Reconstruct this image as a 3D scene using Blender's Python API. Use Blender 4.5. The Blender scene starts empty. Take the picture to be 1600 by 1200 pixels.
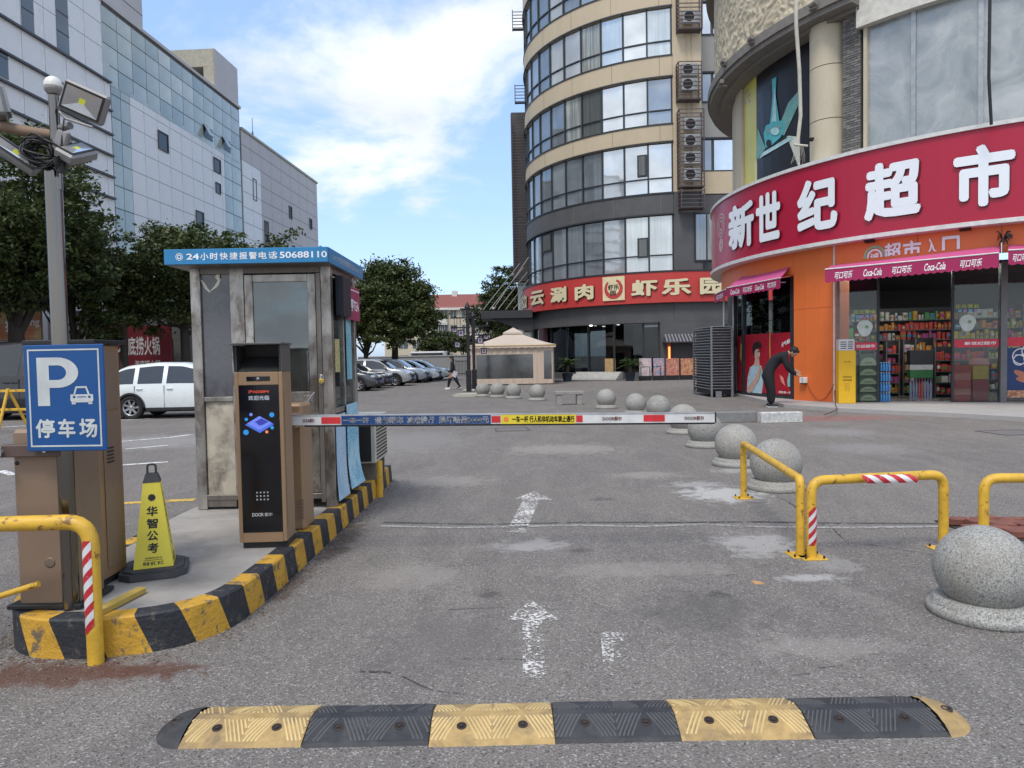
import bpy, bmesh, math, random
import numpy as np
from math import sin, cos, pi, radians, atan2, sqrt
from mathutils import Vector, Matrix, noise

random.seed(7)
SC = bpy.context.scene
COL = SC.collection

# ------------------------------------------------------------------ camera, world, sun, exposure
PITCH = math.atan(43.0 / 1110.0)
ROLL = radians(1.06)
F = 1110.0            # focal length in pixels of the 1600 px wide photograph
CAMZ = 1.6
fwd = Vector((0, cos(PITCH), -sin(PITCH)))
up0 = Vector((0, sin(PITCH), cos(PITCH)))
right = Vector((1, 0, 0)) * cos(ROLL) - up0 * sin(ROLL)
up = up0 * cos(ROLL) + Vector((1, 0, 0)) * sin(ROLL)
CAM = Vector((0, 0, CAMZ))
cam_d = bpy.data.cameras.new('camera')
cam = bpy.data.objects.new('camera', cam_d)
COL.objects.link(cam)
m3 = Matrix((right, up, -fwd)).transposed()
cam.matrix_world = Matrix.Translation(CAM) @ m3.to_4x4()
cam_d.sensor_width = 36.0
cam_d.lens = F / 1600 * 36.0
cam_d.clip_start = 0.05
cam_d.clip_end = 4000
SC.camera = cam

SUN_EL, SUN_AZ = radians(60), radians(202)    # azimuth clockwise from +Y: behind the camera, to the left
world = bpy.data.worlds.new('World')
SC.world = world
world.use_nodes = True
wn, wl = world.node_tree.nodes, world.node_tree.links
wn.clear()
def wnode(t, **k):
    n = wn.new(t)
    for a, b in k.items():
        setattr(n, a, b)
    return n
w_out = wnode('ShaderNodeOutputWorld')
w_bg = wnode('ShaderNodeBackground')
w_bg.inputs['Strength'].default_value = 0.15
sky = wnode('ShaderNodeTexSky')
sky.sky_type = 'NISHITA'
sky.sun_disc = False
sky.sun_elevation = SUN_EL
sky.sun_rotation = SUN_AZ
sky.air_density = 1.0
sky.dust_density = 1.2
sky.ozone_density = 1.5
tc = wnode('ShaderNodeTexCoord')
sep = wnode('ShaderNodeSeparateXYZ')
wl.new(tc.outputs['Generated'], sep.inputs[0])
def wmath(op, a, b=None, clamp=False):
    n = wnode('ShaderNodeMath', operation=op, use_clamp=clamp)
    for i, v in enumerate((a, b)):
        if v is None:
            continue
        if isinstance(v, (int, float)):
            n.inputs[i].default_value = v
        else:
            wl.new(v, n.inputs[i])
    return n.outputs[0]
zc = wmath('MAXIMUM', sep.outputs['Z'], 0.0)
zz = wmath('ADD', zc, 0.22)
comb = wnode('ShaderNodeCombineXYZ')
wl.new(wmath('DIVIDE', sep.outputs['X'], zz), comb.inputs[0])
wl.new(wmath('DIVIDE', sep.outputs['Y'], zz), comb.inputs[1])
mp = wnode('ShaderNodeMapping')
mp.inputs['Location'].default_value = (3.1, 1.7, 0.4)
wl.new(comb.outputs[0], mp.inputs[0])
n1 = wnode('ShaderNodeTexNoise')
n1.inputs['Scale'].default_value = 1.5
n1.inputs['Detail'].default_value = 11
n1.inputs['Roughness'].default_value = 0.60
n1.inputs['Distortion'].default_value = 0.25
wl.new(mp.outputs[0], n1.inputs['Vector'])
# one broad cloud bank in front (upper middle), a mostly cloudy sky behind the camera
def wdot(v, lo, hi):
    d = Vector(v).normalized()
    n = wnode('ShaderNodeVectorMath', operation='DOT_PRODUCT')
    wl.new(tc.outputs['Generated'], n.inputs[0])
    n.inputs[1].default_value = d
    r = wnode('ShaderNodeMapRange')
    r.interpolation_type = 'SMOOTHSTEP'
    r.inputs['From Min'].default_value = lo
    r.inputs['From Max'].default_value = hi
    wl.new(n.outputs['Value'], r.inputs['Value'])
    return r.outputs['Result']
bank = wdot((-0.06, 1.0, 0.56), 0.965, 0.998)
bank2 = wdot((0.0, 1.0, 0.36), 0.97, 0.997)
back = wdot((0.0, -1.0, 0.35), -0.45, 0.3)
s = wmath('ADD', n1.outputs['Fac'], wmath('MULTIPLY', bank, 0.13))
s = wmath('ADD', s, wmath('MULTIPLY', bank2, 0.05))
s = wmath('ADD', s, wmath('MULTIPLY', wdot((-0.24, 1.0, 0.255), 0.9970, 0.9996), 0.09))
s = wmath('ADD', s, wmath('MULTIPLY', wdot((-0.11, 1.0, 0.18), 0.9975, 0.9997), 0.08))
s = wmath('ADD', s, wmath('MULTIPLY', back, 0.20))
cr = wnode('ShaderNodeMapRange')
cr.interpolation_type = 'SMOOTHSTEP'
cr.inputs['From Min'].default_value = 0.545
cr.inputs['From Max'].default_value = 0.74
wl.new(s, cr.inputs['Value'])
n2 = wnode('ShaderNodeTexNoise')
n2.inputs['Scale'].default_value = 2.3
n2.inputs['Detail'].default_value = 5
wl.new(mp.outputs[0], n2.inputs['Vector'])
cloudc = wnode('ShaderNodeMix', data_type='RGBA')
cloudc.inputs[6].default_value = (3.75, 3.9, 4.2, 1)
cloudc.inputs[7].default_value = (2.9, 3.1, 3.5, 1)
r2 = wnode('ShaderNodeMapRange')
r2.inputs['From Min'].default_value = 0.42
r2.inputs['From Max'].default_value = 0.68
wl.new(n2.outputs['Fac'], r2.inputs['Value'])
wl.new(r2.outputs['Result'], cloudc.inputs[0])
haz = wnode('ShaderNodeMix', data_type='RGBA')       # thin high haze lightens the blue
haz.inputs[0].default_value = 0.55
wl.new(sky.outputs[0], haz.inputs[6])
haz.inputs[7].default_value = (1.45, 2.25, 3.75, 1)
mixc = wnode('ShaderNodeMix', data_type='RGBA')
wl.new(cr.outputs['Result'], mixc.inputs[0])
lim = wnode('ShaderNodeVectorMath', operation='MINIMUM')
wl.new(haz.outputs[2], lim.inputs[0]); lim.inputs[1].default_value = (5.0, 5.1, 5.3)   # thin cloud spreads the glow round the sun
wl.new(lim.outputs[0], mixc.inputs[6])
wl.new(cloudc.outputs[2], mixc.inputs[7])
wl.new(mixc.outputs[2], w_bg.inputs['Color'])
wl.new(w_bg.outputs[0], w_out.inputs['Surface'])

sun_d = bpy.data.lights.new('sun', 'SUN')
sun_d.energy = 1.25
sun_d.angle = radians(16)
sun_d.color = (1.0, 0.94, 0.86)
sun = bpy.data.objects.new('sun', sun_d)
COL.objects.link(sun)
sd = Vector((sin(SUN_AZ) * cos(SUN_EL), cos(SUN_AZ) * cos(SUN_EL), sin(SUN_EL)))
sun.rotation_euler = sd.to_track_quat('Z', 'Y').to_euler()
sun.location = sd * 60
SC.view_settings.view_transform = 'Standard'
SC.view_settings.look = 'None'
SC.view_settings.exposure = 0.95
SC.view_settings.gamma = 1.0
SC.view_settings.use_curve_mapping = False
SC.cycles.max_bounces = 8
SC.cycles.transparent_max_bounces = 16

# ------------------------------------------------------------------ where things stand (survey helpers)
def ray(px, py):
    return (right * ((px - 800) / F) + up * ((600 - py) / F) + fwd)
def G(px, py, z=0.0):
    d = ray(px, py)
    t = (z - CAMZ) / d.z
    return CAM + d * t
def P(px, py, y):
    d = ray(px, py)
    return CAM + d * (y / d.y)
def onplane(px, py, p0, p1):
    """vertical plane through p0,p1 (x,y): returns (distance along from p0, z)"""
    d = ray(px, py)
    ux, uy = p1[0] - p0[0], p1[1] - p0[1]
    L = sqrt(ux * ux + uy * uy); ux /= L; uy /= L
    nx, ny = -uy, ux
    t = (nx * p0[0] + ny * p0[1]) / (nx * d.x + ny * d.y)
    q = CAM + d * t
    return ((q.x - p0[0]) * ux + (q.y - p0[1]) * uy, q.z)
def onarc(px, py, C, R):
    """vertical cylinder, near side: returns (phi, z); point = C + R*(-cos phi, -sin phi)"""
    d = ray(px, py)
    a = d.x * d.x + d.y * d.y
    b = -2 * (d.x * C[0] + d.y * C[1])
    c = C[0] ** 2 + C[1] ** 2 - R * R
    D = b * b - 4 * a * c
    t = (-b - sqrt(max(D, 0))) / (2 * a)
    q = CAM + d * t
    return (atan2(-(q.y - C[1]), -(q.x - C[0])), q.z)

# ------------------------------------------------------------------ mesh building
class MB:
    def __init__(self):
        self.v = []; self.f = []; self.m = []; self.mat = 0; self.smooth = []; self.sm = False
    def add(self, vs, fs):
        o = len(self.v)
        self.v.extend([tuple(p) for p in vs])
        for f in fs:
            self.f.append(tuple(i + o for i in f)); self.m.append(self.mat); self.smooth.append(self.sm)
        return self
    def box(self, x0, x1, y0, y1, z0, z1, b=0.0, M=None):
        if x1 < x0: x0, x1 = x1, x0
        if y1 < y0: y0, y1 = y1, y0
        if z1 < z0: z0, z1 = z1, z0
        if b <= 0:
            vs = [(x0, y0, z0), (x1, y0, z0), (x1, y1, z0), (x0, y1, z0), (x0, y0, z1), (x1, y0, z1), (x1, y1, z1), (x0, y1, z1)]
            fs = [(0, 3, 2, 1), (4, 5, 6, 7), (0, 1, 5, 4), (1, 2, 6, 5), (2, 3, 7, 6), (3, 0, 4, 7)]
        else:
            b = min(b, (x1 - x0) / 2.01, (y1 - y0) / 2.01, (z1 - z0) / 2.01)
            vs = []
            X, Y, Z = (x0, x1), (y0, y1), (z0, z1)
            idx = {}
            for i in (0, 1):
                for j in (0, 1):
                    for k in (0, 1):
                        sx, sy, sz = (1, -1)[i] * b, (1, -1)[j] * b, (1, -1)[k] * b
                        idx[(i, j, k, 0)] = len(vs); vs.append((X[i], Y[j] + sy, Z[k] + sz))
                        idx[(i, j, k, 1)] = len(vs); vs.append((X[i] + sx, Y[j], Z[k] + sz))
                        idx[(i, j, k, 2)] = len(vs); vs.append((X[i] + sx, Y[j] + sy, Z[k]))
            fs = []
            for i in (0, 1):
                q = [idx[(i, 0, 0, 0)], idx[(i, 1, 0, 0)], idx[(i, 1, 1, 0)], idx[(i, 0, 1, 0)]]; fs.append(tuple(q if i else q[::-1]))
                q = [idx[(0, i, 0, 1)], idx[(1, i, 0, 1)], idx[(1, i, 1, 1)], idx[(0, i, 1, 1)]]; fs.append(tuple(q[::-1] if i else q))
                q = [idx[(0, 0, i, 2)], idx[(1, 0, i, 2)], idx[(1, 1, i, 2)], idx[(0, 1, i, 2)]]; fs.append(tuple(q if i else q[::-1]))
            c = ((x0 + x1) / 2, (y0 + y1) / 2, (z0 + z1) / 2)
            def outw(f):
                p = [Vector(vs[q]) for q in f]
                n = (p[1] - p[0]).cross(p[2] - p[0])
                ctr = sum(p, Vector()) / len(p)
                return f if n.dot(ctr - Vector(c)) > 0 else f[::-1]
            for i in (0, 1):
                for j in (0, 1):
                    fs.append(outw((idx[(i, j, 0, 0)], idx[(i, j, 1, 0)], idx[(i, j, 1, 1)], idx[(i, j, 0, 1)])))
                    fs.append(outw((idx[(i, 0, j, 0)], idx[(i, 1, j, 0)], idx[(i, 1, j, 2)], idx[(i, 0, j, 2)])))
                    fs.append(outw((idx[(0, i, j, 1)], idx[(1, i, j, 1)], idx[(1, i, j, 2)], idx[(0, i, j, 2)])))
                    for k in (0, 1):
                        fs.append(outw((idx[(i, j, k, 0)], idx[(i, j, k, 1)], idx[(i, j, k, 2)])))
        if M is not None:
            vs = [M @ Vector(p) for p in vs]
        return self.add(vs, fs)
    def cyl(self, p0, p1, r0, r1=None, n=12, caps=True):
        return self.tube([p0, p1], [r0, r0 if r1 is None else r1], n, caps)
    def tube(self, pts, r, n=10, caps=True):
        pts = [Vector(p) for p in pts]
        rs = r if isinstance(r, (list, tuple)) else [r] * len(pts)
        o = len(self.v)
        vs = []
        up_ = None
        for i, p in enumerate(pts):
            a = pts[max(i - 1, 0)]; b = pts[min(i + 1, len(pts) - 1)]
            t = (b - a).normalized()
            if up_ is None:
                up_ = Vector((0, 0, 1)) if abs(t.z) < 0.9 else Vector((0, 1, 0))
            x = t.cross(up_)
            if x.length < 1e-5:
                x = t.cross(Vector((1, 0, 0)))
            x.normalize(); y = x.cross(t).normalized(); up_ = y
            k = rs[i]
            for j in range(n):
                a2 = 2 * pi * j / n
                vs.append(p + x * (cos(a2) * k) + y * (sin(a2) * k))
        fs = []
        for i in range(len(pts) - 1):
            for j in range(n):
                fs.append((i * n + j, i * n + (j + 1) % n, (i + 1) * n + (j + 1) % n, (i + 1) * n + j))
        s0 = self.sm; self.sm = True
        self.add(vs, fs)
        self.sm = s0
        if caps:
            k = (len(pts) - 1) * n
            self.add(vs[:n], [tuple(range(n))[::-1]]) ; self.add(vs[k:], [tuple(range(n))])
        return self
    def lathe(self, prof, c=(0, 0, 0), n=32, M=None, smooth=True, caps=True):
        """prof: list of (r,z) bottom to top; axis z"""
        vs = []; fs = []
        for (r, z) in prof:
            for j in range(n):
                a = 2 * pi * j / n
                vs.append(Vector((c[0] + r * cos(a), c[1] + r * sin(a), c[2] + z)))
        for i in range(len(prof) - 1):
            for j in range(n):
                fs.append((i * n + j, i * n + (j + 1) % n, (i + 1) * n + (j + 1) % n, (i + 1) * n + j))
        if M is not None:
            vs = [M @ v for v in vs]
        s0 = self.sm; self.sm = smooth
        self.add(vs, fs); self.sm = s0
        if not caps: return self
        if prof[0][0] > 1e-4: self.add(vs[:n], [tuple(range(n))[::-1]])
        if prof[-1][0] > 1e-4: self.add(vs[-n:], [tuple(range(n))])
        return self
    def prism(self, poly, z0, z1, M=None):
        n = len(poly)
        vs = [Vector((x, y, z0)) for x, y in poly] + [Vector((x, y, z1)) for x, y in poly]
        a = sum(poly[i][0] * poly[(i + 1) % n][1] - poly[(i + 1) % n][0] * poly[i][1] for i in range(n))
        fs = [tuple(range(n))[::-1], tuple(range(n, 2 * n))] + [(i, (i + 1) % n, n + (i + 1) % n, n + i) for i in range(n)]
        if a < 0: fs = [f[::-1] for f in fs]
        if M is not None: vs = [M @ v for v in vs]
        return self.add(vs, fs)
    def quad(self, *p):
        return self.add(p, [tuple(range(len(p)))])
    def arc(self, C, R0, R1, a0, a1, z0, z1, n=None, zf=None):
        """curved slab between radii R0<R1, angles a0..a1; zf(phi)->(z0,z1) optional"""
        if n is None: n = max(1, int(abs(a1 - a0) / radians(2.5)))
        vs = []; fs = []
        for i in range(n + 1):
            a = a0 + (a1 - a0) * i / n
            zz0, zz1 = zf(a) if zf else (z0, z1)
            for R in (R1, R0):
                for z in (zz0, zz1):
                    vs.append((C[0] - R * cos(a), C[1] - R * sin(a), z))
        for i in range(n):
            k = 4 * i
            fs += [(k, k + 4, k + 5, k + 1), (k + 2, k + 3, k + 7, k + 6), (k + 1, k + 5, k + 7, k + 3), (k, k + 2, k + 6, k + 4)]
        fs += [(0, 1, 3, 2), (4 * n, 4 * n + 2, 4 * n + 3, 4 * n + 1)]
        if a1 < a0: fs = [f[::-1] for f in fs]
        return self.add(vs, fs)

ROOTM = {}
def mat_slots(me, mats):
    for m in (mats if isinstance(mats, (list, tuple)) else [mats]):
        me.materials.append(m)
def obj(name, mb, mat, parent=None, local=False, stuff=False):
    """link ONE mesh object; vertices are in world space unless local"""
    vs = mb.v
    if parent is not None and not local:
        inv = ROOTM[parent.name].inverted()
        vs = [tuple(inv @ Vector(p)) for p in vs]
    me = bpy.data.meshes.new(name)
    me.from_pydata(vs, [], mb.f)
    mat_slots(me, mat)
    if len(mb.f):
        me.polygons.foreach_set('material_index', mb.m)
        me.polygons.foreach_set('use_smooth', mb.smooth)
    me.update()
    o = bpy.data.objects.new(name, me)
    COL.objects.link(o)
    if parent is not None:
        o.parent = parent
        ROOTM[o.name] = ROOTM[parent.name]
    else:
        ROOTM[o.name] = Matrix.Identity(4)
    if stuff: o['kind'] = 'stuff'
    return o
def tag(o, label, cat, group=None):
    o['label'] = label; o['category'] = cat
    if group: o['group'] = group
    return o
def struct(o):
    o['kind'] = 'structure'; return o
def thing(name, label, cat, loc=(0, 0, 0), rz=0.0, group=None):
    o = bpy.data.objects.new(name, None)
    o.empty_display_size = 0.1
    COL.objects.link(o)
    o.location = loc; o.rotation_euler = (0, 0, rz)
    ROOTM[o.name] = Matrix.Translation(Vector(loc)) @ Matrix.Rotation(rz, 4, 'Z')
    return tag(o, label, cat, group)
def dup_tree(o, loc=None, rz=None, label=None, scale=None, parent=None):
    c = o.copy(); COL.objects.link(c)
    if parent is not None: c.parent = parent
    if loc is not None: c.location = loc
    if rz is not None: c.rotation_euler = (0, 0, rz)
    if scale is not None: c.scale = scale if isinstance(scale, (tuple, list)) else (scale,) * 3
    if label: c['label'] = label
    for ch in KIDS(o): dup_tree(ch, parent=c)
    return c
def KIDS(o):
    return [x for x in COL.objects if x.parent == o]

# ------------------------------------------------------------------ materials
MATS = {}
class NT:
    def __init__(self, name):
        self.m = bpy.data.materials.new(name); self.m.use_nodes = True
        self.n = self.m.node_tree.nodes; self.l = self.m.node_tree.links
        self.n.clear()
        self.out = self.n.new('ShaderNodeOutputMaterial')
        self.tc = self.n.new('ShaderNodeTexCoord')
    def node(self, t, **k):
        n = self.n.new(t)
        for a, b in k.items(): setattr(n, a, b)
        return n
    def noise(self, scale, detail=4, rough=0.5, coord='Object', dist=0.0, stretch=None):
        n = self.node('ShaderNodeTexNoise')
        n.inputs['Scale'].default_value = scale; n.inputs['Detail'].default_value = detail
        n.inputs['Roughness'].default_value = rough; n.inputs['Distortion'].default_value = dist
        src = self.tc.outputs[coord]
        if stretch:
            mp = self.node('ShaderNodeMapping'); mp.inputs['Scale'].default_value = stretch
            self.l.new(src, mp.inputs[0]); src = mp.outputs[0]
        self.l.new(src, n.inputs['Vector'])
        return n.outputs['Fac']
    def ramp(self, v, lo, hi, a=0.0, b=1.0, smooth=False):
        n = self.node('ShaderNodeMapRange')
        if smooth: n.interpolation_type = 'SMOOTHSTEP'
        n.inputs['From Min'].default_value = lo; n.inputs['From Max'].default_value = hi
        n.inputs['To Min'].default_value = a; n.inputs['To Max'].default_value = b
        self.l.new(v, n.inputs['Value'])
        return n.outputs['Result']
    def math(self, op, a, b=None, clamp=False):
        n = self.node('ShaderNodeMath', operation=op, use_clamp=clamp)
        for i, v in enumerate((a, b)):
            if v is None: continue
            if isinstance(v, (int, float)): n.inputs[i].default_value = v
            else: self.l.new(v, n.inputs[i])
        return n.outputs[0]
    def mix(self, f, a, b):
        n = self.node('ShaderNodeMix', data_type='RGBA')
        for i, v in ((0, f), (6, a), (7, b)):
            if isinstance(v, (tuple, list)): n.inputs[i].default_value = (*v[:3], 1)
            elif isinstance(v, (int, float)): n.inputs[i].default_value = v
            else: self.l.new(v, n.inputs[i])
        return n.outputs[2]
    def bump(self, h, strength, distance=0.01):
        n = self.node('ShaderNodeBump')
        n.inputs['Strength'].default_value = strength; n.inputs['Distance'].default_value = distance
        self.l.new(h, n.inputs['Height'])
        return n.outputs['Normal']
    def bsdf(self, color, rough=0.6, metal=0.0, normal=None, spec=0.5, coat=0.0, emit=None, estr=0.0, alpha=None):
        n = self.node('ShaderNodeBsdfPrincipled')
        def s(k, v):
            if isinstance(v, (tuple, list)): n.inputs[k].default_value = (*v[:3], 1)
            elif isinstance(v, (int, float)): n.inputs[k].default_value = v
            else: self.l.new(v, n.inputs[k])
        s('Base Color', color); s('Roughness', rough); s('Metallic', metal); s('Specular IOR Level', spec)
        if coat: s('Coat Weight', coat); n.inputs['Coat Roughness'].default_value = 0.05
        if normal is not None: self.l.new(normal, n.inputs['Normal'])
        if emit is not None: s('Emission Color', emit); n.inputs['Emission Strength'].default_value = estr
        if alpha is not None: s('Alpha', alpha)
        self.l.new(n.outputs[0], self.out.inputs['Surface'])
        self.p = n
        return self.m
def mat(name, color, rough=0.6, metal=0.0, var=0.15, scale=6.0, dirt=None, dirtc=(0.05, 0.045, 0.04), dirts=(0.55, 0.75), dscale=3.0, bump=0.0, bscale=60.0, coat=0.0, spec=0.5, stretch=None):
    """painted / plain surface with slight tonal variation, optional dirt and fine relief"""
    if name in MATS: return MATS[name]
    t = NT(name)
    nz = t.noise(scale, 5, 0.6, stretch=stretch)
    dark = tuple(c * (1 - var) for c in color); light = tuple(min(1, c * (1 + var)) for c in color)
    col = t.mix(t.ramp(nz, 0.3, 0.7), dark, light)
    if dirt:
        d = t.noise(dscale, 8, 0.65, dist=0.4, stretch=stretch)
        col = t.mix(t.ramp(d, dirts[0], dirts[1], 0, dirt), col, dirtc)
    nrm = None
    if bump:
        nrm = t.bump(t.noise(bscale, 4, 0.6), bump, 0.01)
    m = t.bsdf(col, t.ramp(nz, 0.2, 0.8, max(rough - 0.06, 0.02), min(rough + 0.08, 1)), metal, nrm, coat=coat, spec=spec)
    MATS[name] = m
    return m
def emis(name, color, strength):
    if name in MATS: return MATS[name]
    t = NT(name); m = t.bsdf(color, 0.4, emit=color, estr=strength); MATS[name] = m; return m
def glass(name, tint=(0.7, 0.75, 0.75), refl=0.14, rough=0.02, dirt=0.0, dirtc=(0.35, 0.34, 0.33), dscale=4.0):
    """see-through pane: mostly transparent, partly mirror, optional film of dirt"""
    if name in MATS: return MATS[name]
    t = NT(name)
    tr = t.node('ShaderNodeBsdfTransparent'); tr.inputs[0].default_value = (*tint, 1)
    gl = t.node('ShaderNodeBsdfGlossy'); gl.inputs['Color'].default_value = (0.9, 0.95, 0.95, 1); gl.inputs['Roughness'].default_value = rough
    mx = t.node('ShaderNodeMixShader')
    fr = t.node('ShaderNodeFresnel'); fr.inputs['IOR'].default_value = 1.45
    t.l.new(t.math('MAXIMUM', fr.outputs[0], refl), mx.inputs[0])
    t.l.new(tr.outputs[0], mx.inputs[1]); t.l.new(gl.outputs[0], mx.inputs[2])
    last = mx.outputs[0]
    if dirt:
        df = t.node('ShaderNodeBsdfDiffuse'); df.inputs['Color'].default_value = (*dirtc, 1)
        m2 = t.node('ShaderNodeMixShader')
        t.l.new(t.ramp(t.noise(dscale, 7, 0.65, dist=0.6), 0.38, 0.72, dirt * 0.35, dirt), m2.inputs[0])
        t.l.new(last, m2.inputs[1]); t.l.new(df.outputs[0], m2.inputs[2]); last = m2.outputs[0]
    t.l.new(last, t.out.inputs['Surface'])
    MATS[name] = t.m
    return t.m
def facade_glass(name, color, metal=0.6, rough=0.03, stripes=0.0, c2=(0.3, 0.32, 0.33)):
    """coated office glazing seen from outside; the coating mirrors the sky; optional curtain behind"""
    if name in MATS: return MATS[name]
    t = NT(name)
    col = t.mix(t.ramp(t.noise(0.6, 3), 0.35, 0.65), tuple(c * 0.85 for c in color), tuple(min(1, c * 1.1) for c in color))
    if stripes:
        w = t.noise(9.0, 2, 0.5, stretch=(1, 1, 0.03))
        col = t.mix(t.ramp(w, 0.4, 0.6, 0, stripes), col, c2)
    nr = t.bump(t.noise(0.9, 2), 0.08, 0.05)
    m = t.bsdf(col, rough, metal, nr, spec=0.8)
    MATS[name] = m
    return m
def worn_paint(name, color, thr=(0.45, 0.55), scale=26.0, stretch=(1, 1, 1), base=0.0):
    """paint worn through to the asphalt underneath"""
    if name in MATS: return MATS[name]
    t = NT(name)
    a = t.noise(scale, 6, 0.7, stretch=stretch)
    b = t.noise(3.0, 3, 0.5)
    v = t.math('ADD', t.math('MULTIPLY', a, 0.7), t.math('MULTIPLY', b, 0.3))
    al = t.ramp(v, thr[0], thr[1], 0, 1)
    bs = t.node('ShaderNodeBsdfPrincipled')
    bs.inputs['Base Color'].default_value = (*color, 1); bs.inputs['Roughness'].default_value = 0.8
    t.l.new(al, bs.inputs['Alpha'])
    t.l.new(bs.outputs[0], t.out.inputs['Surface'])
    MATS[name] = t.m
    return t.m

# ------------------------------------------------------------------ lettering
FONT_SKEW = 0.0
def text_mesh(s, bold=0.0, shear=0.0, extrude=0.0, res=3):
    cu = bpy.data.curves.new('t', 'FONT')
    cu.body = s; cu.size = 1.0; cu.offset = bold; cu.extrude = extrude; cu.resolution_u = res; cu.shear = shear
    o = bpy.data.objects.new('t', cu); COL.objects.link(o)
    dg = bpy.context.evaluated_depsgraph_get()
    me = bpy.data.meshes.new_from_object(o.evaluated_get(dg))
    bpy.data.objects.remove(o); bpy.data.curves.remove(cu)
    vs = [tuple(v.co) for v in me.vertices]; fs = [tuple(p.vertices) for p in me.polygons]
    bpy.data.meshes.remove(me)
    return vs, fs
TXC = {}
def letters(mb, s, fn, x0, x1, z0, z1, bold=0.015, shear=0.0, extrude=0.0, depth=1.0, fit=True):
    """put text s into rectangle x0..x1, z0..z1; fn(x, d, z)->point where d is height above the face.
    heavier weight is made from shifted copies, each a hair above the last"""
    key = (s, shear)
    if key not in TXC:
        TXC[key] = text_mesh(s, 0.0, shear, 0.0)
    vs, fs = TXC[key]
    if not vs: return
    mx = min(v[0] for v in vs); Mx = max(v[0] for v in vs)
    my = min(v[1] for v in vs); My = max(v[1] for v in vs)
    b = bold
    sx = (x1 - x0) / max(Mx - mx + 2 * b, 1e-6); sz = (z1 - z0) / max(My - my + 2 * b, 1e-6)
    if not fit:
        sx = sz = min(sx, sz)
    ox = (x0 + x1) / 2 - sx * (mx + Mx) / 2; oz = (z0 + z1) / 2 - sz * (my + My) / 2
    offs = [(0, 0)] if b <= 0 else ([(-b, 0), (b, 0), (0, b), (0, -b)] if b < 0.04 else [(0, 0)] + [(b * cos(k * pi / 4), b * sin(k * pi / 4)) for k in range(8)])
    for i, (dx, dz) in enumerate(offs):
        out = [fn(ox + (v[0] + dx) * sx, 0.00012 * i * depth, oz + (v[1] + dz) * sz) for v in vs]
        mb.add(out, fs)
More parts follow.
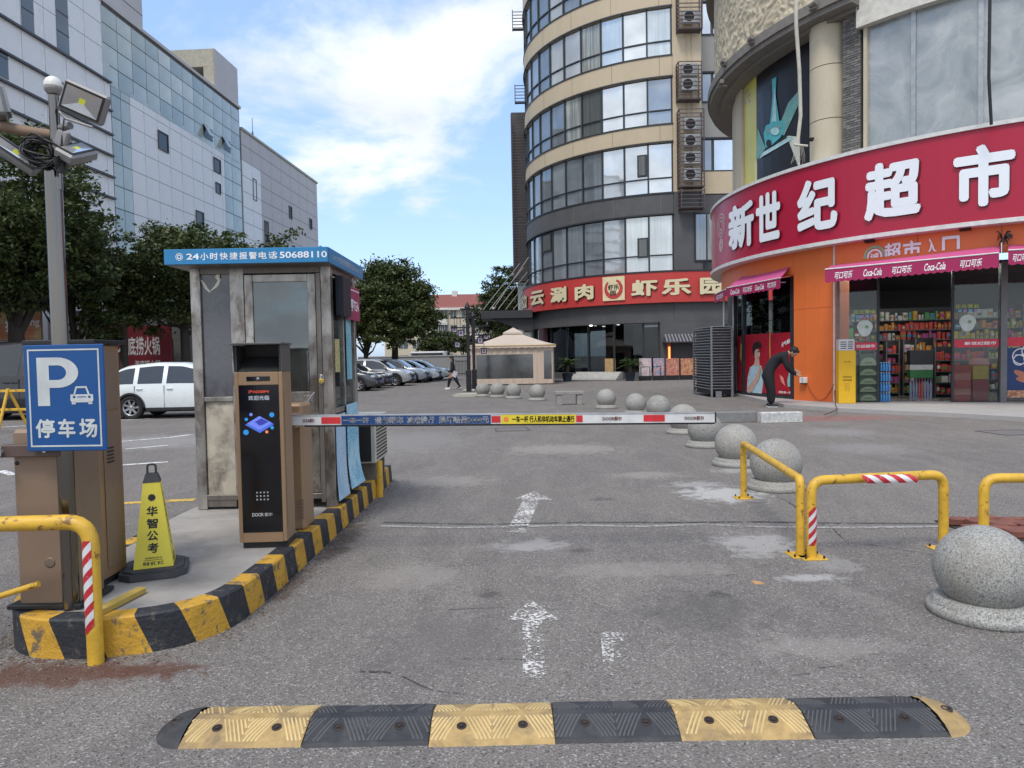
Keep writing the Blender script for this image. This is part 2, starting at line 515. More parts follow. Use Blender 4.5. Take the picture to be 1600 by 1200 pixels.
# ================================================================== GROUND
def asphalt():
    t = NT('asphalt')
    big = t.noise(0.35, 5, 0.6, dist=0.5)
    mid = t.noise(1.3, 7, 0.7, dist=1.2, stretch=(1.6, 0.5, 1))
    agg = t.noise(95, 3, 0.75)
    fine = t.node('ShaderNodeTexVoronoi'); fine.inputs['Scale'].default_value = 110
    t.l.new(t.tc.outputs['Object'], fine.inputs['Vector'])
    sepc = t.node('ShaderNodeSeparateColor'); t.l.new(fine.outputs['Color'], sepc.inputs[0])
    col = t.mix(t.ramp(big, 0.3, 0.7), (0.215, 0.194, 0.172), (0.355, 0.308, 0.258))
    col = t.mix(t.ramp(mid, 0.42, 0.70, 0, 0.75), col, (0.50, 0.445, 0.38))
    col = t.mix(t.ramp(agg, 0.35, 0.68, 0, 0.72), (0.115, 0.107, 0.103), col)
    col = t.mix(t.ramp(sepc.outputs[0], 0.84, 0.98, 0, 0.6), col, (0.46, 0.445, 0.43))
    col = t.mix(t.ramp(sepc.outputs[1], 0.84, 0.98, 0, 0.7), col, (0.05, 0.048, 0.048))
    # stains, dust round the posts, rust-coloured earth by the kerb nose
    sp = t.node('ShaderNodeSeparateXYZ'); t.l.new(t.tc.outputs['Object'], sp.inputs[0])
    edge = t.noise(7, 7, 0.7, dist=0.6)
    edge2 = t.noise(1.4, 4, 0.6)
    def blot(px, py, rx, ry, c, amt, world=None):
        nonlocal col
        g = G(px, py) if world is None else Vector(world)
        dx = t.math('MULTIPLY', t.math('SUBTRACT', sp.outputs['X'], g.x), 1 / rx)
        dy = t.math('MULTIPLY', t.math('SUBTRACT', sp.outputs['Y'], g.y), 1 / ry)
        d = t.math('SQRT', t.math('ADD', t.math('MULTIPLY', dx, dx), t.math('MULTIPLY', dy, dy)))
        v = t.math('ADD', d, t.math('MULTIPLY', t.math('SUBTRACT', edge, 0.5), 2.6))
        col = t.mix(t.ramp(v, 1.05, 0.35, 0, amt, smooth=True), col, c)
    for a in ((1130, 772, 0.55, 0.55, (0.5, 0.49, 0.47), 0.85), (1085, 757, 0.4, 0.25, (0.42, 0.41, 0.4), 0.6),
              (828, 852, 0.42, 0.24, (0.36, 0.345, 0.33), 0.8), (1185, 850, 0.42, 0.5, (0.4, 0.385, 0.37), 0.75),
              (1268, 903, 0.3, 0.1, (0.42, 0.41, 0.4), 0.8), (1300, 880, 0.25, 0.3, (0.3, 0.29, 0.28), 0.7),
              (1183, 910, 0.055, 0.06, (0.55, 0.3, 0.12), 1.0), (1350, 700, 0.9, 0.9, (0.27, 0.26, 0.25), 0.6),
              (640, 690, 1.4, 2.2, (0.26, 0.25, 0.24), 0.6), (1310, 675, 0.9, 0.9, (0.27, 0.26, 0.25), 0.7),
              (90, 1052, 0.72, 0.22, (0.11, 0.05, 0.032), 0.85), (230, 1046, 0.4, 0.10, (0.11, 0.05, 0.034), 0.8),
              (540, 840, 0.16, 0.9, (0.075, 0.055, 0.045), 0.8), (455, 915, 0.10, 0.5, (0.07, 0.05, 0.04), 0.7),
              (1090, 955, 0.5, 0.5, (0.085, 0.08, 0.08), 0.5), (700, 1000, 0.5, 0.6, (0.13, 0.12, 0.115), 0.5),
              (880, 702, 1.3, 0.8, (0.36, 0.33, 0.30), 0.55), (1010, 742, 0.6, 0.35, (0.36, 0.33, 0.30), 0.5), (690, 752, 0.9, 0.5, (0.36, 0.33, 0.30), 0.45),
              (1160, 735, 0.5, 0.25, (0.42, 0.4, 0.37), 0.6), (1000, 890, 0.9, 0.25, (0.34, 0.31, 0.28), 0.4), (640, 900, 0.5, 0.4, (0.33, 0.30, 0.27), 0.45), (1290, 1010, 0.5, 0.2, (0.34, 0.31, 0.28), 0.4),
              (760, 930, 0.12, 0.1, (0.06, 0.055, 0.05), 0.6), (905, 860, 0.1, 0.09, (0.06, 0.055, 0.05), 0.55), (1120, 930, 0.09, 0.08, (0.06, 0.055, 0.05), 0.5), (940, 780, 0.16, 0.12, (0.07, 0.065, 0.06), 0.5),
              (250, 690, 2.0, 1.6, (0.3, 0.29, 0.28), 0.7), (1280, 654, 2.6, 0.9, (0.33, 0.1, 0.09), 0.5)):
        blot(*a)
    h = t.math('ADD', t.math('MULTIPLY', agg, 0.6), t.math('MULTIPLY', fine.outputs['Distance'], 0.8))
    nr = t.bump(h, 0.85, 0.008)
    gr = t.noise(34, 5, 0.85)
    col = t.mix(t.ramp(gr, 0.40, 0.30, 0, 0.75), col, (0.07, 0.065, 0.062))
    col = t.mix(t.ramp(gr, 0.58, 0.70, 0, 0.6), col, (0.50, 0.47, 0.43))
    oil = t.noise(0.9, 8, 0.75, dist=1.5)
    col = t.mix(t.ramp(oil, 0.60, 0.72, 0, 0.32), col, (0.10, 0.092, 0.088))
    spk = t.noise(19, 3, 0.9)
    col = t.mix(t.ramp(spk, 0.66, 0.74, 0, 0.7), col, (0.48, 0.46, 0.43))
    return t.bsdf(col, 0.88, 0, nr, spec=0.3)
MATS['asphalt'] = asphalt()
mb = MB()
R_ = 900
mb.quad((-R_, -40, 0), (R_, -40, 0), (R_, R_, 0), (-R_, R_, 0))
struct(obj('ground', mb, MATS['asphalt']))

WHITEP = worn_paint('worn_white_paint', (0.60, 0.58, 0.55), (0.49, 0.57), 42)
WHITEP3 = worn_paint('patchy_white_paint', (0.64, 0.62, 0.59), (0.497, 0.56), 38)
WHITEP2 = worn_paint('faint_white_paint', (0.7, 0.69, 0.66), (0.545, 0.60), 42)
def sheet(name, pts, m, z=0.004):
    mb = MB()
    mb.add([(p[0], p[1], z) for p in pts], [tuple(range(len(pts)))])
    bm = None
    return struct(obj(name, mb, m))
def gpoly(*pp):
    return [(G(a, b).x, G(a, b).y) for a, b in pp]
# nearer faded arrow, farther arrow, short mark to the right
def arrow_marking(tip, base, w_head, w_shaft, head_len, m, nm='arrow_marking'):
    a = Vector(tip[:2]); b = Vector(base[:2]); d = (a - b).normalized(); n = Vector((d.y, -d.x))
    h = a - d * head_len
    p = [a, h + n * w_head, h + n * w_shaft, b + n * w_shaft, b - n * w_shaft, h - n * w_shaft, h - n * w_head]
    mb = MB()
    mb.add([(q.x, q.y, 0.004) for q in p], [(0, 2, 5), (0, 1, 2), (0, 5, 6), (2, 3, 4, 5)])
    return struct(obj(nm, mb, m))
arrow_marking(G(836, 768), G(806, 832), 0.23, 0.09, 0.50, worn_paint('arrow_white', (0.62, 0.60, 0.57), (0.475, 0.55), 34))
arrow_marking(G(830, 938), G(836, 1060), 0.165, 0.06, 0.36, WHITEP3)
sheet('stroke_marking', gpoly((938, 988), (982, 990), (978, 1002), (960, 1004), (958, 1056), (944, 1056)), WHITEP)
sheet('stroke_marking', gpoly((957, 1006), (983, 1004), (980, 1040), (962, 1030)), WHITEP2)
# concrete joint across the lane
DKF = worn_paint('crack_faint', (0.06, 0.056, 0.055), (0.48, 0.54), 22)
JL = worn_paint('joint_cement', (0.33, 0.32, 0.305), (0.40, 0.5), 30)
DK = worn_paint('joint_dark', (0.03, 0.028, 0.028), (0.40, 0.47), 18)
def strip(name, pp, w, m, z=0.004):
    pts = [G(*p) for p in pp]
    mb = MB(); vs = []
    for i, p in enumerate(pts):
        a = pts[max(i - 1, 0)]; b = pts[min(i + 1, len(pts) - 1)]
        t = (b - a).normalized(); n = Vector((-t.y, t.x, 0))
        ww = w * random.uniform(0.75, 1.25)
        vs += [(p.x + n.x * ww / 2, p.y + n.y * ww / 2, z), (p.x - n.x * ww / 2, p.y - n.y * ww / 2, z)]
    mb.add(vs, [(2 * i, 2 * i + 1, 2 * i + 3, 2 * i + 2) for i in range(len(pts) - 1)])
    return struct(obj(name, mb, m))
strip('pavement_joint', [(592, 822), (700, 825), (780, 824), (900, 821), (1000, 823), (1100, 820), (1200, 824), (1330, 825), (1480, 823)], 0.07, JL)
strip('pavement_joint', [(600, 817), (760, 820), (900, 817), (1060, 817), (1180, 816), (1300, 818), (1480, 819)], 0.022, DK, 0.008)
strip('pavement_crack', [(1215, 775), (1240, 790), (1262, 812), (1300, 825), (1325, 850)], 0.013, DKF, 0.008)
strip('pavement_crack', [(1325, 850), (1340, 866), (1390, 868)], 0.012, DKF, 0.008)
strip('pavement_crack', [(720, 1030), (820, 1031), (905, 1033)], 0.006, DKF, 0.004)
strip('pavement_crack', [(700, 953), (800, 949), (880, 953)], 0.006, DKF, 0.004)
rc = random.Random(12)
def crack(px, py, ang, n, w=0.012, depth=0):
    g = G(px, py); x, y = g.x, g.y; pts = [(x, y)]
    for i in range(n):
        ang += rc.uniform(-0.55, 0.55); st = rc.uniform(0.05, 0.14); x += cos(ang) * st; y += sin(ang) * st; pts.append((x, y))
    mb = MB(); vs = []
    for i, (a_, b_) in enumerate(pts):
        k = w * (1 - i / len(pts)) * rc.uniform(0.5, 1.2) + 0.001; vs += [(a_ - k / 2, b_ - k / 2, 0.005), (a_ + k / 2, b_ + k / 2, 0.005)]
    mb.add(vs, [(2 * i, 2 * i + 1, 2 * i + 3, 2 * i + 2) for i in range(len(pts) - 1)]); struct(obj('pavement_crack', mb, DKF))
for c_ in ((1325, 850, -0.3, 16), (1400, 868, 0.9, 9), (700, 885, 0.2, 14), (610, 950, 0.6, 9), (1130, 900, -0.2, 14), (1010, 960, 0.1, 9), (560, 1050, 0.3, 8), (1230, 1060, 0.15, 12), (900, 745, 0.1, 18), (1300, 735, 0.2, 22), (1010, 700, 0.4, 20)):
    crack(*c_)
# white stall lines of the parking area on the left
WL = worn_paint('lane_white', (0.72, 0.72, 0.70), (0.40, 0.50), 14)
strip('parking_line', [(0, 668), (120, 660), (300, 651)], 0.14, WL)
strip('parking_line', [(0, 612), (36, 646)], 0.12, WL, 0.008)
strip('parking_line', [(188, 690), (262, 684), (300, 679)], 0.13, WL)
strip('parking_line', [(196, 702), (262, 696)], 0.10, WL)
strip('parking_line', [(188, 727), (262, 722)], 0.12, WL)
strip('parking_line', [(0, 736), (22, 742)], 0.12, WL)
YL = worn_paint('lane_yellow', (0.65, 0.42, 0.08), (0.40, 0.50), 14)
strip('kerb_line', [(190, 787), (240, 784), (305, 781)], 0.14, YL)

# ------------------------------------------------------------------ utility covers set in the asphalt
CI = mat('cast_iron', (0.11, 0.10, 0.095), 0.7, 0.3, bump=0.3, bscale=80)
for (cx, cy, w, d, lab) in ((800, 671, 0.75, 0.75, 'rectangular utility cover set in the asphalt beyond the barrier arm'),
                            (1582, 676, 0.9, 0.8, 'dark broken drain cover in the asphalt at the right edge')):
    g = G(cx, cy)
    t_ = thing('manhole_cover', lab, 'manhole cover', (g.x, g.y, 0), 0.08)
    mb = MB()
    mb.box(-w / 2, w / 2, -d / 2, -d / 2 + 0.04, 0.0, 0.008); mb.box(-w / 2, w / 2, d / 2 - 0.04, d / 2, 0.0, 0.008)
    mb.box(-w / 2, -w / 2 + 0.04, -d / 2 + 0.04, d / 2 - 0.04, 0.0, 0.008); mb.box(w / 2 - 0.04, w / 2, -d / 2 + 0.04, d / 2 - 0.04, 0.0, 0.008)
    obj('frame', mb, CI, t_, local=True)
    mb = MB(); mb.box(-w / 2 + 0.05, w / 2 - 0.05, -d / 2 + 0.05, d / 2 - 0.05, 0.0, 0.005)
    obj('lid', mb, mat('cover_concrete', (0.15, 0.14, 0.135), 0.9, bump=0.4), t_, local=True)

# ================================================================== SPEED HUMP
YB = mat('rubber_yellow', (0.42, 0.285, 0.115), 0.8, var=0.25, scale=14, dirt=0.8, dirtc=(0.17, 0.125, 0.08), dirts=(0.46, 0.66), dscale=7, bump=0.25, bscale=240)
BB = mat('rubber_black', (0.030, 0.031, 0.034), 0.62, var=0.3, scale=10, dirt=0.6, dirtc=(0.10, 0.095, 0.09), dirts=(0.5, 0.75), dscale=7, bump=0.3, bscale=200)
YG = mat('rib_yellow', (0.60, 0.45, 0.21), 0.75, dirt=0.3, dirtc=(0.3, 0.2, 0.1))
BG = mat('rib_dusty', (0.085, 0.085, 0.088), 0.75)
hump = thing('speed_hump', 'long low rubber speed hump of alternating yellow and black ribbed sections across the lane', 'speed hump', (0, 3.1, 0))
HN = G(660, 1166); 
def hump_z(v):                       # v 0..1 across
    return 0.043 * min(1.0, max(0.0, 1 - (abs(2 * v - 1) - 0.18) / 0.82)) ** 0.8 + 0.006
def hump_module(x0, w, yc, ang, m, worn=False, seed=0):
    """domed rubber section with raised chevron ribs round two bolt recesses"""
    nx, ny = 30, 26
    D = 0.345
    vs = []; fs = []
    def zat(u, v):
        z = hump_z(v)
        if worn: z -= 0.006 * max(0, noise.noise(Vector((u * 4, v * 7, seed)))) * min(1, 4 * min(u, 1 - u))
        return z
    for j in range(ny + 1):
        v = j / ny
        for i in range(nx + 1):
            u = i / nx; y = (v - 0.5) * D; z = zat(u, v)
            if j in (0, ny): z = 0.0; y += 0.004 * noise.noise(Vector((u * 18, seed, j)))
            elif i in (0, nx): z -= 0.004
            vs.append((u * w, y, z))
    for j in range(ny):
        for i in range(nx):
            a = j * (nx + 1) + i
            fs.append((a, a + 1, a + nx + 2, a + nx + 1))
    for i_ in (0, nx):
        base = len(vs)
        for j in range(ny + 1): vs.append((vs[j * (nx + 1) + i_][0], vs[j * (nx + 1) + i_][1], 0.0))
        for j in range(ny):
            q = (j * (nx + 1) + i_, (j + 1) * (nx + 1) + i_, base + j + 1, base + j)
            fs.append(q if i_ == 0 else q[::-1])
    rb = MB(); rr = random.Random(seed)
    def rib(ua, va, ub, vb):
        n = 5; pv = []
        dx, dy = (ub - ua) * w, (vb - va) * D; L = sqrt(dx * dx + dy * dy) + 1e-9; px_, py_ = -dy / L * 0.0036, dx / L * 0.0036
        for q in range(n + 1):
            t = q / n; u = ua + (ub - ua) * t; v = va + (vb - va) * t; z = zat(u, v)
            h = 0.0038 if 0 < q < n else 0.0005
            for (f, e) in ((-1.3, -0.001), (-0.7, h), (0.7, h), (1.3, -0.001)): pv.append((u * w + px_ * f, (v - 0.5) * D + py_ * f, z + e))
        ff = []
        for q in range(n):
            for e in range(3): ff.append((q * 4 + e, q * 4 + e + 1, q * 4 + e + 5, q * 4 + e + 4)[::-1])
        rb.add([M_ @ Vector(p) for p in pv], ff)
    M_ = Matrix.Translation((x0, yc, 0.0)) @ Matrix.Rotation(ang, 4, 'Z')
    for b in (0.25, 0.75):
        for s_ in (-1, 1):
            for q in range(7):
                o = 0.022 + 0.034 * q
                for (va, vb, sp) in ((0.07, 0.43, 0.115), (0.93, 0.57, 0.115)):
                    t0 = 0.0
                    if o + sp > 0.243: t0 = (o + sp - 0.243) / sp
                    if t0 >= 0.9 or (worn and rr.random() < 0.12): continue
                    rib(b + s_ * (o + sp * (1 - t0)), va + (vb - va) * t0, b + s_ * o, vb)
    M_ = Matrix.Translation((x0, yc, 0.0)) @ Matrix.Rotation(ang, 4, 'Z')
    mb = MB(); mb.sm = False
    mb.add([M_ @ Vector(p) for p in vs], fs)
    o = obj('section', mb, m, hump)
    obj('rib_pattern', rb, YG if m is YB else BG, o, stuff=True)
    for k in (0.25, 0.75):
        for vv in (0.27,):
            zc_ = hump_z(vv)
            c = M_ @ Vector((k * w, (vv - 0.5) * D, zc_))
            b = MB()
            Mb = Matrix.Translation(c) @ Matrix.Rotation(radians(-14 if vv < .5 else 14) * -1, 4, 'X')
            b.lathe([(0.021, -0.004), (0.021, 0.003), (0.016, 0.0045), (0.0155, 0.001)], n=16, M=Mb)
            b.lathe([(0.009, 0.0), (0.009, 0.006), (0.005, 0.007)], n=6, M=Mb, smooth=False)
            obj('bolt', b, mat('bolt_rust', (0.06, 0.045, 0.04), 0.6, 0.6), o)
    return o
edges = [(283, 2.0), (468, 2.0), (667, 0), (863, 0), (1059, 0), (1263, 0), (1473, 0)]
yc0 = 3.035
bx = []
for px in (278, 470, 667, 863, 1059, 1264, 1472):
    g = G(px, 1160); bx.append((px - 806) / F * 2.97)
offs = [0.012, 0.006, 0.0, 0.012, 0.022, 0.018]
angs = [-0.008, 0.004, 0.012, 0.0, -0.01, 0.0]
for i in range(6):
    hump_module(bx[i], bx[i + 1] - bx[i] - 0.004, yc0 + offs[i] - 0.005 * (i - 2), angs[i], YB if i % 2 == 0 else BB, worn=(i in (0, 1, 4)), seed=i + 3)
def hump_end(xc, yc, sgn, m):
    mb = MB(); n = 18; vs = []; fs = []
    rings = 7
    for r in range(rings + 1):
        q = r / rings
        for j in range(n + 1):
            a = -pi / 2 + pi * j / n
            rx = 0.15 * q; ry = 0.1725 * q
            x = sgn * cos(a) * rx; y = sin(a) * ry
            z = (0.048 * (1 - q ** 2.2) + 0.004) if q < 1 else 0.0
            if r in (3, 5): z += 0.003
            vs.append((xc + x, yc + y, z))
    # profile against neighbour follows the section
    for r in range(rings):
        for j in range(n):
            a = r * (n + 1) + j
            f = (a, a + n + 1, a + n + 2, a + 1)
            fs.append(f if sgn > 0 else f[::-1])
    mb.sm = True
    mb.add(vs, fs)
    o = obj('end_cap', mb, m, hump)
    b = MB(); b.lathe([(0.024, 0.0), (0.024, 0.036), (0.016, 0.038), (0.014, 0.03)], c=(xc + sgn * 0.07, yc - 0.02, 0.012), n=16)
    obj('bolt', b, MATS['bolt_rust'], o)
hump_end(bx[0] - 0.002, yc0 + 0.018, -1, BB)
hump_end(bx[6] + 0.0, yc0 - 0.002, 1, YB)

# ================================================================== STONE BALL BOLLARDS
def granite():
    t = NT('granite')
    oi = t.node('ShaderNodeObjectInfo'); va = t.node('ShaderNodeVectorMath', operation='ADD')
    t.l.new(t.tc.outputs['Object'], va.inputs[0]); t.l.new(t.math('MULTIPLY', oi.outputs['Random'], 9.0), va.inputs[1])
    class _TC: outputs = {'Object': va.outputs[0]}
    t.tc = _TC
    a = t.noise(95, 2, 0.8); b = t.noise(55, 3, 0.7); c = t.noise(2.6, 6, 0.7, dist=0.7)
    col = t.mix(t.ramp(a, 0.40, 0.60), (0.19, 0.19, 0.18), (0.42, 0.42, 0.39))
    col = t.mix(t.ramp(b, 0.56, 0.64, 0, 0.85), col, (0.06, 0.06, 0.065))
    col = t.mix(t.ramp(c, 0.45, 0.68, 0, 0.65), col, (0.21, 0.19, 0.155))
    col = t.mix(t.ramp(t.noise(9, 7, 0.75, dist=0.8), 0.58, 0.68, 0, 0.6), col, (0.12, 0.11, 0.095))
    inf = t.node('ShaderNodeObjectInfo')
    col = t.mix(t.math('MULTIPLY', inf.outputs['Random'], 0.22), col, (0.42, 0.38, 0.32))
    return t.bsdf(col, 0.7, 0, t.bump(a, 0.25, 0.004), spec=0.35)
GR = granite(); MATS['granite'] = GR
BALL = None
def ball_prof():
    p = []
    for k in range(0, 25):
        a = -pi / 2 + pi * k / 24
        p.append((max(0.292 * cos(a), 0.0001), 0.30 + 0.285 * sin(a)))
    return p
def stone_ball(loc, label, s=1.0, rz=0.0):
    global BALL
    if BALL is None:
        t_ = thing('stone_bollard', label, 'bollard', loc, rz, 'stone ball bollards edging the lane')
        mb = MB(); mb.lathe(ball_prof(), n=48); obj('ball', mb, GR, t_, local=True)
        mb = MB(); mb.lathe([(0.32, 0.0), (0.33, 0.012), (0.33, 0.045), (0.316, 0.058), (0.30, 0.062), (0.297, 0.082), (0.285, 0.10), (0.26, 0.112), (0.14, 0.115)], n=48)
        obj('base', mb, GR, t_, local=True)
        BALL = t_; t_.scale = (s, s, s)
        return t_
    return dup_tree(BALL, loc, rz, label, s)
balls = [
    (1538, 4.22, 'nearest granite ball bollard, cut off by the right edge of the photo', 0.91),
    (1212, 8.25, 'granite ball bollard right behind the slanted yellow hoop rail', 1.0),
    (1149, 10.05, 'granite ball bollard just left of the slanted yellow hoop rail', 1.0),
    (1101, 12.1, 'granite ball bollard on a wide base with its top half behind the barrier arm', 1.0),
    (1067, 14.2, 'granite ball bollard with its top rising over the barrier arm', 1.0),
    (1028, 17.4, 'granite ball bollard standing close right of another, its base behind the barrier arm', 1.0),
    (993, 19.0, 'granite ball bollard second right of the stone bench', 0.95),
    (947, 21.2, 'pale granite ball bollard on a clear round base first right of the stone bench', 1.0),
    (839, 25.6, 'granite ball bollard first left of the stone bench, before the tent', 1.0),
    (802, 27.0, 'granite ball bollard second left of the stone bench, before the tent', 1.0),
    (777, 28.0, 'granite ball bollard third left of the stone bench, before the tent', 1.0),
    (754, 28.8, 'granite ball bollard beside the foot of the dark lamp pole', 0.97),
]
for i, (px, d, lab, s) in enumerate(balls):
    q = P(px, 600, d)
    stone_ball((q.x, q.y, 0), lab, s, i * 1.3)
g = G(890, 633)
bench = thing('stone_bench', 'low grey stone bench on two blocks between the ball bollards', 'bench', (g.x, g.y + 0.2, 0), 0.05)
mb = MB(); mb.box(-0.46, 0.46, -0.19, 0.19, 0.34, 0.44, 0.01); obj('seat', mb, GR, bench, local=True)
for sx in (-1, 1):
    mb = MB(); mb.box(sx * 0.33 - 0.09, sx * 0.33 + 0.09, -0.16, 0.16, 0, 0.338, 0.01); obj('leg', mb, GR, bench, local=True)

# ================================================================== YELLOW HOOP RAILS
YP = mat('yellow_paint', (0.62, 0.37, 0.035), 0.45, var=0.18, scale=9, dirt=0.9, dirtc=(0.17, 0.08, 0.03), dirts=(0.58, 0.64), dscale=15, bump=0.2, bscale=60)
RT = mat('red_tape', (0.46, 0.02, 0.03), 0.35, dirt=0.7, dirtc=(0.35, 0.3, 0.26), dirts=(0.58, 0.64), dscale=22); WT = mat('white_tape', (0.62, 0.62, 0.62), 0.35, dirt=0.4)
def bend(pts, r, n=6):
    """round the inner corners of a polyline"""
    out = [Vector(pts[0])]
    for i in range(1, len(pts) - 1):
        a, b, c = Vector(pts[i - 1]), Vector(pts[i]), Vector(pts[i + 1])
        u = (a - b).normalized(); w = (c - b).normalized()
        p0 = b + u * r; p1 = b + w * r
        for k in range(n + 1):
            t = k / n
            out.append(p0 * (1 - t) ** 2 + b * 2 * t * (1 - t) + p1 * t ** 2)
    out.append(Vector(pts[-1]))
    return out
def tape(parent, p, d, up_, length, r, start=0.0, cells=9):
    """striped red and white tape wrapped on the camera side of a pipe: two joined meshes"""
    d = Vector(d).normalized()
    side = Vector(up_)
    n = d.cross(side).normalized()
    for k, (m, nm) in enumerate(((RT, 'red_tape_stripe'), (WT, 'white_tape_stripe'))):
        mb = MB(); mb.sm = True
        c = start + (0 if k == 0 else 1)
        q = length / cells
        i = k
        while i < cells:
            rows = 8
            vs = []
            for a in range(rows + 1):
                th = -1.0 + 2.0 * a / rows
                off = th * 0.045
                for e in (0, 1):
                    s = min(max((i + e) * q + off, 0), length)
                    vs.append(Vector(p) + d * s + (side * cos(th) + n * sin(th)) * (r + 0.0015))
            mb.add(vs, [(2 * a, 2 * a + 1, 2 * a + 3, 2 * a + 2) for a in range(rows)])
            i += 2
        obj(nm, mb, m, parent)
def hoop(pts, r, label, bendr=0.11, plates=True, loc=None):
    loc = loc or (pts[0][0], pts[0][1], 0)
    t_ = thing('hoop_rail', label, 'railing', loc, 0, 'yellow hoop rails')
    mb = MB(); mb.tube(bend(pts, bendr), r, 16)
    obj('pipe', mb, YP, t_)
    if plates:
        for p in (pts[0], pts[-1]):
            mb = MB(); mb.box(p[0] - 0.095, p[0] + 0.095, p[1] - 0.09, p[1] + 0.09, 0.0, 0.009, 0.002)
            pl = obj('base_plate', mb, YP, t_)
            b = MB()
            for sx in (-1, 1):
                for sy in (-1, 1):
                    b.cyl((p[0] + sx * 0.07, p[1] + sy * 0.065, 0.009), (p[0] + sx * 0.07, p[1] + sy * 0.065, 0.028), 0.009, n=6)
            obj('bolt', b, MATS['bolt_rust'], pl)
    return t_
a = G(1268, 871); b = G(1470, 858)
h1 = hoop([(a.x, a.y, 0), (a.x, a.y, 0.60), (b.x + 0.02, b.y, 0.60), (b.x + 0.02, b.y, 0)], 0.037, 'yellow tubular hoop with red and white tape standing behind the nearest stone ball')
tape(h1, (a.x, a.y, 0.10), (0, 0, 1), (0.05, -1, 0), 0.30, 0.037, cells=7)
tape(h1, (a.x + 0.38, a.y, 0.60), (1, 0, 0), (0, -0.95, 0.3), 0.42, 0.037, cells=7)
c = G(1162, 778)
h2 = hoop([(a.x - 0.06, a.y + 0.06, 0), (a.x - 0.06, a.y + 0.06, 0.60), (c.x, c.y, 0.60), (c.x, c.y, 0)], 0.034, 'slanted yellow hoop rail running away from the taped hoop past the stone balls', 0.06)
d1 = P(1537, 800, 5.42)
h3 = hoop([(d1.x, d1.y, 0), (d1.x, d1.y, 0.60), (d1.x + 1.05, d1.y - 0.1, 0.60), (d1.x + 1.05, d1.y - 0.1, 0)], 0.037, 'yellow hoop rail at the right edge of the photo, cut off by it')
e = G(150, 1036)
h4 = hoop([(e.x, e.y, 0), (e.x, e.y, 0.765), (e.x - 1.3, e.y - 0.06, 0.765), (e.x - 1.3, e.y - 0.06, 0)], 0.041, 'yellow hoop rail with worn tape before the kerb nose at the left edge', 0.13, plates=False)
tape(h4, (e.x - 0.0, e.y, 0.17), (0, 0, 1), (-0.45, -0.9, 0), 0.50, 0.041, cells=11)

# brick-filled tree pit behind the nearest ball
g = G(1590, 832)
pit = thing('brick_heap', 'patch of loose red brown bricks in a dark pit at the right edge', 'bricks', (g.x, g.y, 0))
mb = MB(); mb.box(-0.45, 0.9, -0.28, 0.45, 0.0, 0.012); obj('soil', mb, mat('soil', (0.05, 0.04, 0.032), 0.95, bump=0.6, bscale=40), pit, local=True)
BRK = mat('brick_red', (0.20, 0.075, 0.055), 0.9, var=0.3, scale=12, bump=0.4)
mb = MB(); mb.box(-0.105, 0.105, -0.05, 0.05, -0.03, 0.03, 0.006)
b0 = obj('brick', mb, BRK, pit, local=True)
rr = random.Random(4)
first = True
for i in range(6):
    for j in range(5):
        o = b0 if first else b0.copy()
        if not first: COL.objects.link(o)
        first = False
        o.parent = pit
        o.location = (-0.34 + i * 0.225 + (0.1 if j % 2 else 0) + rr.uniform(-.01, .01), -0.2 + j * 0.115, 0.04 + rr.uniform(-0.01, 0.015))
        o.rotation_euler = (rr.uniform(-.08, .08), rr.uniform(-.08, .08), rr.uniform(-.12, .12))

# ================================================================== ISLAND
IH = 0.22
CONC = mat('island_concrete', (0.30, 0.28, 0.255), 0.9, var=0.18, scale=2.2, dirt=0.6, dirtc=(0.15, 0.14, 0.13), dirts=(0.5, 0.72), dscale=2.6, bump=0.35, bscale=45)
outline = [(-3.05, 9.3), (-3.05, 6.4), (-3.03, 5.2), (-3.0, 4.35), (-2.93, 4.12), (-2.78, 3.93), (-2.6, 3.84), (-2.4, 3.82), (-2.2, 3.84), (-1.98, 3.92),
           (-1.82, 4.06), (-1.72, 4.28), (-1.68, 4.7), (-1.66, 5.4), (-1.64, 6.6), (-1.62, 7.6), (-1.61, 8.5), (-1.62, 9.3)]
mb = MB(); mb.prism([(x * 1.0, y) for x, y in outline], 0.0, IH - 0.004)
isl = struct(obj('traffic_island', mb, CONC))
KY = mat('kerb_yellow', (0.54, 0.30, 0.03), 0.6, var=0.2, dirt=0.9, dirtc=(0.12, 0.10, 0.08), dirts=(0.55, 0.62), dscale=14, bump=0.9, bscale=35)
KB = mat('kerb_black', (0.022, 0.024, 0.030), 0.6, var=0.3, dirt=0.5, dirtc=(0.17, 0.14, 0.10), dirts=(0.56, 0.64), dscale=14, bump=0.9, bscale=35)
# resample the kerb face and cut it into slanted blocks
pl = outline[1:] ; pl = [(-3.05, 6.0)] + outline[2:]
path = [Vector((p[0], p[1], 0)) for p in pl]
sm = []
for i in range(len(path) - 1):
    p0 = path[max(i - 1, 0)]; p1 = path[i]; p2 = path[i + 1]; p3 = path[min(i + 2, len(path) - 1)]
    for k in range(10):
        t = k / 10
        sm.append(0.5 * ((2 * p1) + (-p0 + p2) * t + (2 * p0 - 5 * p1 + 4 * p2 - p3) * t * t + (-p0 + 3 * p1 - 3 * p2 + p3) * t ** 3))
sm.append(path[-1])
cum = [0]
for i in range(1, len(sm)): cum.append(cum[-1] + (sm[i] - sm[i - 1]).length)
def on_path(s):
    s = min(max(s, 0), cum[-1])
    import bisect
    i = min(max(bisect.bisect_right(cum, s) - 1, 0), len(sm) - 2)
    t = (s - cum[i]) / (cum[i + 1] - cum[i])
    p = sm[i].lerp(sm[i + 1], t); d = (sm[i + 1] - sm[i]).normalized()
    return p, Vector((d.y, -d.x, 0))
k = 0; s0 = 0.0; step = 0.222
SL = 0.085      # slant of the stripes
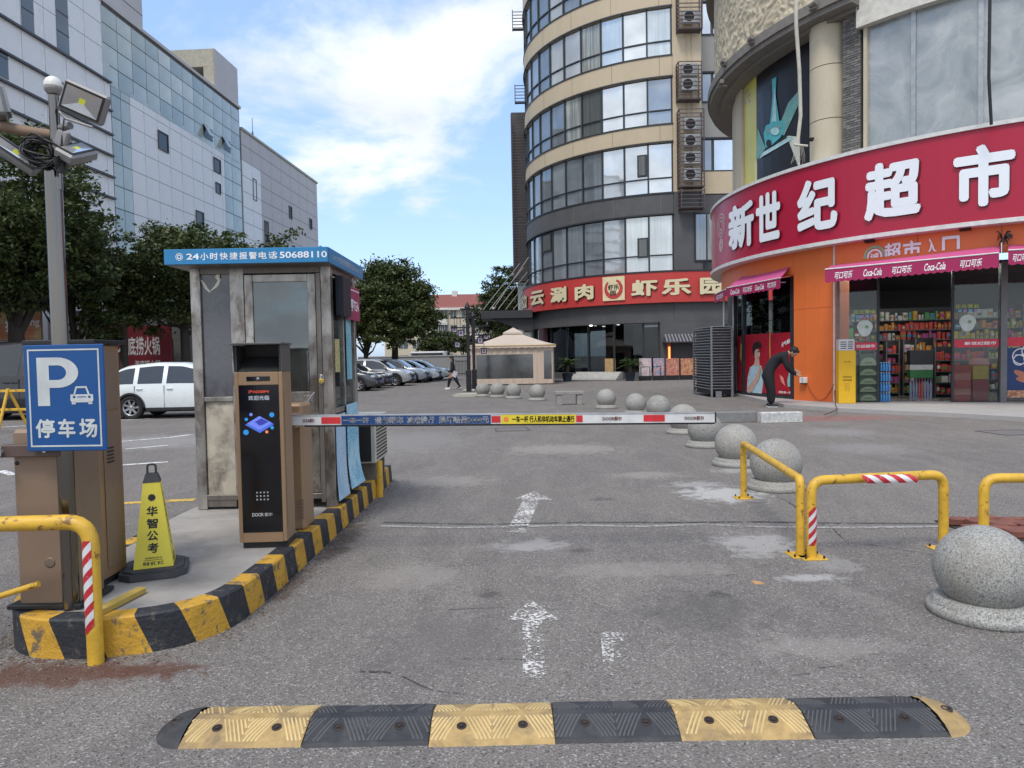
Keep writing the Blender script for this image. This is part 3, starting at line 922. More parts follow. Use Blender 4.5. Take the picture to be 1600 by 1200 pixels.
while s0 < cum[-1] - 0.05:
    mb = MB(); vs = []; fs = []; NS = 6
    for i in range(NS + 1):
        for zi, z in enumerate((0.0, IH * 0.5, IH - 0.012, IH)):
            s = s0 + 0.001 + (step - 0.002) * i / NS + SL * (0.5 - z / IH) * -1 + 0.0
            # stripes lean: lower edge further along
            s = s0 + (step) * i / NS + SL * (0.5 - z / IH)
            p, n = on_path(s)
            bulge = 0.018 + 0.003 * noise.noise(Vector((s * 4, z * 6, 2)))
            if zi == 3: bulge -= 0.010
            vs.append(p + n * bulge + Vector((0, 0, z)))
        p, n = on_path(s0 + step * i / NS + SL * (-0.5))
        vs.append(p - n * 0.10 + Vector((0, 0, IH)))
    for i in range(NS):
        for j in range(4):
            a = i * 5 + j
            fs.append((a, a + 5, a + 6, a + 1))
    mb.add(vs, fs)
    ym = k % 2 == 0
    o = obj('kerb_block', mb, KY if ym else KB, None)
    o.parent = isl
    k += 1; s0 += step

# stripe colours do not cover the flat top: a thin worn concrete cap
# loose yellow plank and the yellow steel angle lying by the cabinet
pa = G(152, 962, IH); pb = G(222, 926, IH)
mb = MB()
d = (pb - pa); L = d.length; ang = atan2(d.y, d.x)
M_ = Matrix.Translation((pa.x, pa.y, IH)) @ Matrix.Rotation(ang, 4, 'Z')
mb.box(0, L, -0.03, 0.03, 0.0, 0.035, 0.004, M=M_)
tag(obj('timber_batten', mb, mat('old_yellow_wood', (0.38, 0.27, 0.06), 0.8, dirt=0.5, bump=0.3)), 'short weathered yellow batten lying on the island beside the hoop', 'plank')
mb = MB()
pa = Vector((-3.02, 3.82, 0.30)); pb = Vector((-2.62, 3.86, 0.40)); 
mb.tube([pa + Vector((-0.5, 0, -0.16)), pb], 0.018, 6)
tag(obj('steel_strut', mb, YP), 'thin yellow steel strut sloping up to the foot of the barrier cabinet', 'strut')

# ================================================================== LANE KIOSK (ticket screen)
TAN = mat('tan_metal', (0.33, 0.215, 0.125), 0.38, 0.35, var=0.06, scale=2, dirt=0.25, dirtc=(0.2, 0.14, 0.09), dscale=5)
TAN2 = mat('tan_metal_dull', (0.25, 0.175, 0.12), 0.45, 0.3, var=0.08, scale=2, dirt=0.4, dirtc=(0.14, 0.1, 0.075), dscale=4)
BLK = mat('black_gloss', (0.006, 0.006, 0.008), 0.12, var=0.1)
BLKM = mat('black_matt', (0.014, 0.014, 0.015), 0.55)
q0 = G(374, 857, IH); q1 = G(445, 850, IH)
KW = 0.345; KD = 0.25; KH = 1.545
kx = q0.x + 0.0
kio = thing('parking_kiosk', 'tall tan pay kiosk with a dark screen panel on the island before the booth', 'kiosk', (q0.x + KW / 2, q0.y + KD / 2, IH), radians(3))
def K(name, mb, m, par=None): return obj(name, mb, m, par or kio, local=True)
w2 = KW / 2; d2 = KD / 2
mb = MB(); mb.box(-w2 + 0.02, w2 - 0.0, -d2 + 0.02, d2, 0, 0.045); K('plinth', mb, BLKM)
mb = MB()
mb.box(-w2, -w2 + 0.028, -d2, d2, 0.045, 1.30, 0.004)
mb.box(w2 - 0.028, w2, -d2, d2, 0.045, 1.30, 0.004)
mb.box(-w2 + 0.028, w2 - 0.028, -d2 + 0.01, d2, 0.045, 1.22)
mb.box(-w2 + 0.028, w2 - 0.028, -d2, -d2 + 0.01, 0.045, 0.115)
mb.box(-w2 + 0.028, w2 - 0.028, -d2, d2, 1.205, 1.30, 0.003)
# hood sides
for sx in (-1, 1):
    Mx = Matrix(((0, 0, 1, 0), (1, 0, 0, 0), (0, 1, 0, 0), (0, 0, 0, 1)))
    a0 = w2 - 0.004 if sx > 0 else -w2
    hs_ = MB(); hs_.prism([(-d2, 1.302), (d2, 1.302), (d2, 1.498), (-d2 - 0.02, 1.498), (-d2, 1.33)], a0, a0 + 0.004, M=Mx); K('hood_side', hs_, mat('grey_cap', (0.10, 0.10, 0.10), 0.4, 0.3))
mb.box(-w2 + 0.005, w2 - 0.005, d2 - 0.01, d2, 1.302, 1.50)
K('cabinet', mb, TAN)
mb = MB(); mb.box(-w2 + 0.03, w2 - 0.03, -d2 + 0.002, -d2 + 0.0095, 0.118, 1.203); scr = K('screen_panel', mb, BLK)
mb = MB(); mb.box(-0.085, 0.085, -d2 - 0.003, -d2 + 0.0, 1.235, 1.268, 0.003); K('camera_strip', mb, BLK)
mb = MB(); mb.lathe([(0.012, 0), (0.012, 0.004), (0.006, 0.006)], n=16, M=Matrix.Translation((0, -d2 - 0.003, 1.251)) @ Matrix.Rotation(radians(90), 4, 'X')); K('lens', mb, mat('lens_grey', (0.3, 0.3, 0.3), 0.2, 0.5))
mb = MB()
mb.box(-w2 - 0.012, w2 + 0.012, -d2 - 0.045, d2 + 0.01, 1.50, 1.515, 0.003); K('hood_top', mb, mat('grey_cap', (0.16, 0.16, 0.16), 0.4, 0.3))
mb = MB()
mb.quad((-w2 + 0.006, d2 - 0.06, 1.495), (w2 - 0.006, d2 - 0.06, 1.495), (w2 - 0.006, d2 - 0.03, 1.40), (-w2 + 0.006, d2 - 0.03, 1.40))
mb.quad((-w2 + 0.05, d2 - 0.05, 1.41), (w2 - 0.05, d2 - 0.05, 1.41), (w2 - 0.006, -d2 + 0.01, 1.305), (-w2 + 0.006, -d2 + 0.01, 1.305))
mb.box(-w2 + 0.005, -w2 + 0.02, -d2 + 0.006, d2 - 0.02, 1.302, 1.495); mb.box(w2 - 0.02, w2 - 0.005, -d2 + 0.006, d2 - 0.02, 1.302, 1.495)
K('hood_lining', mb, mat('hood_dark', (0.03, 0.03, 0.03), 0.4))
yf = -d2 - 0.0005 + 0.002
kf = lambda x, dd, z: (x, yf - 0.0012 - dd, z)
mb = MB(); letters(mb, '沪AD00P4', kf, -0.075, 0.075, 1.145, 1.17, 0.02); K('display_text', mb, emis('led_red', (0.5, 0.06, 0.03), 0.3), scr)
mb = MB(); letters(mb, '欢迎光临', kf, -0.075, 0.075, 1.095, 1.128, 0.0); K('display_text', mb, emis('led_white', (0.4, 0.44, 0.5), 0.35), scr)
mb = MB(); letters(mb, 'DOOR', kf, -0.075, 0.008, 0.236, 0.262, 0.02); letters(mb, '都尔', kf, 0.015, 0.072, 0.236, 0.262, 0.0); K('logo_text', mb, mat('logo_white', (0.6, 0.6, 0.6), 0.5), scr)
def diamond(cx, cz, a, b, y): return [(cx - a, y, cz), (cx, y, cz - b), (cx + a, y, cz), (cx, y, cz + b)]
mb = MB(); mb.quad(*diamond(0.0, 0.915, 0.105, 0.062, yf - 0.001)); K('picture_tile', mb, emis('ui_blue', (0.05, 0.12, 0.5), 0.3), scr)
mb = MB(); mb.quad(*diamond(0.0, 0.925, 0.09, 0.053, yf - 0.0018)); K('picture_tile', mb, emis('ui_violet', (0.12, 0.18, 0.62), 0.32), scr)
mb = MB(); mb.quad(*diamond(0.015, 0.935, 0.05, 0.026, yf - 0.0026)); mb.quad(*diamond(0.0, 0.925, 0.02, 0.02, yf - 0.0028)); K('picture_tile', mb, emis('ui_deep', (0.03, 0.04, 0.3), 0.3), scr)
for (x, z, r, m) in ((-0.10, 0.86, 0.02, 'ui_blue2'), (0.09, 0.985, 0.018, 'ui_blue2'), (-0.095, 0.955, 0.012, 'ui_blue2'), (-0.06, 0.99, 0.012, 'ui_violet'), (0.09, 0.89, 0.013, 'ui_blue2'), (0.05, 0.86, 0.011, 'ui_orange')):
    if m not in MATS: emis(m, {'ui_blue2': (0.02, 0.22, 0.55), 'ui_orange': (0.8, 0.2, 0.1)}[m], 0.28)
    mb = MB(); mb.add([(x + r * cos(2 * pi * i / 16), yf - 0.001, z + r * sin(2 * pi * i / 16)) for i in range(16)], [tuple(range(16))[::-1]])
    K('picture_dot', mb, MATS[m], scr)
for r in range(3):
    for c_ in range(4):
        mb = MB(); mb.lathe([(0.007, 0), (0.007, 0.002), (0.004, 0.003)], n=10, M=Matrix.Translation((-0.035 + c_ * 0.026, yf - 0.0002, 0.36 + r * 0.026)) @ Matrix.Rotation(radians(90), 4, 'X'))
        K('speaker_hole', mb, mat('hole_grey', (0.35, 0.35, 0.35), 0.4), scr)
mb = MB(); mb.box(w2 + 0.0005, w2 + 0.004, -d2 + 0.03, d2 - 0.03, 0.14, 1.15); K('side_panel', mb, TAN)

# ================================================================== BARRIER MACHINE AND ARM
g = G(462, 832, IH)
bw = 0.19
bar = thing('barrier_machine', 'tan barrier box with louvres standing behind the kiosk, holding the closed arm', 'barrier machine', (-1.86, 5.86, IH))
mb = MB(); mb.box(-2.02, -1.70, 5.72, 6.0, IH, IH + 1.03, 0.02); obj('cabinet', mb, TAN, bar)
mb = MB(); mb.box(-1.99, -1.86, 5.71, 5.7195, IH + 0.12, IH + 0.93, 0.001); obj('door_gap', mb, BLKM, bar)
for i in range(6):
    mb = MB(); mb.box(-1.755, -1.703, 5.712, 5.7195, IH + 0.10 + i * 0.028, IH + 0.114 + i * 0.028); obj('louvre', mb, TAN2, bar)
AZ = 1.125; AY = 5.55
mb = MB(); mb.box(-1.80, -1.70, 5.56, 5.72, AZ - 0.06, AZ + 0.06, 0.01); obj('arm_hub', mb, TAN, bar)
ALU = mat('aluminium', (0.55, 0.56, 0.57), 0.35, 0.7, dirt=0.3)
x0 = P(472, 657, AY).x; x1 = P(1116, 652, AY).x
zl = P(472, 657, AY).z; zr = P(1116, 652.5, AY).z
arm = thing('boom_barrier', 'long white and red boom arm lowered across the lane with blue and yellow notices', 'barrier arm', (x0, AY, zl))
def AF(x, dd, z, y=AY - 0.019):
    return (x, y - dd, z + zl + (zr - zl) * (x - x0) / (x1 - x0))
def armbox(xa, xb, ya, yb, za, zb):
    mb = MB(); A = [AF(x, 0, z, y) for z in (za, zb) for (x, y) in ((xa, ya), (xb, ya), (xb, yb), (xa, yb))]
    mb.add(A, [(0, 3, 2, 1), (4, 5, 6, 7), (0, 1, 5, 4), (1, 2, 6, 5), (2, 3, 7, 6), (3, 0, 4, 7)]); return mb
obj('beam', armbox(x0 - 0.1, x1, AY - 0.015, AY + 0.02, -0.036, 0.036), mat('boom_white', (0.62, 0.62, 0.60), 0.4, dirt=0.3), arm)
obj('top_rail', armbox(x0 - 0.1, x1, AY - 0.019, AY + 0.022, 0.0365, 0.044), ALU, arm)
obj('rubber_edge', armbox(x0 + 0.02, x1, AY - 0.01, AY + 0.015, -0.05, -0.0365), BLKM, arm)
obj('end_cap', armbox(x1 + 0.0005, x1 + 0.012, AY - 0.018, AY + 0.022, -0.04, 0.042), BLKM, arm)
def pxa(p): return P(p, 655, AY).x
BLU = mat('notice_blue', (0.006, 0.05, 0.17), 0.45, var=0.08, dirt=0.2)
YEL = mat('notice_yellow', (0.72, 0.56, 0.03), 0.45, var=0.06, dirt=0.2)
REDR = mat('reflect_red', (0.55, 0.025, 0.03), 0.35)
obj('blue_notice', armbox(pxa(534), pxa(767), AY - 0.0175, AY - 0.0155, -0.034, 0.034), BLU, arm)
obj('yellow_notice', armbox(pxa(783), pxa(899), AY - 0.0175, AY - 0.0155, -0.037, 0.037), YEL, arm)
for a_, b_ in ((503, 533), (768, 782), (900, 910), (1005, 1038)):
    obj('red_reflector', armbox(pxa(a_), pxa(b_), AY - 0.0175, AY - 0.0155, -0.026, 0.026), REDR, arm)
PW = mat('print_white', (0.8, 0.8, 0.8), 0.5); PB = mat('print_black', (0.01, 0.01, 0.012), 0.5)
PR = mat('print_red', (0.5, 0.03, 0.03), 0.5)
mb = MB()
f2 = lambda x, dd, z: AF(x, 0.0006, z)
letters(mb, '一车一杆', f2, pxa(537), pxa(577), -0.022, 0.022, 0.025)
letters(mb, '请勿跟车', f2, pxa(586), pxa(631), -0.027, 0.027, 0.025)
letters(mb, '减速慢行', f2, pxa(636), pxa(679), -0.027, 0.027, 0.025)
letters(mb, '损坏赔偿3000元', f2, pxa(686), pxa(764), -0.027, 0.027, 0.025)
obj('lettering', mb, PW, arm)
mb = MB(); letters(mb, '一车一杆 行人和非机动车禁止通行', f2, pxa(800), pxa(897), -0.026, 0.026, 0.03); obj('lettering', mb, PB, arm)
mb = MB()
cxm = pxa(791); mb.add([f2(cxm + 0.02 * cos(2 * pi * i / 20), 0, 0.02 * sin(2 * pi * i / 20)) for i in range(20)], [tuple(range(20))]); obj('badge', mb, mat('badge_orange', (0.7, 0.25, 0.05), 0.5), arm)
mb = MB()
for a_, b_ in ((941, 971), (1069, 1099), (474, 492)):
    mb = MB(); letters(mb, 'DOOR都尔', f2, pxa(a_), pxa(b_), -0.016, 0.016, 0.02); obj('lettering', mb, PR, arm)
# cabinet and arm of the opposite lane
cab = thing('barrier_cabinet', 'dull brown barrier cabinet behind the blue parking sign, its own arm pointing left', 'barrier machine', (-2.66, 4.06, IH))
mb = MB(); mb.box(-2.83, -2.485, 3.99, 4.26, IH, 1.24, 0.02); obj('cabinet', mb, TAN2, cab)
mb = MB(); mb.box(-2.87, -2.45, 3.95, 4.29, 0.205 + IH - 0.2, IH + 0.03, 0.004); obj('base_plate', mb, BLKM, cab)
mb = MB(); mb.box(-2.86, -2.52, 3.93, 3.989, 1.09, 1.16, 0.006); hb = obj('arm_bracket', mb, mat('bracket_brown', (0.09, 0.06, 0.05), 0.5), cab)
for x in (-2.84, -2.60):
    mb = MB(); mb.cyl((x, 3.93, 1.125), (x, 3.920, 1.125), 0.012, n=6); obj('bolt', mb, ALU, hb)
for (x, z) in ((-2.80, 1.05), (-2.56, 1.06), (-2.55, 0.62)):
    mb = MB(); mb.lathe([(0.012, 0), (0.011, 0.004), (0.004, 0.005)], n=12, M=Matrix.Translation((x, 3.9895, z)) @ Matrix.Rotation(radians(90), 4, 'X')); obj('screw', mb, BLKM, cab)
mb = MB(); mb.lathe([(0.03, 0), (0.03, 0.0015), (0.022, 0.002)], n=20, M=Matrix.Translation((-2.64, 3.9896, 0.48)) @ Matrix.Rotation(radians(90), 4, 'X')); obj('emblem', mb, mat('emblem', (0.2, 0.15, 0.11), 0.5, 0.4), cab)
arm2 = thing('boom_barrier', 'white folding boom arm leaving the photo at the left edge', 'barrier arm', (-2.85, 3.90, 1.13))
mb = MB(); mb.box(-5.4, -2.83, 3.885, 3.915, 1.10, 1.155, 0.004); obj('beam', mb, MATS['boom_white'], arm2)
mb = MB(); mb.tube([(-5.4, 3.895, 0.82), (-3.4, 3.895, 0.82), (-2.86, 3.895, 0.97)][::-1], 0.02, 8); obj('lower_rail', mb, MATS['boom_white'], arm2)
kb = thing('parking_kiosk', 'tan kiosk of the opposite lane seen from behind, left of the striped cone', 'kiosk', (-2.71, 4.5, IH))
mb = MB(); mb.box(-2.93, -2.55, 4.35, 4.62, IH + 0.04, 1.72, 0.006); obj('cabinet', mb, TAN, kb)
mb = MB(); mb.box(-2.96, -2.52, 4.30, 4.66, 1.722, 1.75, 0.004); obj('hood_top', mb, BLKM, kb)
mb = MB(); mb.box(-2.92, -2.56, 4.36, 4.61, IH, IH + 0.039); obj('plinth', mb, BLKM, kb)
mb = MB(); mb.box(-2.549, -2.543, 4.40, 4.585, 1.31, 1.68, 0.002); obj('access_door', mb, TAN2, kb)
mb = MB(); mb.box(-2.549, -2.543, 4.40, 4.585, IH + 0.10, 1.29, 0.002); dr = obj('access_door', mb, TAN2, kb)
for i in range(5):
    mb = MB(); mb.box(-2.543, -2.538, 4.43, 4.50, 0.98 + i * 0.022, 0.988 + i * 0.022); obj('louvre', mb, BLKM, dr)
for i in range(5):
    mb = MB(); mb.box(-2.64, -2.56, 4.343, 4.3495, 0.43 + i * 0.022, 0.438 + i * 0.022); obj('louvre', mb, BLKM, kb)

# ================================================================== POLE WITH SIGN AND FLOODLIGHTS
STEEL = mat('stainless', (0.21, 0.195, 0.175), 0.17, 1.0, var=0.10, scale=3, stretch=(1, 1, 0.2), dirt=0.35, dirtc=(0.2, 0.15, 0.11), dscale=5)
pb_ = G(111, 962, IH)
PX, PY = pb_.x, 3.98
PX = P(110, 900, PY).x
post = thing('floodlight_pole', 'stainless pole on the island carrying floodlights, a cable coil and a dome camera', 'lamp post', (PX, PY, IH))
zt1 = P(99, 268, PY).z; zt2 = P(86, 150, PY).z
mb = MB(); mb.tube([(PX, PY, IH), (PX, PY, zt1)], 0.043, 20); obj('pole', mb, STEEL, post)
tx = P(86, 200, PY).x + 0.0
mb = MB(); mb.tube([(tx, PY, zt1 - 0.1), (tx, PY, zt2)], 0.027, 16); obj('upper_pole', mb, STEEL, post)
cz = P(87, 136, PY).z
mb = MB(); mb.lathe([(0.03, -0.04), (0.045, -0.02), (0.045, 0.0)], c=(tx, PY, cz), n=20); mb.sm = True; dm = obj('dome_camera', mb, mat('dome_grey', (0.35, 0.33, 0.30), 0.3, 0.5), post)
mb = MB(); mb.lathe([(0.046, 0.0), (0.046, 0.018), (0.036, 0.042), (0.018, 0.055), (0.0001, 0.058)], c=(tx, PY, cz), n=20); obj('white_cap', mb, mat('cap_white', (0.72, 0.71, 0.65), 0.35), dm)
GM = mat('lamp_grey', (0.25, 0.245, 0.24), 0.42, 0.4, dirt=0.3)
def floodlight(c, W, H, D, rot, par, gly=True):
    M_ = Matrix.Translation(c) @ rot
    mb = MB()
    b = 0.012
    mb.box(-W / 2, W / 2, -0.01, D, -H / 2, H / 2, 0.012, M=M_)
    for i in range(7):
        mb.box(-W / 2 + 0.02 + i * (W - 0.05) / 6, -W / 2 + 0.026 + i * (W - 0.05) / 6, D, D + 0.018, -H / 2 + 0.02, H / 2 - 0.02, M=M_)
    o = obj('floodlight', mb, GM, par)
    mb = MB(); mb.box(-W / 2 + 0.012, W / 2 - 0.012, -0.0145, -0.0105, -H / 2 + 0.012, H / 2 - 0.012, M=M_); obj('gasket', mb, BLKM, o)
    # flat reflector: four facet tones paint the light and shade of a sunk pyramid
    mb = MB(); w, h = W / 2 - 0.024, H / 2 - 0.024
    fr = [M_ @ Vector(p) for p in ((-w, -0.016, -h), (w, -0.016, -h), (w, -0.016, h), (-w, -0.016, h))]
    ce = [M_ @ Vector(p) for p in ((-0.016, -0.0155, -0.012), (0.016, -0.0155, -0.012), (0.016, -0.0155, 0.016), (-0.016, -0.0155, 0.016))]
    mb.mat = 1; mb.add([fr[0], fr[1], ce[1], ce[0]], [(0, 1, 2, 3)])
    mb.mat = 0
    for i in (1, 2, 3):
        j = (i + 1) % 4
        mb.mat = 2 if i == 2 else 0
        mb.add([fr[i], fr[j], ce[j], ce[i]], [(0, 1, 2, 3)])
    mb.mat = 3; mb.add(ce, [(0, 1, 2, 3)])
    obj('reflector', mb, [mat('refl_shaded', (0.26, 0.25, 0.24), 0.35, 0.3), mat('refl_lit', (0.72, 0.75, 0.78), 0.15, 0.8), mat('refl_shaded_warm', (0.30, 0.27, 0.24), 0.3, 0.4), mat('led_chip', (0.55, 0.56, 0.03), 0.4)], o)
    return o
c1 = P(130, 160, 3.93)
floodlight(c1, 0.235, 0.165, 0.045, Matrix.Rotation(radians(24), 4, 'Y') @ Matrix.Rotation(radians(10), 4, 'Z') @ Matrix.Rotation(radians(10), 4, 'X'), post)
mb = MB()
mb.tube([P(93, 175, 3.95), P(104, 186, 3.93), P(145, 199, 3.9)], 0.008, 6)
mb.tube([P(95, 200, 3.98), P(110, 196, 3.95)], 0.02, 8)
obj('bracket', mb, GM, post)
c2 = P(120, 235, 3.98)
floodlight(c2, 0.20, 0.12, 0.05, Matrix.Rotation(radians(-60), 4, 'Y') @ Matrix.Rotation(radians(62), 4, 'Z'), post)
mb = MB()
jb = P(96, 222, 3.95); mb.box(-0.035, 0.035, -0.02, 0.02, -0.06, 0.06, 0.008, M=Matrix.Translation(jb) @ Matrix.Rotation(radians(20), 4, 'Y')); obj('bracket', mb, GM, post)
mb = MB(); mb.tube([P(-30, 190, 4.0), P(40, 205, 4.0), P(98, 214, 4.0)], 0.03, 12); obj('cross_arm', mb, mat('rusty_pipe', (0.22, 0.15, 0.10), 0.7, 0.2, dirt=0.6, dirtc=(0.28, 0.10, 0.04)), post)
floodlight(P(-8, 160, 3.95), 0.13, 0.18, 0.045, Matrix.Rotation(radians(-12), 4, 'Y') @ Matrix.Rotation(radians(-60), 4, 'Z'), post)
floodlight(P(25, 240, 4.0), 0.26, 0.09, 0.05, Matrix.Rotation(radians(38), 4, 'Y') @ Matrix.Rotation(radians(20), 4, 'Z') @ Matrix.Rotation(radians(-35), 4, 'X'), post)
mb = MB()
cc = P(66, 238, 3.95)
for k in range(16):
    pts = []
    rr_ = random.Random(k)
    ra, rb = 0.095 + rr_.uniform(-.02, .02), 0.055 + rr_.uniform(-.015, .015)
    off = Vector((rr_.uniform(-.02, .02), rr_.uniform(-.03, .03), rr_.uniform(-.02, .02)))
    tl = rr_.uniform(0.3, 0.8)
    for i in range(17):
        a_ = 2 * pi * i / 16
        pts.append(cc + off + Vector((ra * cos(a_) * cos(tl) + rb * sin(a_) * sin(tl) * .6, 0.03 * sin(a_ * 2 + k), -ra * cos(a_) * sin(tl) * .6 + rb * sin(a_))))
    mb.tube(pts, 0.006, 5, caps=False)
mb.tube([P(92, 262, 3.93), P(88, 250, 3.9), P(98, 240, 3.93), P(94, 270, 3.93)], 0.02, 6)
for xx in (80, 88, 95): mb.tube([P(xx, 262, 3.93), P(95, 230, 3.92), P(100, 186, 3.95)], 0.004, 5)
obj('cable_coil', mb, mat('cable_black', (0.012, 0.012, 0.013), 0.5), post)
# parking sign
SY = 3.88
a = P(35, 536, SY); b = P(167, 707, SY); mx_, mz_ = (a.x + b.x) / 2, (a.z + b.z) / 2
SW, SH = 0.45, 0.583
sg = thing('parking_sign', 'blue rectangular parking sign with a white P, a car symbol and characters, on the pole', 'sign', (mx_, SY, mz_), radians(-2.5))
SBL = mat('sign_blue', (0.003, 0.065, 0.23), 0.35, var=0.05)
mb = MB(); mb.box(-SW / 2, SW / 2, 0, 0.012, -SH / 2, SH / 2, 0.004); obj('board', mb, SBL, sg, local=True)
SWH = mat('sign_white', (0.50, 0.53, 0.52), 0.4)
mb = MB(); e_ = 0.024; t_ = 0.0085
for (xa, xb, za, zb) in ((-SW/2+e_, SW/2-e_, SH/2-e_-t_, SH/2-e_), (-SW/2+e_, SW/2-e_, -SH/2+e_, -SH/2+e_+t_), (-SW/2+e_, -SW/2+e_+t_, -SH/2+e_+t_, SH/2-e_-t_), (SW/2-e_-t_, SW/2-e_, -SH/2+e_+t_, SH/2-e_-t_)):
    mb.box(xa, xb, -0.0018, -0.0003, za, zb)
obj('border', mb, SWH, sg, local=True)
sf = lambda x, dd, z: (x, -0.002 - dd, z)
def sx_(p): return (p - 101) / 132 * SW
def sz_(p): return (621.5 - p) / 172 * SH
mb = MB()
# P: stem and bowl
x0_, x1_, z0_, z1_ = sx_(57), sx_(127), sz_(634), sz_(556)
st = 0.068
mb.quad(sf(x0_, 0, z0_), sf(x0_ + st, 0, z0_), sf(x0_ + st, 0, z1_), sf(x0_, 0, z1_))
oc = []; ic = []; cxp = x0_ + 0.115; czp = z1_ - 0.083
for i in range(15):
    a_ = pi / 2 - pi * i / 14
    oc.append((cxp + 0.118 * cos(a_), czp + 0.083 * sin(a_))); ic.append((cxp + 0.05 * cos(a_), czp + 0.040 * sin(a_)))
oc = [(x0_ + st, z1_)] + oc + [(x0_ + st, czp - 0.083)]
ic = [(x0_ + st, czp + 0.040)] + ic + [(x0_ + st, czp - 0.040)]
vs = [sf(x, 0, z) for x, z in oc] + [sf(x, 0, z) for x, z in ic]; n = len(oc)
mb.add(vs, [(i, n + i, n + i + 1, i + 1) for i in range(n - 1)])
obj('letter_p', mb, SWH, sg, local=True)
mb = MB(); mb2 = MB()
def rp(m_, pts, dd=0.0): m_.add([sf(sx_(x), dd, sz_(z)) for x, z in pts], [tuple(range(len(pts)))])
rp(mb, [(111, 616), (148, 616), (148.5, 626), (145, 629), (114, 629), (110.5, 626)]); rp(mb, [(115.5, 617), (120, 603), (138, 603), (143, 617), (139, 615), (136, 606), (122, 606), (119, 615)])
rp(mb, [(112.5, 628), (119, 628), (119, 632), (112.5, 632)]); rp(mb, [(140, 628), (146.5, 628), (146.5, 632), (140, 632)])
rp(mb2, [(115, 618.5), (119, 618.5), (119, 622), (115, 622)], 0.0006); rp(mb2, [(140, 618.5), (144, 618.5), (144, 622), (140, 622)], 0.0006); rp(mb2, [(122, 619.5), (137, 619.5), (137, 621), (122, 621)], 0.0006)
cs = obj('car_symbol', mb, SWH, sg, local=True); obj('car_symbol_detail', mb2, SBL, cs, local=True)
mb = MB()
for ch, xa, xb in (('停', 51, 83), ('车', 88, 117), ('场', 123, 153)):
    letters(mb, ch, sf, sx_(xa), sx_(xb), sz_(686), sz_(655), 0.03)
obj('lettering', mb, SWH, sg, local=True)

# ================================================================== NOTICE CONE
g = G(243, 893, IH)
cone = thing('notice_cone', 'yellow four-sided plastic notice cone with a black handle and black characters', 'traffic cone', (g.x, g.y + 0.0, IH), radians(22))
CY = mat('cone_yellow', (0.70, 0.60, 0.06), 0.4, var=0.06, dirt=0.25, dirtc=(0.3, 0.25, 0.08))
BR = mat('rubber_base', (0.05, 0.05, 0.055), 0.7, dirt=0.5, dirtc=(0.14, 0.13, 0.12))
mb = MB(); mb.prism([(-0.20, -0.13), (-0.13, -0.20), (0.13, -0.20), (0.20, -0.13), (0.20, 0.13), (0.13, 0.20), (-0.13, 0.20), (-0.20, 0.13)], 0, 0.04)
mb.prism([(-0.175, -0.115), (-0.115, -0.175), (0.115, -0.175), (0.175, -0.115), (0.175, 0.115), (0.115, 0.175), (-0.115, 0.175), (-0.175, 0.115)], 0.04, 0.055)
obj('base', mb, BR, cone, local=True)
def frus(mb, a0, z0, a1, z1):
    mb.add([(-a0, -a0, z0), (a0, -a0, z0), (a0, a0, z0), (-a0, a0, z0), (-a1, -a1, z1), (a1, -a1, z1), (a1, a1, z1), (-a1, a1, z1)], [(0, 3, 2, 1), (4, 5, 6, 7), (0, 1, 5, 4), (1, 2, 6, 5), (2, 3, 7, 6), (3, 0, 4, 7)])
A0, A1, Z0, Z1 = 0.117, 0.050, 0.056, 0.60
mb = MB(); frus(mb, A0, Z0, A1, Z1); obj('body', mb, CY, cone, local=True)
mb = MB(); frus(mb, 0.052, Z1 + 0.0005, 0.036, 0.655); obj('cap', mb, BR, cone, local=True)
mb = MB(); mb.tube(bend([(-0.025, 0, 0.65), (-0.025, 0, 0.715), (0.025, 0, 0.715), (0.025, 0, 0.65)], 0.02, 5), 0.007, 8); obj('handle', mb, BR, cone, local=True)
def cface(x, dd, z):
    k = (z - Z0) / (Z1 - Z0); a_ = A0 + (A1 - A0) * k
    return (x, -a_ - 0.0015 - dd, z)
def cside(x, dd, z):
    p = cface(x, dd, z); return (-p[1], p[0], z)
for (fn, nm) in ((cface, 0), (cside, 1)):
    mb = MB()
    for i, ch in enumerate('华智公考'):
        letters(mb, ch, fn, -0.033 + 0.0, 0.033, 0.385 - i * 0.078, 0.45 - i * 0.078, 0.03) if nm == 0 else None
    if nm == 1:
        for i, ch in enumerate('考上海公职选华智公考'):
            letters(mb, ch, fn, -0.016, 0.016, 0.50 - i * 0.036, 0.53 - i * 0.036, 0.02)
    letters(mb, '4008787810', fn, -0.05, 0.05, 0.115, 0.125, 0.01)
    letters(mb, '杨浦 徐汇 松江', fn, -0.06, 0.06, 0.075, 0.098, 0.02)
    mb.quad(*[fn(x, 0, z) for x, z in ((-0.055, 0.105), (0.055, 0.105), (0.055, 0.108), (-0.055, 0.108))])
    if nm == 0:
        mb.add([fn(0.022 * cos(2 * pi * i / 18) * (1.15 if i % 2 else 0.9), 0, 0.505 + 0.022 * sin(2 * pi * i / 18) * (1.15 if i % 2 else 0.9)) for i in range(18)], [tuple(range(18))])
    obj('lettering', mb, PB, cone, local=True)

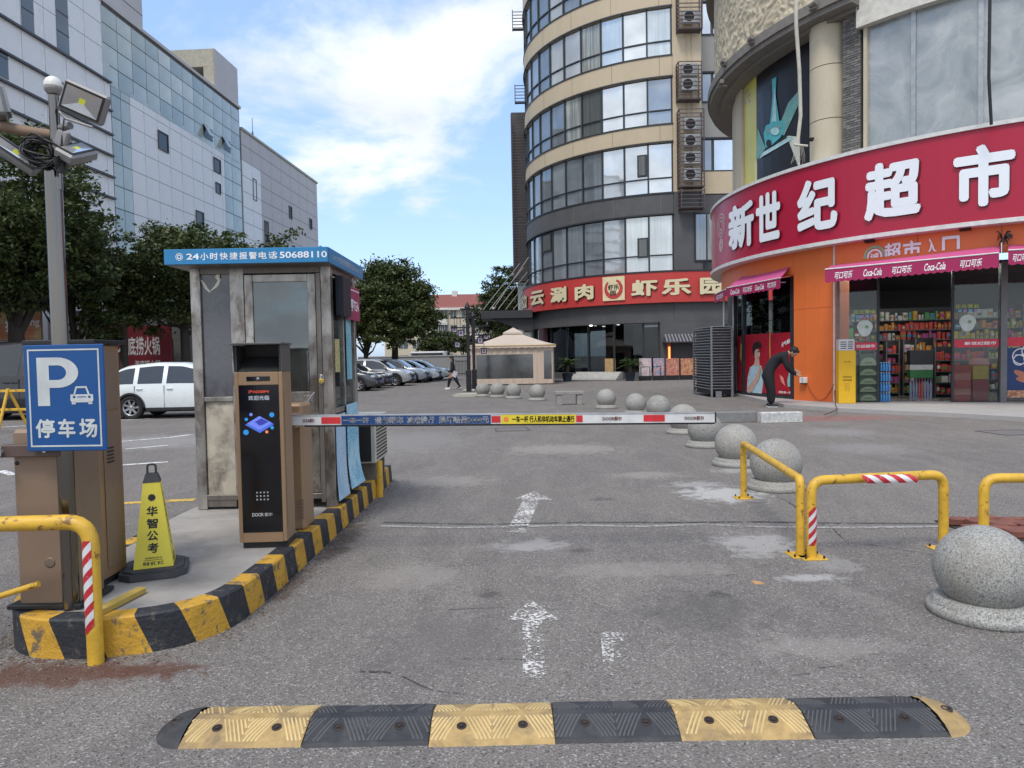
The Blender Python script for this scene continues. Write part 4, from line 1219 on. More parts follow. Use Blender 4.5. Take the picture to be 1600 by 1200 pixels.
# ================================================================== GUARD BOOTH
BX0, BX1, BY0, BY1 = -2.96, -1.665, 6.60, 7.66
BZ0, BZ1 = IH, 2.50
BST = mat('booth_steel', (0.36, 0.34, 0.31), 0.32, 0.8, var=0.4, scale=5, stretch=(1, 1, 0.5), dirt=0.75, dirtc=(0.11, 0.08, 0.06), dirts=(0.48, 0.62), dscale=7)
BSD = mat('booth_steel_dark', (0.19, 0.17, 0.15), 0.42, 0.6, var=0.25, scale=4, stretch=(1, 1, 0.35), dirt=0.5, dirtc=(0.07, 0.05, 0.04), dscale=6)
booth = thing('guard_booth', 'stainless steel guard booth with a blue lettered roof band on the island', 'guard booth', (BX0 + 0.6, BY0 + 0.5, IH))
def BO(name, x0, x1, y0, y1, z0, z1, m, par=None, b=0.004):
    mb = MB(); mb.box(x0, x1, y0, y1, z0, z1, b); return obj(name, mb, m, par or booth)
pw = 0.09
for (x, y) in ((BX0, BY0), (BX1 - pw, BY0), (BX0, BY1 - pw), (BX1 - pw, BY1 - pw)):
    BO('corner_post', x, x + pw, y, y + pw, BZ0, BZ1 - 0.02, BST)
XM = P(372, 600, BY0).x      # mullion between fixed panel and door
def bxp(p): return P(p, 600, BY0).x
def bzp(q, p=400): return P(p, q, BY0).z
zs = bzp(628, 330); zb = bzp(778, 330)
BO('mullion', bxp(363), bxp(385), BY0 + 0.005, BY0 + 0.06, BZ0 + 0.1, BZ1 - 0.03, BST)
BO('bottom_rail', BX0 + pw + 0.001, bxp(363) - 0.001, BY0 + 0.01, BY0 + 0.07, zb - 0.09, zb, BSD)
BO('sill_rail', BX0 + pw + 0.001, bxp(363) - 0.001, BY0 + 0.004, BY0 + 0.06, zs, zs + 0.045, BST)
BO('top_rail', BX0 + pw + 0.001, BX1 - pw - 0.001, BY0 + 0.01, BY0 + 0.07, BZ1 - 0.09, BZ1 - 0.02, BSD)
GLF = glass('booth_film_glass', (0.30, 0.28, 0.33), 0.12, 0.08, dirt=0.75, dirtc=(0.17, 0.165, 0.185), dscale=7)
BO('window_pane', BX0 + pw + 0.002, bxp(363) - 0.002, BY0 + 0.03, BY0 + 0.036, zs + 0.046, BZ1 - 0.092, GLF, b=0)
film = MB()
fpts = [(313, 436), (318, 440), (324, 449), (328, 455), (336, 446), (340, 438), (336, 434), (340, 425), (345, 421), (342, 432), (345, 437), (341, 447), (334, 452), (327, 457), (320, 451)]
vs = [P(a_, b_, BY0 + 0.0275) for a_, b_ in fpts]
film.add(vs, [(0, 1, 2, 14), (2, 3, 13, 14), (3, 4, 12, 13), (4, 5, 11, 12), (5, 6, 7, 10), (5, 10, 11), (7, 8, 9, 10)])
obj('torn_film', film, mat('torn_film', (0.75, 0.72, 0.6), 0.6), booth)
BO('lower_panel', BX0 + pw + 0.002, bxp(363) - 0.002, BY0 + 0.025, BY0 + 0.04, zb + 0.001, zs - 0.001,
   mat('cream_panel', (0.46, 0.41, 0.32), 0.6, var=0.15, dirt=0.8, dirtc=(0.12, 0.10, 0.085), dirts=(0.50, 0.68), dscale=3.6, bump=0.2, bscale=10))
# door
DX0, DX1 = bxp(386), BX1 - pw - 0.05
dz0, dz1 = BZ0 + 0.14, BZ1 - 0.10
door = BO('door', DX0, DX0 + 0.075, BY0 + 0.002, BY0 + 0.045, dz0, dz1, BST)
for (xa, xb, za, zb2) in ((DX1 - 0.075, DX1, dz0, dz1), (DX0 + 0.076, DX1 - 0.076, dz1 - 0.07, dz1), (DX0 + 0.076, DX1 - 0.076, dz0, dz0 + 0.09), (DX0 + 0.076, DX1 - 0.076, bzp(628, 470), bzp(612, 470))):
    BO('door_rail', xa, xb, BY0 + 0.004, BY0 + 0.043, za, zb2, BST, door)
BO('window_pane', DX0 + 0.077, DX1 - 0.077, BY0 + 0.02, BY0 + 0.026, bzp(611, 470), dz1 - 0.071, glass('booth_glass', (0.40, 0.46, 0.45), 0.16, 0.03, dirt=0.28, dirtc=(0.12, 0.135, 0.135)), door, b=0)
BO('door_panel', DX0 + 0.077, DX1 - 0.077, BY0 + 0.018, BY0 + 0.03, dz0 + 0.091, bzp(629, 470), BSD, door)
BO('lock_plate', bxp(474), bxp(484), BY0 - 0.004, BY0 + 0.0015, bzp(650, 478), bzp(618, 478), BST, door)
mb = MB(); mb.tube([P(478, 632, BY0 - 0.005), P(478, 632, BY0 - 0.05), P(491, 613, BY0 - 0.055)], 0.008, 8); obj('handle', mb, ALU, door)
BO('jamb', DX1 + 0.004, BX1 - pw - 0.003, BY0 + 0.0, BY0 + 0.05, BZ0 + 0.05, BZ1 - 0.092, BSD)
BO('hasp', bxp(500), bxp(504), BY0 - 0.008, BY0 - 0.001, bzp(600, 502), bzp(585, 502), ALU)
pd = BO('padlock', bxp(499), bxp(507), BY0 - 0.022, BY0 - 0.009, bzp(598, 503), bzp(592, 503), mat('brass', (0.6, 0.42, 0.08), 0.35, 0.7))
mb = MB(); c_ = P(503, 591, BY0 - 0.015); mb.tube([c_ + Vector((-0.013, 0, 0)), c_ + Vector((-0.012, 0, 0.022)), c_ + Vector((0, 0, 0.032)), c_ + Vector((0.012, 0, 0.022)), c_ + Vector((0.013, 0, 0))], 0.003, 6); obj('shackle', mb, ALU, pd)
BO('floor_frame', BX0 + 0.002, BX1 - 0.002, BY0 + 0.002, BY0 + 0.05, BZ0 + 0.085, BZ0 + 0.135, BSD)
BO('floor', BX0 + 0.02, BX1 - 0.02, BY0 + 0.08, BY1 - 0.02, BZ0 + 0.09, BZ0 + 0.12, BSD)
# right side (towards the lane)
zsr = 1.09
BO('side_rail', BX1 - 0.06, BX1 - 0.003, BY0 + pw + 0.001, BY1 - pw - 0.001, zsr, zsr + 0.05, BST)
BO('side_panel', BX1 - 0.04, BX1 - 0.02, BY0 + pw + 0.001, BY1 - pw - 0.001, BZ0 + 0.1, zsr - 0.001, BSD)
BO('side_pane', BX1 - 0.035, BX1 - 0.03, BY0 + pw + 0.001, BY1 - pw - 0.001, zsr + 0.051, BZ1 - 0.09, MATS['booth_glass'], b=0)
BO('side_mullion', BX1 - 0.05, BX1 - 0.004, BY0 + 0.50, BY0 + 0.54, zsr + 0.051, BZ1 - 0.09, BST)
BO('side_top_rail', BX1 - 0.06, BX1 - 0.003, BY0 + pw + 0.001, BY1 - pw - 0.001, BZ1 - 0.089, BZ1 - 0.02, BSD)
# left and back
BO('side_pane', BX0 + 0.03, BX0 + 0.035, BY0 + pw + 0.001, BY1 - pw - 0.001, zsr, BZ1 - 0.05, glass('booth_glass2', (0.32, 0.36, 0.35), 0.12, 0.03, dirt=0.5, dirtc=(0.12, 0.13, 0.13)), b=0)
BO('side_panel', BX0 + 0.02, BX0 + 0.04, BY0 + pw + 0.001, BY1 - pw - 0.001, BZ0 + 0.1, zsr - 0.001, BSD)
BO('back_pane', BX0 + pw, BX1 - pw - 0.001, BY1 - 0.035, BY1 - 0.03, zsr, BZ1 - 0.05, MATS['booth_glass2'], b=0)
BO('back_panel', BX0 + pw, BX1 - pw - 0.001, BY1 - 0.04, BY1 - 0.02, BZ0 + 0.1, zsr - 0.001, BSD)
# things inside: desk and chair back, dim
BO('desk', BX0 + 0.5, BX1 - 0.1, BY1 - 0.45, BY1 - 0.1, 0.93, 0.96, BSD)
# roof and blue band
RX0, RX1, RY0, RY1 = -3.07, -1.615, 6.36, 7.82
RZ0, RZ1 = 2.47, 2.605
roof = BO('roof', RX0 + 0.01, RX1 - 0.01, RY0 + 0.01, RY1 - 0.01, RZ0 - 0.005, RZ1 - 0.02, BSD)
BBL = mat('band_blue', (0.02, 0.20, 0.42), 0.4, var=0.08, dirt=0.25, dirtc=(0.05, 0.12, 0.2))
BO('blue_band', RX0, RX1, RY0 - 0.012, RY0 + 0.008, RZ0, RZ1, BBL, roof, b=0.003)
BO('blue_band', RX1 - 0.009, RX1 + 0.006, RY0 + 0.009, RY1, RZ0, RZ1, BBL, roof, b=0.003)
rf = lambda x, dd, z: (x, RY0 - 0.0135 - dd, z)
mb = MB()
def rx(p): return P(p, 398, RY0 - 0.012).x
def slope_fn(x, dd, z): return (x, RY0 - 0.0135 - dd, z)
letters(mb, '24', rf, rx(291), rx(311), RZ0 + 0.042, RZ0 + 0.095, 0.02)
for i, ch in enumerate('小时快捷报警电话'):
    xa = 313 + i * 15.2
    letters(mb, ch, rf, rx(xa), rx(xa + 12.5), RZ0 + 0.036, RZ0 + 0.10, 0.015)
letters(mb, ':', rf, rx(431), rx(433), RZ0 + 0.045, RZ0 + 0.09, 0.02)
letters(mb, '50688110', rf, rx(437), rx(511), RZ0 + 0.040, RZ0 + 0.097, 0.02)
obj('lettering', mb, PW, roof)
mb = MB(); cx_, cz_ = rx(280), RZ0 + 0.068
for r0, r1 in ((0.028, 0.033), (0.012, 0.02)):
    vs = [rf(cx_ + r * cos(2 * pi * i / 24), 0, cz_ + r * sin(2 * pi * i / 24)) for r in (r0, r1) for i in range(24)]
    mb.add(vs, [(i, (i + 1) % 24, 24 + (i + 1) % 24, 24 + i) for i in range(24)])
obj('emblem', mb, PW, roof)
mb = MB(); sfn = lambda x, dd, z: (RX1 + 0.0075 + dd, x, z)
letters(mb, '24小时快捷报警电话:50688110', sfn, RY0 + 0.15, RY1 - 0.1, RZ0 + 0.04, RZ0 + 0.10, 0.01)
obj('lettering', mb, mat('print_grey', (0.45, 0.5, 0.55), 0.5), roof)
# bits of greenery and debris on the roof
# things hung on the lane side of the booth
def hung(nm, lab, cat, y0, y1, z0, z1, m, dx=0.012, curl=0.0):
    mb = MB(); n = 14
    vs = []; fs = []
    for i in range(n + 1):
        t = i / n; z = z1 + (z0 - z1) * t
        bend_ = curl * (max(0, t - 0.55) / 0.45) ** 2
        for y in (y0, y1):
            vs.append((BX1 + dx + bend_ * (1.0 if y == y1 else 0.55), y, z))
            vs.append((BX1 + dx + 0.003 + bend_ * (1.0 if y == y1 else 0.55), y, z))
    for i in range(n):
        a_ = i * 4
        fs += [(a_, a_ + 2, a_ + 6, a_ + 4), (a_ + 1, a_ + 5, a_ + 7, a_ + 3), (a_, a_ + 4, a_ + 5, a_ + 1), (a_ + 2, a_ + 3, a_ + 7, a_ + 6)]
    fs += [(0, 1, 3, 2)]
    mb.add(vs, fs)
    return tag(obj(nm, mb, m), lab, cat)
def poster_mat(name, a_, b_, c_, sc=6):
    t = NT(name); v = t.noise(sc, 3, 0.5); w = t.noise(90, 2, 0.5, stretch=(0.02, 0.25, 1.0))
    col = t.mix(t.ramp(v, 0.42, 0.58), a_, b_)
    col = t.mix(t.ramp(w, 0.52, 0.58, 0, 0.7), col, c_)
    MATS[name] = t.bsdf(col, 0.45); return MATS[name]
PM1 = poster_mat('poster_pale_blue', (0.34, 0.52, 0.68), (0.45, 0.62, 0.75), (0.22, 0.38, 0.55), 3)
PM2 = poster_mat('poster_sky', (0.10, 0.42, 0.62), (0.35, 0.62, 0.75), (0.60, 0.72, 0.72), 3)
PM3 = poster_mat('poster_teal', (0.20, 0.50, 0.60), (0.30, 0.60, 0.68), (0.05, 0.2, 0.3), 4)
hung('hanging_poster', 'pale blue text poster curling off the lower side of the booth, the nearer of two', 'poster', BY0 + 0.04, BY0 + 0.42, 0.27, 1.08, PM1, 0.006, 0.03)
hung('hanging_poster', 'sky blue poster with an orange patch curling off the booth side, the farther of two', 'poster', BY0 + 0.47, BY0 + 0.98, 0.30, 1.15, PM2, 0.010, 0.06)
hung('notice_sheet', 'yellow printed notice taped inside the side window of the booth', 'notice', BY0 + 0.22, BY0 + 0.40, 1.48, 1.80, poster_mat('notice_y', (0.55, 0.5, 0.2), (0.6, 0.55, 0.25), (0.1, 0.1, 0.05)), -0.028)
hung('notice_sheet', 'teal blue printed notice hanging on the side window of the booth', 'notice', BY0 + 0.56, BY0 + 0.78, 1.40, 2.02, PM3, 0.004)
ws = thing('window_shutter', 'black box of a half open hatch on the side window of the booth', 'shutter', (BX1, BY0 + 0.2, 2.2))
mb = MB(); mb.box(BX1 + 0.001, BX1 + 0.08, BY0 + 0.18, BY0 + 0.50, 2.02, 2.40, 0.004); obj('box', mb, mat('navy_black', (0.008, 0.010, 0.02), 0.5), ws)
ps = thing('banner_sign', 'small dark pink banner with white characters high on the booth side', 'banner', (BX1, BY0 + 0.8, 2.2))
PK = mat('banner_pink', (0.30, 0.03, 0.09), 0.5, dirt=0.3, dirtc=(0.5, 0.2, 0.25))
mb = MB(); mb.box(BX1 + 0.05, BX1 + 0.056, BY0 + 0.40, BY0 + 1.0, 2.00, 2.34); obj('cloth', mb, PK, ps)
mb = MB(); bf = lambda x, dd, z: (BX1 + 0.0572 + dd, x, z)
letters(mb, '岗亭TEA', bf, BY0 + 0.45, BY0 + 0.95, 2.09, 2.22, 0.02)
mb.quad(*[bf(x, 0, z) for x, z in ((BY0 + 0.42, 2.30), (BY0 + 0.98, 2.30), (BY0 + 0.98, 2.31), (BY0 + 0.42, 2.31))]); obj('lettering', mb, PW, ps)
# outdoor unit and short post behind the booth
g = G(577, 745, IH)
ac = thing('air_conditioner', 'cream outdoor air conditioner unit on the island behind the booth', 'air conditioner', (g.x, g.y, 0.0))
ay = 8.0; axl = P(562, 700, ay).x - 0.3; axr = P(587, 700, ay).x
CRM = mat('ac_cream', (0.50, 0.48, 0.40), 0.55, dirt=0.3)
mb = MB(); mb.box(axl, axr, ay, ay + 0.75, 0.42, 0.95, 0.01); obj('casing', mb, CRM, ac)
mb = MB(); mb.box(axl + 0.03, axr - 0.05, ay - 0.004, ay - 0.0005, 0.44, 0.92); obj('fin_panel', mb, BLKM, ac)
for i in range(12):
    mb = MB(); mb.box(axr + 0.0005, axr + 0.004, ay + 0.05, ay + 0.70, 0.46 + i * 0.04, 0.48 + i * 0.04); obj('slot', mb, BLKM, ac)
for y in (ay + 0.08, ay + 0.6):
    mb = MB(); mb.box(axl + 0.02, axr - 0.02, y, y + 0.05, IH, 0.419); obj('foot', mb, BSD, ac)
bp = thing('short_post', 'short yellow steel post at the far end of the island beside the air conditioner', 'post', (-1.55, 8.15, 0))
mb = MB(); mb.tube([(-1.565, 8.2, 0), (-1.565, 8.2, 0.42)], 0.045, 14); obj('pipe', mb, YP, bp)

# grit, chips and dry leaves gathered along the kerb and scattered on the lane: nobody could count them
mb = MB(); rr = random.Random(21)
DBM = [mat('grit_pale', (0.26, 0.24, 0.22), 0.9), mat('leaf_dry', (0.12, 0.06, 0.03), 0.9), mat('grit_dark', (0.05, 0.045, 0.04), 0.9)]
def bit(x, y, s):
    mb.mat = rr.choice([0, 1, 2, 1]); a = rr.uniform(0, 6.28)
    p = [Vector((x + s * rr.uniform(.6, 1.2) * cos(a + k * 2.1), y + s * rr.uniform(.6, 1.2) * sin(a + k * 2.1), 0.001)) for k in range(3)]
    mb.add(p + [Vector((x, y, s * rr.uniform(0.3, 0.9)))], [(0, 1, 3), (1, 2, 3), (2, 0, 3)])
for i in range(1500):
    s_ = rr.uniform(0.2, cum[-1]); p, n = on_path(s_)
    d = 0.02 + abs(rr.gauss(0, 0.09)); bit(p.x + n.x * d, p.y + n.y * d, rr.uniform(0.003, 0.011))
for i in range(700): bit(rr.uniform(-2.9, 3.2), rr.uniform(2.3, 7.5), rr.uniform(0.002, 0.007))
for i in range(420): bit(rr.gauss(-2.45, 0.4), rr.gauss(3.72, 0.10), rr.uniform(0.002, 0.005))
for i in range(260): bit(a.x + rr.gauss(0, 0.3), a.y + rr.gauss(0, 0.3), rr.uniform(0.002, 0.008)) if False else bit(G(1268, 871).x + rr.gauss(0, 0.25), G(1268, 871).y + rr.gauss(0, 0.25), rr.uniform(0.002, 0.008))
tag(obj('litter', mb, DBM, None, stuff=True), 'dry leaves and grit gathered along the striped kerb and on the lane', 'litter')
# ================================================================== CLAD MALL BUILDING ON THE LEFT
PAN = mat('panel_pale', (0.77, 0.765, 0.755), 0.5, 0.1, var=0.08, scale=0.5, dirt=0.22, dirtc=(0.26, 0.26, 0.28), dscale=0.6)
PAN2 = mat('panel_mauve', (0.50, 0.47, 0.46), 0.6, var=0.06, scale=0.5, dirt=0.25, dirtc=(0.19, 0.18, 0.19), dscale=0.5)
JNT = mat('joint_grey', (0.16, 0.16, 0.165), 0.8)
WDK = mat('window_dark', (0.035, 0.04, 0.045), 0.2)
CRB = mat('roof_cream', (0.42, 0.40, 0.32), 0.8, dirt=0.5, dirtc=(0.2, 0.18, 0.14), dscale=1.2)
FG1 = facade_glass('mall_glass', (0.44, 0.48, 0.44), 0.15, 0.12)
FG1b = facade_glass('mall_glass_pale', (0.55, 0.57, 0.50), 0.15, 0.14)
FG1c = facade_glass('mall_glass_deep', (0.34, 0.39, 0.37), 0.16, 0.1)
RZM = atan2(-0.0618, 1.0)          # local x = outwards, local y = along the facade
mall = thing('shopping_mall', 'long pale panelled mall with a glass band under its roof behind the trees at left', 'building', (-25.09, 0, 0), RZM)
def ML(name, mb, m, par=None, **k): return obj(name, mb, m, par or mall, local=True, **k)
mb = MB(); mb.box(-24, -0.06, 20, 58.1, 0, 21.9); mb.box(-24, -0.02, 58.1, 76.4, 0, 20.4); ML('core_wall', mb, JNT)
mb = MB(); mb.box(-0.058, 0.0, 20, 58.0, 0, 5.4); mb.box(-0.018, 0.02, 58.1, 76.4, 0, 5.4); ML('base_wall', mb, PAN)
CW = 1.45; RHt = 1.29
shared = {}
rm = random.Random(11)
def panel(y0, y1, z0, z1, m, name='panel', x0=-0.06, x1=0.0, gap=0.035, par=None, tilt=0.0):
    key = (round(y1 - y0, 3), round(z1 - z0, 3), m.name, round(x1 - x0, 3))
    if key not in shared:
        mb = MB(); mb.box(x0 - x0, x1 - x0, gap / 2, (y1 - y0) - gap / 2, gap / 2, (z1 - z0) - gap / 2)
        o = obj(name, mb, m, par or mall, local=True); shared[key] = o.data
    else:
        o = bpy.data.objects.new(name, shared[key]); COL.objects.link(o); o.parent = par or mall
    o.location = (x0, y0, z0)
    if tilt: o.rotation_euler = (0, 0, tilt)
    return o
holes = [(45.4, 46.9, 12.9, 14.6), (52.4, 53.6, 12.3, 13.9), (52.7, 53.6, 10.2, 11.5), (49.9, 51.4, 7.1, 8.9)]
def inhole(y0, y1, z0, z1, H):
    return any(y0 < h[1] - 0.3 and y1 > h[0] + 0.3 and z0 < h[3] - 0.3 and z1 > h[2] + 0.3 for h in H)
# glazed band rows
gz = [17.45, 18.55, 19.65, 20.75, 21.7]
yy = 40.5
cols = []
while yy < 57.9: cols.append((yy, min(yy + CW, 58.0))); yy += CW
openw = [(51.9, 53.3), (54.8, 56.2)]
for (a, b) in cols:
    for i in range(4):
        m = rm.choice([FG1, FG1, FG1b, FG1, FG1c])
        panel(a, b, gz[i], gz[i + 1], m, 'glass_pane', -0.06, 0.01, 0.05, tilt=rm.uniform(-0.006, 0.006))
# vertical glazed strips
zz_ = 5.4
while zz_ < 17.7:
    z1_ = min(zz_ + RHt, 17.74)
    for (a, b) in ((41.2, 42.1), (42.1, 43.0), (55.1, 56.4), (56.4, 58.0)):
        panel(a, b, zz_, z1_, rm.choice([FG1, FG1c, FG1]), 'glass_pane', -0.06, -0.01, 0.05)
    zz_ += RHt
# white cladding between the strips
yy = 43.0
while yy < 55.0:
    y1 = min(yy + CW, 55.08)
    zz_ = 5.4
    while zz_ < 17.7:
        z1_ = min(zz_ + RHt, 17.74)
        panel(yy, y1, zz_, z1_, PAN)
        zz_ += RHt
    yy = y1
def mall_window(h, par=None, xf=0.0):
    mb = MB()
    y0, y1, z0, z1 = h
    for (a, b, c, d) in ((y0, y1, z0, z0 + 0.07), (y0, y1, z1 - 0.07, z1), (y0, y0 + 0.07, z0 + 0.07, z1 - 0.07), (y1 - 0.07, y1, z0 + 0.07, z1 - 0.07)):
        mb.box(-0.04 + xf, 0.02 + xf, a, b, c, d)
    o = ML('window', mb, mat('frame_dark', (0.06, 0.06, 0.065), 0.5), par)
    mb = MB(); mb.box(-0.05 + xf, -0.03 + xf, y0 + 0.071, y1 - 0.071, z0 + 0.071, z1 - 0.071); ML('pane', mb, WDK, o)
    return o
for h in ((45.9, 47.1, 15.25, 16.45), (53.3, 54.4, 15.75, 16.8), (53.5, 54.3, 14.2, 15.0), (50.4, 51.5, 11.1, 12.3)): mall_window(h, xf=0.045)
# vents tilted open in the band
for (a, b) in openw:
    mb = MB()
    M_ = Matrix.Translation((0.02, a, 18.75)) @ Matrix.Rotation(radians(-28), 4, 'Y')
    mb.box(0, 0.05, 0.0, (b - a) / 2 - 0.03, -0.95, 0.0, M=M_)
    ML('vent_window', mb, FG1c)
    mb = MB(); mb.box(0.012, 0.018, a, b, 17.8, 18.7); ML('pane', mb, WDK)
# left part: plain panels and horizontal fins
fins = [17.65, 16.05, 14.7, 13.5, 12.3, 11.1, 9.9, 8.7, 7.5, 6.3]
for i, z in enumerate(fins):
    mb = MB(); mb.box(-0.02, 0.16, 22.0, 41.1, z - 0.13, z - 0.03); ML('fin', mb, mat('fin_dark', (0.09, 0.095, 0.11), 0.6))
lv = [5.4] + fins[::-1] + [19.3, 20.6, 21.9]
slots = [(34.5, 35.2), (36.9, 37.7)]
lowh = [(30.5, 33.4, 14.8, 15.95), (31.0, 32.6, 13.6, 14.6), (36.4, 37.5, 12.4, 13.3)]
yy = 22.0
while yy < 41.1:
    y1 = min(yy + 1.55, 41.15)
    for i in range(len(lv) - 1):
        z0_, z1_ = lv[i], lv[i + 1]
        if z0_ > 17.7 and y1 > 40.6: continue
        panel(yy, y1, z0_, z1_, PAN)
    yy = y1
for (a, b, c, d) in [(s[0], s[1], 17.7, 21.8) for s in slots] + lowh:
    mb = MB(); mb.box(0.002, 0.03, a - 0.05, b + 0.05, c, d); w_ = ML('window', mb, facade_glass('slot_glass', (0.12, 0.14, 0.15), 0.2, 0.1))
    for z in np.arange(c + 0.9, d, 1.0): mb = MB(); mb.box(0.031, 0.05, a - 0.05, b + 0.05, z, z + 0.06); ML('glazing_bar', mb, MATS['fin_dark'], w_)
mb = MB(); mb.box(-0.6, 0.10, 22, 58.15, 21.9, 22.1); ML('roof_edge', mb, PAN2)
# farther lower wing
zz_ = 5.4; r_ = 0
while zz_ < 20.3:
    z1_ = min(zz_ + 1.25, 20.3)
    yy = 58.15
    while yy < 76.3:
        w_ = 1.8 if yy < 61.7 else 2.3
        y1 = min(yy + w_, 76.4)
        wh = (yy < 61.2 and z1_ < 18.3)
        hl = [(60.2, 61.3, 12.2, 14.6), (69.5, 70.6, 10.6, 12.0), (73.6, 74.6, 9.5, 10.8), (62.2, 63.3, 6.6, 9.0)]
        panel(yy, y1, zz_, z1_, PAN if wh else PAN2, 'panel', -0.02, 0.04 if wh else 0.03, 0.04)
        yy = y1
    zz_ = z1_
for h in ((60.1, 60.8, 15.1, 16.9), (68.1, 68.9, 15.1, 16.3), (73.7, 74.5, 15.1, 16.2), (62.2, 63.1, 11.8, 13.8)): mall_window(h, xf=0.06)
mb = MB(); mb.box(-0.5, 0.12, 58.16, 76.5, 20.31, 20.5); ML('roof_edge', mb, CRB)
# roof blocks
tb = MB(); tb.box(-12, -0.3, 30, 45.2, 22.1, 32.0); ML('roof_block', tb, PAN2)
for z in np.arange(23.2, 32, 1.25):
    mb = MB(); mb.box(-0.30, -0.285, 30, 45.2, z, z + 0.05); ML('joint_line', mb, JNT)
mb = MB(); mb.box(-6, -0.1, 54.1, 58.0, 23.7, 25.0); mb.box(-0.9, -0.1, 54.1, 58.0, 22.1, 23.69); mb.box(-6, -5.4, 54.1, 58.0, 22.1, 23.69); mb.box(-5.39, -0.91, 56, 58.0, 22.1, 23.69); ML('lift_house', mb, CRB)
mb = MB(); mb.box(-0.095, -0.06, 54.15, 58.05, 22.0, 25.05); ML('lift_house_side', mb, PAN2)  # darker slab puts the shade of this face into its colour
mb = MB(); mb.tube([(-1.5, 64, 20.5), (-1.5, 64, 22.0)], 0.08, 6); mb.tube([(-1.5, 64, 22.0), (-1.5, 64, 23.2)], 0.03, 6); mb.box(-1.8, -1.2, 63.8, 64.2, 20.5, 21.3); ML('antenna', mb, JNT)

# ================================================================== TREES
def leafmat(name, a, b, c):
    t = NT(name)
    gi = t.node('ShaderNodeNewGeometry')
    inf = t.noise(0.9, 3)
    col = t.mix(gi.outputs['Random Per Island'], a, b)
    col = t.mix(t.ramp(inf, 0.45, 0.72, 0, 0.6), col, c)
    bs = t.node('ShaderNodeBsdfPrincipled'); t.l.new(col, bs.inputs['Base Color']); bs.inputs['Roughness'].default_value = 0.5
    bs.inputs['Specular IOR Level'].default_value = 0.35
    tr = t.node('ShaderNodeBsdfTranslucent'); t.l.new(col, tr.inputs[0])
    mx = t.node('ShaderNodeMixShader'); mx.inputs[0].default_value = 0.2
    t.l.new(bs.outputs[0], mx.inputs[1]); t.l.new(tr.outputs[0], mx.inputs[2]); t.l.new(mx.outputs[0], t.out.inputs['Surface'])
    MATS[name] = t.m; return t.m
LF = leafmat('leaf_dark', (0.020, 0.038, 0.012), (0.080, 0.108, 0.032), (0.135, 0.150, 0.045))
LF2 = leafmat('leaf_olive', (0.03, 0.05, 0.014), (0.075, 0.095, 0.025), (0.11, 0.12, 0.03))
BARK = mat('bark', (0.05, 0.042, 0.034), 0.9, bump=0.6, bscale=20)
def crown_mesh(name, blobs, n, size, seed, m, parent):
    """leaf-sized faces gathered in clumps over several overlapping lobes; joined into one part"""
    rg = np.random.default_rng(seed)
    tot = sum(b[3] * b[4] * b[5] for b in blobs)
    V = []
    for (cx, cy, cz, rx, ry, rz) in blobs:
        k = int(n * (rx * ry * rz) / tot)
        nc = max(10, k // 55)
        d = rg.normal(size=(nc, 3)); d /= np.linalg.norm(d, axis=1)[:, None]
        rad = rg.uniform(0.45, 1.0, nc) ** 0.6
        rad *= 1 + 0.18 * np.sin(d[:, 0] * 5 + seed) * np.cos(d[:, 2] * 6 + seed * 2) + 0.1 * rg.normal(size=nc)
        cc = d * rad[:, None] * np.array([rx, ry, rz]) + np.array([cx, cy, cz])
        cs = rg.uniform(0.35, 0.75, nc) * min(rx, ry, rz) ** 0.5 * 0.62
        idx = rg.integers(0, nc, k)
        q = rg.normal(size=(k, 3)) * 0.5
        q[:, 2] *= 0.55
        pts = cc[idx] + q * cs[idx][:, None]
        V.append(pts)
    c = np.concatenate(V); k = len(c)
    nrm = rg.normal(size=(k, 3)); nrm[:, 2] = np.abs(nrm[:, 2]) + 0.35
    nrm /= np.linalg.norm(nrm, axis=1)[:, None]
    t = np.cross(nrm, rg.normal(size=(k, 3))); t /= np.linalg.norm(t, axis=1)[:, None]
    b = np.cross(nrm, t)
    s = size * rg.uniform(0.6, 1.25, k)[:, None]
    P0 = c - t * s; P1 = c + b * s * 0.5; P2 = c + t * s; P3 = c - b * s * 0.5
    vs = np.stack([P0, P1, P2, P3], 1).reshape(-1, 3)
    me = bpy.data.meshes.new(name)
    me.vertices.add(len(vs)); me.vertices.foreach_set('co', vs.astype('f').ravel())
    me.loops.add(4 * k); me.loops.foreach_set('vertex_index', np.arange(4 * k, dtype='i'))
    me.polygons.add(k); me.polygons.foreach_set('loop_start', np.arange(0, 4 * k, 4, dtype='i'))
    me.update(calc_edges=True)
    me.materials.append(m)
    o = bpy.data.objects.new(name, me); COL.objects.link(o); o.parent = parent
    o['kind'] = 'stuff'
    return o
